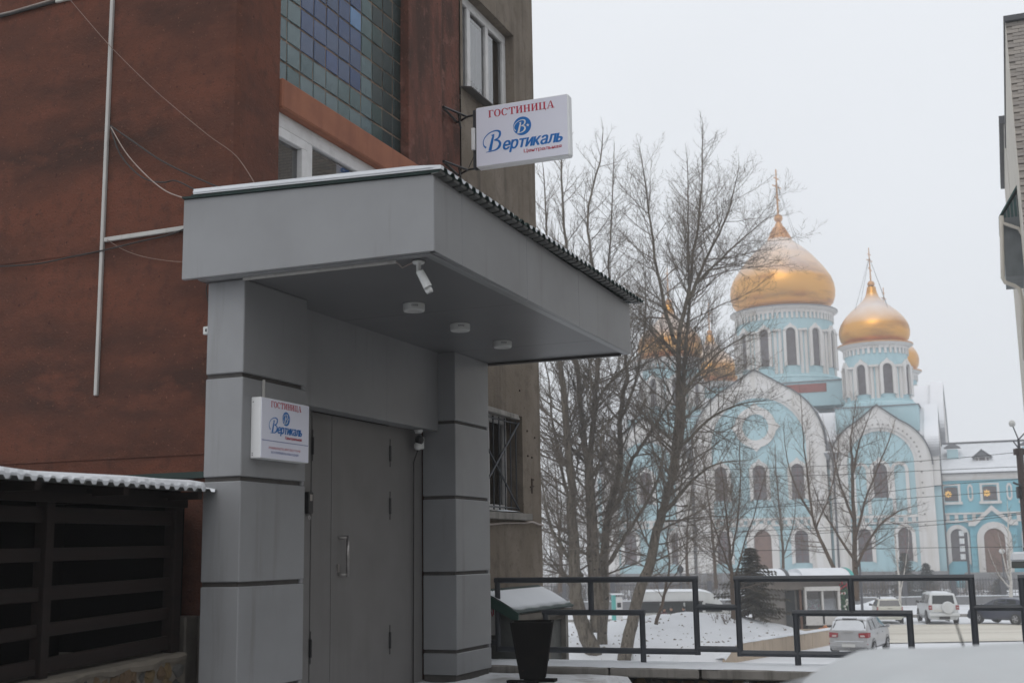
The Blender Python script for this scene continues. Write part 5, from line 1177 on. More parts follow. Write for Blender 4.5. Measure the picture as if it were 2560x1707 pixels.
def stem_px(L, y0, dy, j=0.0):
    """points of the photograph at a depth that drifts from y0 by dy along the stem"""
    n = len(L); return [pick(px, py, 'W', y=y0+dy*i/(n-1)) for i, (px, py) in enumerate(L)]
A = 50.0
base = pick(1475, 1640, y=A); base.z = gw(base.x, base.y)
def S(L, dy, ra, rb, y0=A): return (stem_px(L, y0, dy), ra, rb)
poplars = 'big bare poplars beyond the railing'
tree('bare_poplar', 'many stemmed bare poplar with a forked trunk nearest the grey corner of the hotel', 'tree', base, [
    S([(1492, 1650), (1460, 1570), (1438, 1490), (1436, 1400), (1430, 1276), (1427, 1200), (1410, 1000), (1398, 898), (1385, 740), (1368, 600), (1358, 420)], -1.5, .36, .018),
    S([(1490, 1580), (1482, 1450), (1478, 1330), (1475, 1250), (1468, 1169), (1455, 1054), (1441, 898), (1425, 720), (1411, 568), (1403, 410), (1398, 330)], 1.5, .24, .018),
    S([(1500, 1560), (1492, 1430), (1478, 1250), (1477, 1156), (1481, 1080), (1495, 898), (1487, 760), (1480, 656), (1468, 549), (1499, 407), (1507, 335)], .4, .2, .018),
    S([(1455, 1440), (1400, 1360), (1370, 1290), (1350, 1180)], -2.5, .1, .02),
    S([(1432, 1276), (1405, 1180), (1380, 1050), (1372, 950), (1340, 800)], 2.5, .1, .02),
    S([(1488, 1029), (1505, 980), (1560, 920), (1640, 850), (1690, 800)], -1.5, .07, .015)],
    poplars, seed=11, dens=.235, reach=1.08)
b2 = pick(1505, 1640, y=A+1.2); b2.z = gw(b2.x, b2.y)
tree('bare_poplar', 'straight dark poplar trunk squeezed behind the forked one, limbs spreading right', 'tree', b2, [
    S([(1505, 1650), (1507, 1560), (1512, 1480), (1508, 1400), (1521, 1290), (1542, 1207), (1552, 1131), (1549, 1054), (1562, 972), (1568, 930), (1561, 880), (1545, 780), (1522, 690), (1530, 530), (1535, 385)], 1.0, .23, .018, A+1.2),
    S([(1521, 1290), (1552, 1240), (1575, 1160), (1610, 1105), (1661, 1026), (1684, 985), (1720, 900)], -1.2, .13, .016, A+1.2),
    S([(1512, 1420), (1545, 1370), (1590, 1300), (1640, 1210), (1660, 1130), (1700, 1040)], -2.5, .11, .016, A+1.2),
    S([(1549, 1054), (1580, 980), (1600, 900), (1612, 800), (1610, 640)], 1.8, .08, .016, A+1.2)],
    poplars, seed=23, dens=.25, reach=1.05)
b3 = pick(1560, 1645, y=A-1); b3.z = gw(b3.x, b3.y)
tree('bare_poplar', 'tallest bare poplar leaning right beside the forked one, its top highest against the sky', 'tree', b3, [
    S([(1560, 1652), (1575, 1583), (1598, 1480), (1626, 1404), (1641, 1327), (1662, 1264), (1680, 1180), (1690, 1090), (1695, 978), (1698, 836), (1721, 740), (1732, 644), (1744, 568), (1755, 453), (1757, 318)], 1.0, .27, .018, A-1),
    S([(1680, 1200), (1705, 1080), (1708, 978), (1713, 875), (1722, 760), (1721, 640), (1720, 520), (1718, 400)], 2.2, .13, .016, A-1),
    S([(1690, 860), (1660, 759), (1637, 644), (1618, 491), (1602, 385)], -1.4, .1, .015, A-1),
    S([(1718, 760), (1760, 660), (1797, 587), (1830, 500), (1845, 430)], -1.2, .08, .014, A-1),
    S([(1740, 709), (1800, 650), (1855, 598), (1925, 540)], 1.5, .07, .014, A-1),
    S([(1692, 1010), (1740, 940), (1800, 880), (1880, 830)], -2.0, .08, .014, A-1),
    S([(1655, 1290), (1720, 1210), (1790, 1160), (1870, 1150)], -2.5, .09, .014, A-1),
    S([(1690, 1130), (1770, 1050), (1850, 1010), (1930, 1000)], 2.0, .08, .014, A-1)],
    poplars, seed=35, dens=.225, reach=1.12)
def small_tree(label, L, y0, ra, seed, reach=.7, extra=(), name='bare_tree', bark=None, twig=None, group='young bare trees in front of the cathedral', dens=.34, start=.2):
    b = pick(L[0][0], L[0][1], y=y0); b.z = gw(b.x, b.y) if b.z < 0.6 else b.z
    tree(name, label, 'tree', b, [(stem_px(L, y0, .6), ra, .014)]+[(stem_px(E_, y0, dy), ra*.42, .012) for E_, dy in extra], group, bark or BARKB, twig or TWIGB, seed=seed, reach=reach, dens=dens, start=start, ang=(25, 55))
small_tree('thin bare tree on the snow bed just left of the spruce', [(1836, 1560), (1830, 1470), (1826, 1390), (1815, 1280), (1800, 1150)], 58, .14, 5, .95,
    [([(1830, 1470), (1855, 1380), (1890, 1270), (1920, 1160)], 1.0), ([(1828, 1430), (1800, 1360), (1770, 1280), (1730, 1230)], -1.0), ([(1826, 1400), (1845, 1290), (1850, 1150), (1846, 1060)], .5)])
small_tree('slender bare tree leaning left over the flower kiosk', [(2110, 1480), (2084, 1416), (2050, 1345), (2031, 1290), (2019, 1194), (2008, 1090), (2000, 980)], 76, .16, 6, .85,
    [([(2040, 1320), (2075, 1230), (2095, 1130), (2090, 1050)], 1.2), ([(2031, 1290), (1990, 1220), (1965, 1130), (1960, 1060)], -1.0)])
small_tree('sturdy dark bare tree rising behind the right end of the flower kiosk', [(2140, 1500), (2138, 1430), (2136, 1330), (2131, 1168), (2128, 1091), (2140, 1000)], 78, .25, 8, .95,
    [([(2140, 1420), (2185, 1330), (2240, 1280), (2300, 1262)], -1.0), ([(2137, 1350), (2170, 1230), (2215, 1120), (2235, 1060)], 1.0), ([(2135, 1300), (2100, 1210), (2080, 1120), (2060, 1060)], .8), ([(2138, 1400), (2090, 1330), (2050, 1260), (2030, 1200)], 1.4), ([(2132, 1180), (2150, 1100), (2180, 1020)], -.8)])
small_tree('white stemmed forked birch in front of the granite fence behind the cars', [(2251, 1510), (2247, 1440), (2240, 1370), (2238, 1290)], 98, .13, 9, .5, [([(2252, 1480), (2262, 1420), (2272, 1350), (2268, 1270)], .4)], 'birch', BIRCH, TWIGB, None)
small_tree('pale birch with spreading limbs at the right, before the brown portal door', [(2528, 1500), (2526, 1440), (2522, 1370), (2520, 1300), (2518, 1250)], 98, .16, 10, .55, [([(2526, 1470), (2500, 1440), (2485, 1410), (2470, 1370)], -.3), ([(2524, 1450), (2510, 1400), (2502, 1360), (2495, 1330)], .4)], 'birch', BIRCH, TWIGB, None)
small_tree('thin pale tree standing at the left by the minibus', [(1640, 1560), (1660, 1490), (1672, 1420), (1668, 1340), (1680, 1240)], 56, .1, 12, .8, [([(1660, 1490), (1690, 1430), (1720, 1380)], .5)], group='young bare trees in front of the cathedral')
small_tree('thin young tree directly before the cathedral portal', [(1790, 1470), (1785, 1380), (1775, 1280), (1760, 1160), (1755, 1080)], 88, .14, 14, 1.0, [([(1785, 1380), (1815, 1290), (1830, 1190)], .8)])
small_tree('thin young tree left of the cathedral portal windows', [(1720, 1460), (1716, 1370), (1722, 1280), (1735, 1170)], 90, .14, 15, 1.1, [([(1716, 1380), (1690, 1290), (1680, 1210)], .8)])
small_tree('thin young tree between the two large cathedral arches', [(1960, 1470), (1958, 1390), (1950, 1290), (1940, 1180), (1938, 1110)], 90, .14, 16, 1.0, [([(1958, 1390), (1985, 1300), (1990, 1210)], .8)])
small_tree('bare tree seen past the grey corner, left of the cathedral', [(1400, 1480), (1402, 1400), (1396, 1300), (1390, 1200), (1380, 1100)], 95, .2, 17, 1.25, [([(1402, 1400), (1430, 1310), (1450, 1210)], 1), ([(1400, 1390), (1370, 1300), (1360, 1230)], 1)])
small_tree('bare tree left of the cathedral behind the forked poplar', [(1520, 1480), (1518, 1400), (1524, 1300), (1530, 1190), (1525, 1090)], 100, .2, 18, 1.25, [([(1518, 1400), (1490, 1310), (1470, 1220)], 1), ([(1518, 1390), (1550, 1310), (1570, 1230)], 1)])

# conifers
def conifer(label, px, py, y0, h, rw, m, seed, cat='spruce tree', name='spruce', clear=.1):
    r0 = random.Random(seed); b = pick(px, py, y=y0); b.z = gw(b.x, b.y) if b.z < -2.6 else b.z
    t = thing(name, label, cat, b); tr = MB().tube([b, b+Vector((0, 0, h))], [h*.018, .01], 7); tr.obj('trunk', BARKB, t)
    cr = MB(); nl = int(h/.15)
    for i in range(nl):
        f = i/nl; z = h*(clear+(1-clear)*f); L = rw*(1-f)**.85+.08; k = 7
        for j in range(k):
            a = 2*math.pi*(j+r0.random())/k; l = L*r0.uniform(.4, 1.25); d = Vector((math.cos(a), math.sin(a), -.32+.25*f)); p0 = b+Vector((0, 0, z))
            side = Vector((-math.sin(a), math.cos(a), 0)); n = max(3, int(l/.16))
            for q in range(n):
                u = (q+.5)/n; c = p0+d*l*u+Vector((0, 0, .12*u*u*l)); s = .13+.1*(1-u)
                for sg in (-1, 1):
                    e = c+side*sg*s*r0.uniform(.8, 1.5)+d*s*.9+Vector((0, 0, r0.uniform(-.1, .02)))
                    w_ = Vector((0, 0, s*.28)); cr.poly([c-w_*.6, e, c+w_])
                    cr.poly([c-d*s*.4, e+Vector((0, 0, -.06)), c+d*s*.5])
    cr.obj('crown', m, t); return t
conifer('dark brownish spruce on the snow bed between the railing frames', 1884, 1556, 60, 3.6, 2.0, NEEDLE, 2, clear=.16)
conifer('larger grey blue fir before the right arch of the cathedral', 2268, 1495, 108, 4.3, 1.8, NEEDLEB, 3, 'fir tree', 'fir')
conifer('smaller grey blue fir beside the white birch', 2320, 1497, 109, 3.4, 1.6, NEEDLEB, 4, 'fir tree', 'fir')
conifer('low dark fir at the right before the annex steps', 2500, 1500, 107, 2.0, 1.4, NEEDLEB, 5, 'fir tree', 'fir')
# twiggy shrubs
def shrub(label, px, py, y0, w_, h, seed, group=None, m=None):
    r0 = random.Random(seed); b = pick(px, py, y=y0); b.z = gw(b.x, b.y) if b.z < -2.4 else b.z
    t = thing('bare_shrub', label, 'shrub', b, 'W', group); mb = MB()
    for i in range(int(16*w_)):
        p = b+Vector((r0.uniform(-w_/2, w_/2), r0.uniform(-.5, .5), 0)); d = Vector((r0.gauss(0, .3), r0.gauss(0, .3), 1)).normalized()
        twigs(mb, p, d, h*r0.uniform(.6, 1.1), .018, 2 if h > 1 else 1, r0, .02)
    mb.obj('branches', m or TWIGB, t)
hg = 'bare shrubs behind the granite fence'
for i, (px, w_, h, lb_) in enumerate(((1760, 5, 3.0, 'bare grey brown shrub left of the cathedral portal, behind the minibus'), (1600, 5, 2.8, 'bare shrub behind the granite fence at the far left of the cathedral front'), (1690, 4, 2.6, 'bare shrub behind the minibus roof'), (2165, 4, 2.6, 'bare shrub behind the fence, right of the kiosk'), (2215, 4, 2.2, 'bare shrub between the kiosk and the white birch'), (2370, 4, 2.0, 'bare shrub at the foot of the cathedral corner downpipe'), (2440, 4, 1.8, 'bare shrub below the annex arched window'), (1460, 6, 3.2, 'bare shrub mass seen past the grey corner'), (1395, 6, 3.0, 'bare shrub beside the grey corner, left of the poplars'))):
    shrub(lb_, px, 1488, 107, w_, h, 40+i, hg)
shrub('small dry twiggy shrub low on the snow bed by the railing link', 1815, 1556, 57, 1.2, .55, 61)
# distant wood beyond the square, one mass
r0 = random.Random(9); mb = MB()
for i in range(150):
    x = -60+i*1.15+r0.uniform(-.5, .5); y = 175+r0.uniform(0, 25); z = -3.65
    twigs(mb, Vector((x, y, z)), Vector((r0.gauss(0, .1), 0, 1)).normalized(), r0.uniform(6, 11), .12, 2, r0, .05)
    twigs(mb, Vector((x+.5, y, z)), Vector((r0.gauss(0, .3), 0, 1)).normalized(), r0.uniform(4, 8), .1, 2, r0, .05)
mb.structure('distant_wood', TWIGB, 'W', kind='stuff')

# ================================================================== SNOW BED with its sandstone wall
N_ = pick(1806, 1655, z=-3.22); F_ = pick(2080, 1602, z=-3.36)
H_ = N_+Vector((-17, -1.5, 0)); G_ = F_+Vector((-21, 6, 0)); N2 = N_+Vector((-1.6, -1.0, 0))
def bedp(u, v):                            # u: 0 right .. 1 left, v: 0 near .. 1 far
    a = N_.lerp(H_, u); b = F_.lerp(G_, u); return a.lerp(b, v)
def bedz(p, u, v):
    e = min(1, max(0, min((1-u)*7, v*9, (1-v)*5)))
    wallh = .66
    near = min(1, v*7+ (0.85 if u < .12 else 0)*min(1, v*14))
    m = .95*min(1, u*6)*math.exp(-((u-.24)/.3)**2-((v-.74)/.28)**2)+.22*math.exp(-((u-.75)/.25)**2-((v-.6)/.3)**2)
    return gw(p.x, p.y)+(wallh*near+m)*min(1, (1-u)*5)*min(1, (1-v)*6+.2)+.05*math.sin(p.x*1.3+p.y*.7)+.03*math.sin(p.x*3.1-p.y*2.3)
mb = MB(); NU, NV = 60, 50
for j in range(NV+1):
    for i in range(NU+1):
        u, v = (i/NU)**1.3, j/NV; p = bedp(u, v); mb.v.append((p.x, p.y, bedz(p, u, v)))
for j in range(NV):
    for i in range(NU): q = j*(NU+1)+i; mb.f.append((q+1, q, q+NU+1, q+NU+2))
mb.structure('snow_bed', SNOWG, smooth=True)
bw = thing('bed_wall', 'low sandstone faced wall along the right side of the snow bed', 'retaining wall', N_)
nf = 13; dv = (F_-N_); nrm = Vector((dv.y, -dv.x, 0)).normalized()
for i in range(nf):
    p, q = N_.lerp(F_, i/nf), N_.lerp(F_, (i+.985)/nf); zt = lambda w, f: bedz(w, 0, min(1, f))-.02
    za = gw(p.x, p.y)-.1; hh = [.72+.02*math.sin(i*2.1), .72+.02*math.sin(i*2.1+1)]; o = nrm*(.1+.012*math.sin(i*5.3))
    zA, zB = gw(p.x, p.y)+hh[0]*min(1, .25+i/nf*9), gw(q.x, q.y)+hh[1]*min(1, .25+(i+1)/nf*9)
    MB().hexa([(p.x, p.y, za), (q.x, q.y, za), (q.x+o.x, q.y+o.y, za), (p.x+o.x, p.y+o.y, za), (p.x, p.y, zA), (q.x, q.y, zB), (q.x+o.x, q.y+o.y, zB), (p.x+o.x, p.y+o.y, zA)]).obj('facing_slab', BEDWALL, bw, bevel=.015)
p = F_; q = F_+Vector((-3.2, 1.2, 0)); z = gw(p.x, p.y)
MB().hexa([(p.x+.15, p.y-.05, z-.1), (p.x+.15, p.y+.2, z-.1), (q.x, q.y+.2, z-.1), (q.x, q.y, z-.1), (p.x+.15, p.y-.05, z+.7), (p.x+.15, p.y+.2, z+.7), (q.x, q.y+.2, z+.7), (q.x, q.y, z+.7)]).obj('facing_slab', BEDWALL, bw)
sn = MB(); K = 30
for i in range(K+1):
    f = i/K; p = N_.lerp(F_, f); o = nrm*(.13+.03*math.sin(i*1.9)); z = gw(p.x, p.y)+.73*min(1, .25+f*9)
    a = p-nrm*.5; sn.v += [(p.x+o.x, p.y+o.y, z-.02), (p.x+o.x*.8, p.y+o.y*.8, z+.05+.02*math.sin(i*1.1)), (p.x, p.y, z+.07), (a.x, a.y, z+.0)]
for i in range(K):
    for j in range(3): q = 4*i+j; sn.f.append((q, q+4, q+5, q+1))
sn.obj('wall_snow', SNOW, bw, smooth=True)
# dry grass tips poking through the snow
gr = MB(); r0 = random.Random(4)
for i in range(420):
    u, v = r0.random()*.95, r0.random()*.9
    p = bedp(u, v); z = bedz(p, u, v); h = r0.uniform(.02, .08); a = r0.uniform(0, 6.28); w_ = r0.uniform(.03, .12); d = Vector((math.cos(a), math.sin(a)*.4, 0))*w_
    gr.poly([(p.x-d.x, p.y-d.y, z), (p.x+d.x, p.y+d.y, z), (p.x+d.x*.4, p.y+d.y*.4, z+h)])
for i in range(260):
    x = r0.uniform(-2, 9); y = r0.uniform(44, 50); z = gw(x, y); h = r0.uniform(.02, .08); w_ = r0.uniform(.04, .2)
    gr.poly([(x-w_, y, z), (x+w_, y+.03, z), (x+w_*.3, y, z+h)])
gr.structure('dry_grass', GRASSM, kind='stuff')
# stone cheek wall with snow, marker stake, fallen stick
b = pick(1428, 1580, y=55); z = gw(b.x, b.y)
t = thing('stone_block', 'wedge shaped stone cheek wall with a snowy slope seen left of the poplars', 'stone block', (b.x, b.y, z))
MB().prism([(-.95, 0), (0, 0), (0, .28), (-.2, .58)], (b.x+.05, b.y, z+.35), X3, Z3, Y3, 0, .7).obj('block', CONC_D, t)
MB().prism([(-1.0, 0), (-.95, 0), (-.2, .58), (-.24, .62)], (b.x+.05, b.y-.02, z+.35), X3, Z3, Y3, 0, .74).obj('snow_cap', SNOW, t)
MB().box(b.x-2.5, b.x+1.5, b.y+.2, b.y+.8, z, z+.4).obj('step', CONC, t)
b = pick(1581, 1652, y=49.5); z = gw(b.x, b.y); t = thing('marker_stake', 'short white stake with a blue top beside the leaning poplar', 'stake', (b.x, b.y, z))
MB().box(b.x-.04, b.x+.04, b.y-.04, b.y+.04, z, z+.62).obj('stake', WHITEP, t); MB().box(b.x-.041, b.x+.041, b.y-.041, b.y+.041, z+.62, z+.95).obj('top_band', INKV, t)

# ================================================================== VEHICLES
def car(name, label, cat, loc, az, st, W, belt, paint_, wheels, wr=.31, group=None, sub=True):
    """st: stations (y, top z, half width factor at the top); local x right, y forward"""
    t = thing(name, label, cat, (loc[0], loc[1], loc[2]), 'W', group, -R(az))
    hw = W/2; mb = MB(); k = 0; z0 = .24
    for y, top, tf in st:
        zb_ = min(belt, top-.02); e = 1-.10*(abs(y)/abs(st[0][0]))**6; w_ = hw*e
        wt = w_*tf
        L = [(w_*.86, z0), (w_*.98, z0+.12), (w_, min(.62, zb_*.75)), (w_*.975, zb_), ((w_*.975+wt)/2+.012, (zb_+top)/2), (wt, top-.05), (wt*.8, top-.012), (wt*.3, top)]
        ring = [(x, y, z) for x, z in L]+[(-x, y, z) for x, z in L[::-1]]
        mb.v += ring; k = len(ring)
    n = len(st)
    for i in range(n-1):
        for j in range(k): q = (j+1) % k; mb.f.append((i*k+j, i*k+q, (i+1)*k+q, (i+1)*k+j))
    mb.f.append(tuple(range(k-1, -1, -1))); mb.f.append(tuple(range((n-1)*k, n*k)))
    mb.f = [f[::-1] for f in mb.f]
    body = mb.obj('body', paint_, t, smooth=True)
    bm_ = body.modifiers.new('edges', 'BEVEL'); bm_.width = .03; bm_.segments = 2; bm_.limit_method = 'ANGLE'; bm_.angle_limit = R(35)
    ob = body.modifiers.new('n', 'WEIGHTED_NORMAL')
    def wall(y, f):                         # point on the side glass surface, f: 0 belt .. 1 roof edge
        for (y0, t0, f0), (y1, t1, f1) in zip(st, st[1:]):
            if y0 <= y <= y1:
                u = (y-y0)/(y1-y0); top = t0+(t1-t0)*u; tf = f0+(f1-f0)*u; break
        zb_ = belt; wt = hw*tf; x = hw*.975+(wt-hw*.975)*f+.02*math.sin(math.pi*f); return x, zb_+(top-.05-zb_)*f
    def side_glass(y0, y1, y0t, y1t, lab='window'):
        for s in (1, -1):
            P = []
            for y, f in ((y0, .08), (y1, .08), ((y1+y1t)/2, .5), (y1t, .9), (y0t, .9), ((y0+y0t)/2, .5)):
                x, z = wall(y, f); P.append((s*(x+.012), y, z))
            MB().poly(P if s > 0 else P[::-1]).obj('window', CGLASS, t)
    for s in (1, -1):
        for yw in wheels:
            arch = MB().lathe([(0, s*(hw-.02)), (wr+.06, s*(hw-.02)), (wr+.075, s*(hw+.004)), (wr+.055, s*(hw+.006))], (0, yw, wr+.02), 20, ax='x'); arch.obj('wheel_arch', TRIM, t)
            wh = MB().lathe([(0, s*(hw-.2)), (wr, s*(hw-.2)), (wr, s*(hw-.02)), (wr*.92, s*(hw+.012)), (wr*.68, s*(hw+.012)), (wr*.64, s*(hw-.01)), (0, s*(hw-.01))], (0, yw, wr), 22, ax='x').obj('wheel', TYRE, t)
            sp = MB()
            for q in range(5):
                a = 2*math.pi*q/5+yw; c, s2 = math.cos(a), math.sin(a); u = (-s2, c)
                sp.poly([(s*(hw+.014), yw+c*r+u[0]*w_, wr+s2*r+u[1]*w_) for r, w_ in ((.03, .05), (wr*.64, .03), (wr*.64, -.03), (.03, -.05))])
            sp.lathe([(wr*.66, s*(hw+.013)), (wr*.58, s*(hw+.016))], (0, yw, wr), 20, ax='x').lathe([(.07, s*(hw+.016)), (0, s*(hw+.02))], (0, yw, wr), 12, ax='x')
            sp.obj('rim', RIM, wh)
    return t, side_glass, wall, hw
def quad_on_rear(t, y0, z0, w0, y1, z1, w1, m, nm='rear_window', off=.012, par=None):
    nrm_ = Vector((0, -(z1-z0), (y1-y0))).normalized()*off
    return MB().poly([(w0, y0+nrm_.y, z0+nrm_.z), (-w0, y0+nrm_.y, z0+nrm_.z), (-w1*1.0, y1+nrm_.y, z1+nrm_.z), (w1, y1+nrm_.y, z1+nrm_.z)][::-1]).obj(nm, m, par or t)
def roof_snow(t, y0, y1, hw, zf, th, nm='roof_snow', seed=0, nx=9, ny=14):
    mb = MB()
    for j in range(ny+1):
        for i in range(nx+1):
            u, v = i/nx*2-1, j/ny; e = min(1, (1-abs(u))*4)*min(1, min(v, 1-v)*7)
            mb.v.append((u*hw, y0+(y1-y0)*v, zf(y0+(y1-y0)*v)-.05*abs(u)**3+th*max(e, 0)**.5+.012*math.sin(7*u+seed)*math.sin(9*v+seed)*e))
    for j in range(ny):
        for i in range(nx): q = j*(nx+1)+i; mb.f.append((q, q+1, q+nx+2, q+nx+1))
    return mb.obj(nm, SNOW, t, smooth=True)
def lerp_top(st):
    def f(y):
        for (y0, t0, _), (y1, t1, _) in zip(st, st[1:]):
            if y0 <= y <= y1: return t0+(t1-t0)*(y-y0)/(y1-y0)
        return st[-1][1]
    return f
def mirror_(t, hw, y, z, m):
    for s in (1, -1): MB().hexa([(s*(hw-.02), y, z), (s*(hw+.2), y-.04, z), (s*(hw+.2), y+.06, z), (s*(hw-.02), y+.08, z), (s*(hw-.02), y, z+.06), (s*(hw+.19), y-.03, z+.16), (s*(hw+.19), y+.05, z+.16), (s*(hw-.02), y+.08, z+.1)]).obj('mirror', m, t, bevel=.02)
def place(px, py, d):
    p = pick(px, py, y=d); return (p.x, p.y, gw(p.x, p.y)+.055)
VIEW = lambda px: math.degrees(math.atan((px-1280)/CF))
# silver people carrier, seen from behind
st = [(-2.3, .6, .95), (-2.27, .72, .95), (-2.22, 1.04, .93), (-2.12, 1.12, .9), (-1.85, 1.5, .76), (-1.5, 1.58, .74), (0, 1.6, .73), (.65, 1.54, .73), (1.35, 1.14, .82), (1.5, 1.04, .88), (2.05, .9, .9), (2.25, .72, .9), (2.3, .55, .9)]
L0 = place(2152, 1600, 54.6)
t, sg, wl, hw = car('parked_car', 'silver people carrier seen from behind with snow on its roof, by the sandstone wall', 'car', L0, VIEW(2140)+12, st, 1.74, 1.02, PSILVER, (-1.42, 1.32), .31)
sg(-1.75, -.95, -1.6, -.9); sg(-.88, .05, -.84, .05); sg(.12, 1.0, .12, .55)
quad_on_rear(t, -2.1, 1.13, .68, -1.9, 1.45, .56, CGLASS)
roof_snow(t, -1.95, .6, .66, lerp_top(st), .07, seed=1); roof_snow(t, -2.2, -1.9, .7, lambda y: 1.04+(y+2.2)/.3*.42, .03, 'window_snow', 3)
for s in (1, -1):
    OFFY = -.06; lm = MB().hexa([(a_, b_+OFFY, c_) for a_, b_, c_ in [(s*.44, -2.262, .78), (s*.80, -2.2, .76), (s*.86, -1.98, .78), (s*.44, -2.2, .78), (s*.42, -2.25, .95), (s*.79, -2.19, .98), (s*.87, -1.97, .97), (s*.42, -2.19, .95)]]).obj('tail_lamp', LAMPR, t)
    MB().hexa([(a_, b_+OFFY, c_) for a_, b_, c_ in [(s*.5, -2.268, .8), (s*.68, -2.24, .8), (s*.68, -2.2, .8), (s*.5, -2.2, .8), (s*.48, -2.26, .87), (s*.66, -2.23, .87), (s*.66, -2.2, .87), (s*.48, -2.2, .87)]]).obj('lens', LAMPW, lm)
    MB().box(s*.72-.09, s*.72+.09, -2.31, -2.28, .5, .53).obj('reflector', LAMPR, t)
MB().box(-.8, .8, -2.33, -2.1, .36, .6).obj('bumper', PSILVER, t, bevel=.05); MB().box(-.78, .78, -2.3, -2.05, .24, .37).obj('bumper_skirt', TRIM, t)
MB().box(-.27, .27, -2.345, -2.33, .39, .51).obj('number_plate', PLATE, t); MB().box(-.62, .62, -2.32, -2.2, .6, .63).obj('bumper_snow', SNOW, t, bevel=.012)
MB().box(-.2, .2, -2.262, -2.24, .97, 1.0).obj('handle', STEEL, t); MB().box(-.3, .3, -1.93, -1.86, 1.5, 1.53).obj('spoiler', TRIM, t); mirror_(t, hw, .95, 1.02, PSILVER)
for s in (1, -1):
    for y in (-.7, .35): MB().box(s*hw-.012, s*hw+.02, y, y+.16, .86, .89).obj('door_handle', PSILVER, t)
# white boxy off-road car with a spare wheel
st = [(-2.2, .7, .96), (-2.18, 1.05, .95), (-2.1, 1.2, .92), (-2.0, 1.75, .82), (-1.8, 1.85, .8), (0, 1.88, .8), (.4, 1.84, .8), (.95, 1.25, .9), (1.05, 1.15, .92), (1.95, 1.08, .92), (2.12, .95, .92), (2.2, .6, .92)]
L1 = place(2345, 1552, 79)
t, sg, wl, hw = car('parked_car', 'white boxy off-road car seen from behind with a covered spare wheel', 'car', L1, VIEW(2345)-11, st, 1.86, 1.18, PWHITE, (-1.3, 1.4), .37)
sg(-1.85, -1.15, -1.8, -1.12); sg(-1.05, -.2, -1.05, -.2); sg(-.1, .7, -.1, .35)
quad_on_rear(t, -2.11, 1.2, .66, -2.02, 1.7, .6, CGLASS)
sw = MB().lathe([(0, -2.42), (.33, -2.42), (.37, -2.36), (.37, -2.2), (0, -2.2)], (.22, 0, .98), 26, ax='y'); sw.rot(0); sw.obj('spare_wheel', PWHITE, t, smooth=False)
for s in (1, -1):
    lm = MB().box(s*.8-.1, s*.8+.1, -2.23, -2.16, .86, 1.12).obj('tail_lamp', LAMPR, t, bevel=.01); MB().box(s*.8-.06, s*.8+.06, -2.24, -2.23, .95, 1.02).obj('lens', LAMPW, lm)
    MB().tube([(s*.6, -1.8, 1.93), (s*.6, .3, 1.92)], .022, 6).obj('roof_rail', RIM, t)
    MB().box(s*(hw+.01)-.04, s*(hw+.01)+.04, -.9, .9, .4, .46).obj('side_step', RIM, t)
MB().box(-.9, .9, -2.34, -2.1, .46, .66).obj('bumper', PWHITE, t, bevel=.03); MB().box(-.6, -.1, -2.21, -2.19, .72, .84).obj('number_plate', PLATE, t); mirror_(t, hw, .75, 1.18, TRIM); MB().box(-.3, .3, -2.3, -2.1, .3, .46).obj('tow_bar', TRIM, t)
roof_snow(t, -1.9, .3, .7, lerp_top(st), .03, seed=5)
# cream estate with roof rails
st = [(-2.05, .6, .95), (-2.02, .75, .95), (-1.98, 1.0, .92), (-1.92, 1.06, .9), (-1.72, 1.45, .78), (-1.4, 1.52, .75), (0, 1.53, .74), (.4, 1.48, .74), (1.1, 1.08, .85), (1.3, .98, .88), (1.85, .86, .9), (2.0, .7, .9), (2.05, .5, .9)]
L2 = place(2219, 1552, 80)
t, sg, wl, hw = car('parked_car', 'cream white estate car with roof rails, parked between the silver and the off-road car', 'car', L2, VIEW(2219)-6, st, 1.62, 1.0, PCREAM, (-1.25, 1.2), .3)
sg(-1.65, -.95, -1.5, -.9); sg(-.85, .0, -.82, .0); sg(.08, .8, .08, .35)
quad_on_rear(t, -1.925, 1.05, .63, -1.75, 1.4, .56, CGLASS)
for s in (1, -1):
    MB().hexa([(s*.66, -2.03, .7), (s*.78, -2.0, .68), (s*.79, -1.9, .7), (s*.66, -1.95, .7), (s*.7, -1.99, 1.0), (s*.77, -1.95, 1.02), (s*.78, -1.86, 1.02), (s*.7, -1.9, 1.0)]).obj('tail_lamp', LAMPR, t)
    MB().tube([(s*.52, -1.5, 1.58), (s*.52, .1, 1.58)], .02, 6).obj('roof_rail', TRIM, t)
    for y in (-1.4, 0): MB().box(s*.52-.03, s*.52+.03, y-.05, y+.05, 1.49, 1.58).obj('rail_foot', TRIM, t)
MB().box(-.76, .76, -2.1, -1.9, .34, .6).obj('bumper', PCREAM, t, bevel=.04); MB().box(-.24, .24, -2.03, -2.0, .7, .82).obj('number_plate', PLATE, t); mirror_(t, hw, .8, .98, TRIM); MB().box(-.12, .12, -2.03, -2.0, .92, .95).obj('handle', STEEL, t)
roof_snow(t, -1.6, .3, .6, lerp_top(st), .035, seed=8)
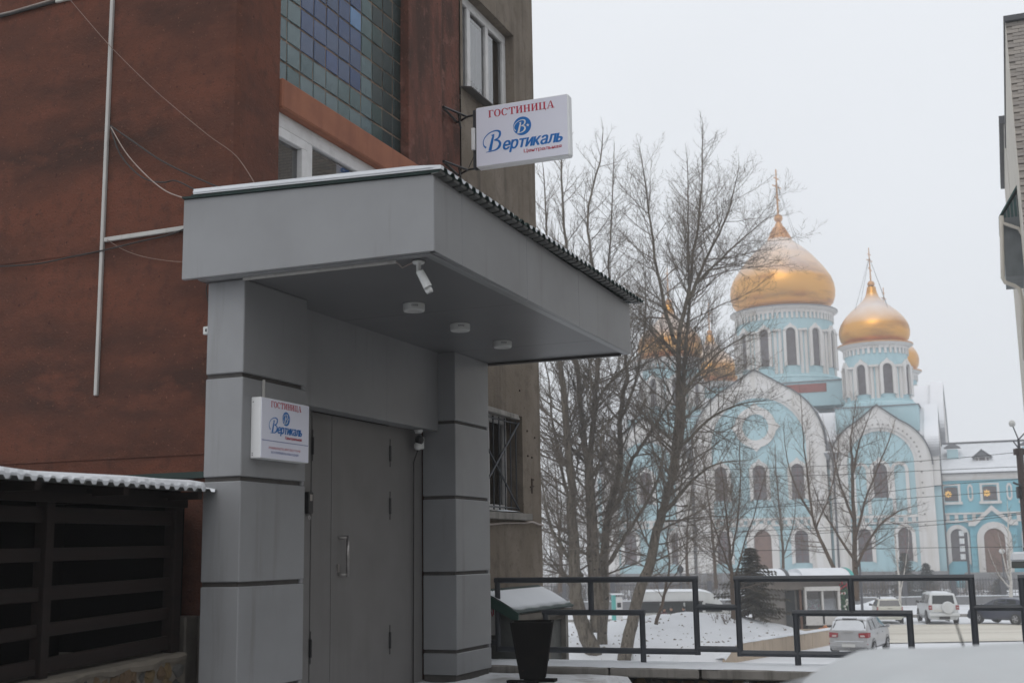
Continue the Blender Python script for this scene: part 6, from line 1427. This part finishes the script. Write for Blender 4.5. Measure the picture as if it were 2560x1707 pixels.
# dark blue car at the right edge
st = [(-2.2, .55, .93), (-2.15, .95, .92), (-1.95, 1.06, .88), (-1.6, 1.45, .76), (-1.2, 1.54, .73), (-.2, 1.56, .72), (.3, 1.48, .72), (1.1, 1.06, .85), (1.3, .98, .88), (1.9, .88, .9), (2.12, .72, .9), (2.2, .5, .9)]
L3 = place(2515, 1550, 76.5)
t, sg, wl, hw = car('parked_car', 'dark blue car seen from its left side at the right edge', 'car', L3, VIEW(2515)-52, st, 1.74, 1.0, PNAVY, (-1.35, 1.35), .33)
sg(-1.5, -.75, -1.35, -.72); sg(-.65, .2, -.62, .2); sg(.28, 1.0, .28, .5); mirror_(t, hw, .85, 1.0, PNAVY)
for s in (1, -1): MB().hexa([(s*.5, 2.13, .66), (s*.8, 2.0, .66), (s*.82, 1.75, .7), (s*.5, 2.05, .7), (s*.5, 2.08, .8), (s*.78, 1.95, .82), (s*.8, 1.7, .84), (s*.5, 2.0, .82)]).obj('headlight', LAMPW, t); MB().box(s*.75-.1, s*.75+.1, -2.22, -2.1, .72, .92).obj('tail_lamp', LAMPR, t)
MB().box(-.8, .8, 2.1, 2.24, .3, .52).obj('bumper', PNAVY, t, bevel=.04)
roof_snow(t, .95, 1.9, .72, lerp_top(st), .05, 'bonnet_snow', seed=11)
# white minibus behind the bed
st = [(-2.8, .7, .97), (-2.78, 1.9, .92), (-2.7, 2.25, .86), (-2.4, 2.36, .84), (1.0, 2.36, .84), (1.5, 2.24, .84), (2.0, 1.75, .86), (2.3, 1.35, .9), (2.75, 1.15, .9), (2.95, .9, .9), (3.0, .5, .9)]
L4 = place(1712, 1560, 71)
t, sg, wl, hw = car('minibus', 'white minibus with a snowy high roof half hidden behind the snow bed', 'minibus', L4, VIEW(1712)+86, st, 2.0, 1.25, PVAN, (-1.8, 2.0), .36)
for s in (1, -1):
    for y0, y1 in ((-2.6, -1.4), (-1.3, -.1), (0.0, .95)): MB().poly([(s*(hw+.012), y0, 1.18), (s*(hw+.012), y1, 1.18), (s*(hw*.96+.012), y1, 1.72), (s*(hw*.96+.012), y0, 1.72)][::s]).obj('window', CGLASS, t)
    MB().poly([(s*(hw+.014), 1.12, 1.2), (s*(hw+.012), 2.05, 1.2), (s*(hw*.97+.012), 1.75, 1.6), (s*(hw*.96+.014), 1.12, 1.68)][::s]).obj('window', CGLASS, t)
    MB().box(s*(hw+.012)-.012, s*(hw+.012)+.012, -2.6, 1.0, 1.72, 1.8).obj('side_stripe', TRIM, t)
    e = MB(); e.prism(ell(-.4, .98, .12, .12, 0, 360, 14)[:-1], (s*(hw+.012), 0, 0), Y3, Z3, X3, -.004, .004); e.obj('red_emblem', LAMPR, t)
    MB().box(s*(hw+.008)-.01, s*(hw+.008)+.01, -2.7, 2.2, .5, .62).obj('trim_strip', TRIM, t)
roof_snow(t, -2.6, 1.5, .86, lerp_top(st), .06, seed=13); mirror_(t, hw, 1.85, 1.25, TRIM)
# foreground car: only its snow covered roof reaches into the picture
st = [(-2.15, .55, .93), (-2.1, .85, .92), (-1.75, .98, .9), (-1.55, 1.02, .86), (-.95, 1.28, .74), (-.5, 1.335, .72), (0, 1.345, .71), (.4, 1.325, .71), (.62, 1.27, .73), (1.35, .98, .84), (1.5, .93, .88), (2.0, .8, .9), (2.15, .66, .9), (2.2, .45, .9)]
t, sg, wl, hw = car('parked_car', 'grey car close to the camera, its roof thickly covered with snow, at the bottom right', 'car', (1.2, 2.78, -.517), 278, st, 1.7, .93, paint('grey_paint', (0.2, 0.21, 0.22), (0.17, 0.175, 0.18)), (-1.3, 1.3), .3)
sg(-1.2, -.4, -.85, -.4); sg(-.32, .45, -.32, .4); sg(.5, .95, .46, .6); quad_on_rear(t, -1.5, 1.04, .62, -1.0, 1.25, .52, CGLASS)
MB().poly([(.6, .66, 1.262), (-.6, .66, 1.262), (-.68, 1.3, 1.01), (.68, 1.3, 1.01)]).obj('windscreen', CGLASS, t)
mb = MB(); nx, ny = 24, 40
for j in range(ny+1):
    for i in range(nx+1):
        u, v = i/nx*2-1, j/ny; y = -1.0+(.55+1.0)*v; e = min(1, (1-abs(u))*5)*min(1, min(v*3, (1-v)*9)); z = lerp_top(st)(y)-.07*abs(u)**3.2
        mb.v.append((u*.57, y, z+.05*max(e, 0)**.5+.006*(math.sin(5*u+2)*math.sin(11*v)+math.sin(13*u)*math.sin(23*v+1)*.5)*e))
for j in range(ny):
    for i in range(nx): q = j*(nx+1)+i; mb.f.append((q, q+1, q+nx+2, q+nx+1))
mb.obj('roof_snow', OLDSNOW, t, smooth=True); roof_snow(t, 1.6, 2.05, .7, lerp_top(st), .05, 'bonnet_snow', 4); mirror_(t, hw, .95, .93, TRIM)
P = [pick(2409, 1600, y=3.3), pick(2385, 1527, y=3.32)]
bq = Vector((1.2, 2.78, -.497)); mi = Matrix.Rotation(R(278), 3, 'Z'); P = [mi @ (p-bq) for p in P]
MB().tube(P, [.0032, .002], 6).obj('antenna', BLACKP, t)
for s in (1, -1): MB().box(s*.62-.13, s*.62+.13, -2.17, -2.05, .62, .8).obj('tail_lamp', LAMPR, t); MB().box(s*.6-.15, s*.6+.15, 2.08, 2.19, .55, .68).obj('headlight', LAMPW, t)

# ================================================================== PEOPLE by the minibus
def person(label, px, d, h, coat, az, armbend):
    p = pick(px, 1560, y=d); t = thing('person', label, 'person', (p.x, p.y, gw(p.x, p.y)), 'W', None, -R(az)); k = h/1.75
    V = [(0, 0, .95), (0, .01, 1.15), (0, 0, 1.4), (0, .01, 1.53), (0, .03, 1.63), (.19, 0, 1.4), (.25, .02, 1.12), (.2, .2 if armbend else .06, .93 if not armbend else 1.05), (-.19, 0, 1.4), (-.25, .02, 1.12), (-.2, .18 if armbend else .05, .95), (.1, 0, .9), (.11, .03, .5), (.11, -.02, .08), (.11, .12, .04), (-.1, 0, .9), (-.11, .0, .5), (-.11, -.05, .08), (-.11, .09, .04)]
    Ed = [(0, 1), (1, 2), (2, 3), (3, 4), (2, 5), (5, 6), (6, 7), (2, 8), (8, 9), (9, 10), (0, 11), (11, 12), (12, 13), (13, 14), (0, 15), (15, 16), (16, 17), (17, 18)]
    rad = [.15, .15, .15, .055, .09, .075, .055, .045, .075, .055, .045, .1, .075, .05, .05, .1, .075, .05, .05]
    me = bpy.data.meshes.new('body'); me.from_pydata([(x*k, y*k, z*k) for x, y, z in V], Ed, []); me.materials.append(coat)
    o = add('body', me, t); o.modifiers.new('skin', 'SKIN')
    for i, r_ in enumerate(rad): me.skin_vertices[0].data[i].radius = (r_*k, r_*k)
    me.skin_vertices[0].data[0].use_root = True
    for i in range(1, len(rad)): me.skin_vertices[0].data[i].use_root = False
    s_ = o.modifiers.new('sub', 'SUBSURF'); s_.levels = 1; s_.render_levels = 1
    MB().lathe([(.1*k, .55*k), (.21*k, .5*k), (.19*k, .9*k), (.175*k, 1.1*k), (.19*k, 1.35*k), (.12*k, 1.46*k), (.06*k, 1.5*k)], (0, 0, 0), 14).obj('coat', coat, t, smooth=True)
    MB().lathe([(.0, 1.52*k), (.06*k, 1.54*k), (.078*k, 1.6*k), (.08*k, 1.66*k), (.05*k, 1.72*k), (0, 1.74*k)], (0, .045*k, 0), 14).obj('face', SKIN, t, smooth=True)
    MB().lathe([(.088*k, 1.63*k), (.095*k, 1.66*k), (.085*k, 1.74*k), (.04*k, 1.78*k), (0, 1.785*k)], (0, .025*k, 0), 14).obj('hat', COATS[1], t, smooth=True)
person('person in a dark hooded coat on the right, facing left beside the minibus', 1712, 66.5, 1.68, COATS[0], 250, True)
person('person in a black coat standing by the white trunk near the minibus', 1680, 66.0, 1.7, COATS[1], 200, False)
person('person in a maroon jacket, leftmost of the three near the minibus', 1661, 67.0, 1.62, COATS[2], 160, False)

# ================================================================== FLOWER KIOSK
KY = 68.0; kp = lambda px, py: pick(px, py, y=KY)
xa, xb, xc, xd = kp(1905, 1450).x, kp(1962, 1450).x, kp(2008, 1450).x, kp(2122, 1450).x
gz = gw(xb, KY); zt = kp(2060, 1420).z; ze = kp(2060, 1446).z
ki = thing('flower_kiosk', 'small flower kiosk with a snowy vaulted roof and white framed shop window', 'kiosk', ((xa+xd)/2, KY, gz))
MB().box(xa, xd, KY+.3, KY+3, gz, ze).obj('wall', mat('kiosk_wall', (0.2, 0.185, 0.175), 0.7, var=(2, (0.15, 0.14, 0.135), 0.4, 0.7)), ki)
for x0, x1, zz_ in ((xa-.2, xb, zt), (xb-.05, xc+.3, zt-.2), (xc-.1, xd, zt)):
    P = [(KY-.5+2.0*(1-math.cos(math.pi/2*i/8)), ze+(zz_-ze)*math.sin(math.pi/2*i/8)) for i in range(9)]
    MB().prism([(KY+3.2, ze)]+[(KY+3.2, zz_-.1)]+P[::-1], (0, 0, 0), Y3, Z3, X3, x0, x1).obj('roof', SNOW, ki)
    MB().ring([(y-.04, z+.02) for y, z in P], [(y, z-.1) for y, z in P], (0, 0, 0), Y3, Z3, X3, x1, x1+.18).obj('roof_edge', TEAL if x1 == xd else ROOFD, ki)
MB().box(xa-.1, xd, KY-.1, KY+.3, ze-.55, ze-.02).obj('fascia', mat('kiosk_fascia', (0.2, 0.17, 0.15), 0.7, var=(2, (0.15, 0.13, 0.12), 0.4, 0.7)), ki)
wx0, wx1, wz0, wz1 = kp(2010, 1500).x, kp(2098, 1500).x, kp(2060, 1535).z, kp(2060, 1465).z
fr_ = MB().box(wx0, wx1, KY-.35, KY+.3, wz1-.22, wz1).box(wx0, wx0+.09, KY-.3, KY+.3, wz0-.5, wz1-.22).box(wx1-.13, wx1, KY-.3, KY+.3, wz0-.5, wz1-.22).box(kp(2054, 1500).x-.05, kp(2054, 1500).x+.05, KY-.28, KY+.3, wz0-.5, wz1-.22).box(wx0, wx1, KY-.28, KY+.3, wz0-.55, wz0-.05)
f = fr_.obj('shop_window', PVC, ki); MB().box(wx0+.09, wx1-.13, KY-.05, KY+.25, wz0-.05, wz1-.22).obj('pane', PANE, f)
MB().box(wx0+.05, wx1-.1, KY+.9, KY+.95, wz0-.05, wz1-.2).obj('display_back', ROOMM, ki)
for i, (px, c) in enumerate(((1966, 'a'), (1995, 'b'))):
    x = kp(px, 1500).x; MB().box(x, x+.5, KY+.2, KY+.3, gz, ze-.6).obj('door' if i else 'side_window', CGLASS if i == 0 else COATS[1], ki)
x = kp(2000, 1500).x; MB().box(x, x+.09, KY-.0, KY+.3, gz, ze-.55).obj('wooden_post', CDOOR, ki)
MB().box(wx1+.02, xd+.05, KY-.2, KY+.3, gz, ze-.3).obj('end_panel', DKGREEN, ki)
r0 = random.Random(21)
def flowers(nm, x0, x1, y0, y1, z0, z1, m, n, s, label):
    mb = MB()
    for _ in range(n):
        c = Vector((r0.uniform(x0, x1), r0.uniform(y0, y1), r0.uniform(z0, z1))); q = len(mb.v)
        for a in range(5): mb.v.append((c.x+s*math.cos(a*1.2566), c.y-.02+.02*(a % 2), c.z+s*math.sin(a*1.2566)))
        mb.v.append((c.x, c.y-.06, c.z)); mb.f += [(q+a, q+(a+1) % 5, q+5) for a in range(5)]
    o = mb.structure(nm, m, kind='stuff'); return o
flowers('flowers', wx0+.1, kp(2050, 1500).x, KY+.0, KY+.5, wz0-.3, wz0+.5, FLOWERS[0], 40, .07, '')
flowers('flowers', wx0+.1, kp(2050, 1500).x, KY+.0, KY+.5, wz0+.4, wz0+.8, FLOWERS[1], 30, .06, '')
flowers('flowers', wx1+.05, xd+.1, KY-.35, KY-.2, gz+.8, wz1-.3, FLOWERS[1], 26, .07, '')
flowers('flowers', wx1+.0, xd+.1, KY-.35, KY-.2, wz1-.4, wz1+.25, FLOWERS[2], 22, .06, '')
flowers('flowers', kp(2040, 1550).x, xd, KY-.8, KY-.4, gz+.1, gz+.55, FLOWERS[3], 40, .09, '')
flowers('artificial_leaves', wx1+.05, xd+.1, KY-.33, KY-.2, gz+1.0, wz1, LEAFM, 50, .09, '')

# ================================================================== STREET FURNITURE AND FENCES
FY = lambda x: 104-.02*x
gf = thing('granite_fence', 'low granite wall with dark iron railings in front of the cathedral', 'fence', (20, 104, -3.65))
for i in range(22):
    x = -28+i*4.0; MB().box(x, x+3.97, FY(x)-.25, FY(x)+.25, -3.7, -3.0).obj('wall_block', GRANITE, gf); MB().box(x-.02, x+3.99, FY(x)-.3, FY(x)+.3, -3.0, -2.93).obj('coping_snow', SNOW, gf)
    MB().box(x-.18, x+.18, FY(x)-.18, FY(x)+.18, -2.93, -1.45).obj('pillar', IRON, gf)
    b_ = MB(); q = x+.3
    while q < x+3.8: b_.box(q-.018, q+.018, FY(x)-.018, FY(x)+.018, -2.93, -1.55); q += .24
    b_.box(x, x+4, FY(x)-.025, FY(x)+.025, -1.72, -1.66).box(x, x+4, FY(x)-.025, FY(x)+.025, -2.75, -2.69); b_.obj('railing_panel', IRON, gf, kind='stuff')
MB().box(21.8, 46, -5, 1.2, G0-.3, -1.9).obj('stair_wall', GRANITE, an); MB().box(23.6, 26.7, -6.5, 1.2, -2.9, -2.55).obj('stair', GRANITE, an)
for i in range(4): MB().box(23.8, 26.5, -6.6-.35*i, -6.2-.35*i, -3.7, -2.55-.25*i).obj('stair', GRANITE, an)
# lamp post with a globe at the right edge, and its wires
LY = 47.0
p0 = pick(2548, 1120, y=LY); gz2 = gw(p0.x, LY)
lp = thing('street_lamp', 'rusty brown lamp post with a white globe lamp at the right edge', 'street lamp', (p0.x, LY, gz2))
MB().tube([(p0.x, LY, gz2), (p0.x, LY, p0.z)], [.16, .13], 12).obj('post', POLE, lp, smooth=True)
MB().tube([(p0.x, LY, p0.z), (p0.x, LY, p0.z+.35)], .05, 8).obj('neck', IRON, lp)
g1 = pick(2530, 1058, y=LY); MB().tube([(p0.x, LY, p0.z+.33), (g1.x+.02, LY, g1.z-.1)], .025, 8).obj('arm', IRON, lp); MB().tube([(p0.x, LY, p0.z+.33), (p0.x+.45, LY, p0.z+.75)], .025, 8).obj('arm', IRON, lp)
MB().lathe([(.04, -.13), (.1, -.1), (.125, 0), (.1, .08), (.05, .12), (0, .125)], (g1.x, LY, g1.z), 18).obj('globe', GLOBE, lp, smooth=True); MB().lathe([(.04, -.13), (.1, -.1), (.125, 0), (.1, .08), (0, .125)], (p0.x+.47, LY, p0.z+.87), 18).obj('globe', GLOBE, lp, smooth=True)
MB().box(p0.x-.2, p0.x+.2, LY-.1, LY+.1, p0.z-.25, p0.z-.02).obj('clamp', POLE, lp); MB().tube([(p0.x-.05, LY-.1, p0.z-.02), (p0.x-.2, LY-.15, p0.z+.15), (p0.x-.25, LY-.1, p0.z+.28)], .025, 6).obj('insulator', IRON, lp)
MB().box(p0.x-.25, p0.x-.1, LY-.15, LY+.05, p0.z-1.9, p0.z-1.45).obj('floodlight', BLACKP, lp, bevel=.03); MB().tube([(p0.x-.1, LY-.1, p0.z-1.4), (p0.x-.28, LY-.15, p0.z-1.36), (p0.x-.4, LY-.15, p0.z-1.3)], .04, 6).obj('bracket', BLACKP, lp)
for i, (L, lb_) in enumerate((([(2548, 1130), (2300, 1152), (2020, 1166), (1720, 1176)], 'topmost overhead wire running left from the lamp post'), ([(2548, 1166), (2340, 1175), (2060, 1187), (1700, 1195)], 'second overhead wire from the top, left of the lamp post'), ([(2549, 1197), (2340, 1214), (2050, 1250), (1720, 1290)], 'overhead wire falling steeply to the left below the annex eaves'), ([(2550, 1226), (2340, 1240), (2020, 1262), (1720, 1275)], 'overhead wire crossing the annex upper windows'), ([(2552, 1280), (2360, 1300), (2030, 1320), (1710, 1332)], 'overhead wire crossing just above the portal pediment'), ([(2552, 1284), (2345, 1311), (2000, 1335), (1700, 1345)], 'overhead wire crossing below the annex cornice'), ([(2556, 1366), (2300, 1369), (2000, 1374), (1700, 1378)], 'lowest overhead wire, before the ground floor windows'))):
    P = [pick(px, py, y=LY+i*.02+8*(2556-px)/850) for px, py in L]
    MB().tube(spline(P, 5), .011, 5).top('overhead_wire', CABLEB, lb_, 'wire', P[1], 'W', 'overhead wires from the lamp post')
# slim poles
def slim(name, label, cat, px, pytop, pybot, y0, r_, m, lamp=False):
    a = pick(px, pytop, y=y0); z0 = gw(a.x, y0); t = thing(name, label, cat, (a.x, y0, z0)); MB().tube([(a.x, y0, z0), (a.x, y0, a.z)], [r_*1.3, r_], 8).obj('post', m, t)
    if lamp == 'lantern': MB().lathe([(.03, -.25), (.2, -.1), (.26, .15), (.12, .3), (0, .42)], (a.x, y0, a.z), 8).obj('lantern', BLACKP, t)
    elif lamp: MB().lathe([(r_, -.2), (.2, -.15), (.3, 0), (.2, .2), (0, .28)], (a.x, y0, a.z), 16).obj('globe', GLOBE, t, smooth=True)
    return t
slim('signpost', 'thin dark post between the kiosk and the cream car', 'post', 2148, 1395, 1510, 84, .07, IRON)
slim('street_lantern', 'small black lantern on a thin post above the minibus', 'street lantern', 1701, 1425, 1500, 90, .06, IRON, 'lantern')
slim('globe_lamp', 'white globe lamp in front of the annex portal door', 'street lamp', 2505, 1378, 1480, 118, .07, IRON, True)
slim('sign_pole', 'thin pole standing before the arched annex window', 'post', 2415, 1330, 1480, 100, .09, IRON)
# snow heap behind the cream car
h = pick(2170, 1510, y=88); mb = MB(); r0 = random.Random(2)
for j in range(15):
    for i in range(25):
        u, v = i/24*2-1, j/14*2-1; e = max(0, 1-u*u)*max(0, 1-v*v)
        mb.v.append((h.x+u*2.4, 88+v*1.4, -3.65+.95*e**.8*(1+.25*math.sin(u*5)*math.cos(v*4))+r0.uniform(-.05, .05)*e))
for j in range(14):
    for i in range(24): q = j*25+i; mb.f.append((q, q+1, q+26, q+25))
mb.top('snow_heap', SNOW, 'heap of shovelled snow behind the cream estate car', 'snow heap', (h.x, 88, -3.65), smooth=True)
# teal booth and grey wall far left
b = pick(1555, 1530, y=82); z = gw(b.x, b.y); t = thing('street_booth', 'small white and teal booth seen between the poplar trunks', 'booth', (b.x, 82, z))
MB().box(b.x-.6, b.x-.38, 82, 83, z, z+1.9).obj('side_panel', TEAL, t); MB().box(b.x-.38, b.x+.05, 82, 83, z, z+1.75).obj('wall', PVC, t); MB().box(b.x-.3, b.x-.05, 81.97, 82, z+1.1, z+1.4).obj('window', CGLASS, t); MB().box(b.x-.65, b.x+.1, 81.9, 83.1, z+1.9, z+1.96).obj('roof', SNOW, t)
# grey box with a snow cap, right edge
b = pick(2529, 1412, 'B', x=13.2); t = thing('metal_cabinet', 'grey metal box under a thick snow cap at the right edge, above the railing', 'cabinet', (13.2, b.y-.15, -1.3), 'B')
zb1 = b.z; zt1 = pick(2530, 1377, 'B', x=13.2).z
MB().box(13.2, 13.5, b.y-.5, b.y, zb1-.03, zb1+.035).obj('box', GREYSHEET, t, bevel=.008)
sn = MB().hexa([(13.18, b.y-.5, zb1+.035), (13.52, b.y-.5, zb1+.035), (13.52, b.y+.015, zb1+.035), (13.18, b.y+.015, zb1+.035), (13.22, b.y-.5, zt1), (13.48, b.y-.5, zt1), (13.48, b.y-.01, zt1-.01), (13.22, b.y-.01, zt1-.01)]).obj('snow_cap', SNOW, t, bevel=.02)
MB().box(13.3, 13.36, b.y-.3, b.y-.24, -1.4, zb1-.03).obj('post', RAILM, t); MB().box(13.25, 13.4, b.y-.28, b.y-.12, zt1+.0, zt1+.035).obj('cap', POLE, t)
# ================================================================== HAZE
hz = MB().box(-275, 320, -120, 520, -5.0, 57)
ho = hz.structure('haze', None, kind='stuff')
hm = bpy.data.materials.new('winter_haze'); hm.use_nodes = True; ht = hm.node_tree; ht.nodes.clear()
hv = ht.nodes.new('ShaderNodeVolumePrincipled'); hv.inputs['Color'].default_value = (0.95, 0.96, 0.98, 1); hv.inputs['Density'].default_value = 0.00155; hv.inputs['Anisotropy'].default_value = 0.2
hout = ht.nodes.new('ShaderNodeOutputMaterial'); ht.links.new(hv.outputs[0], hout.inputs['Volume'])
ho.data.materials.append(hm)
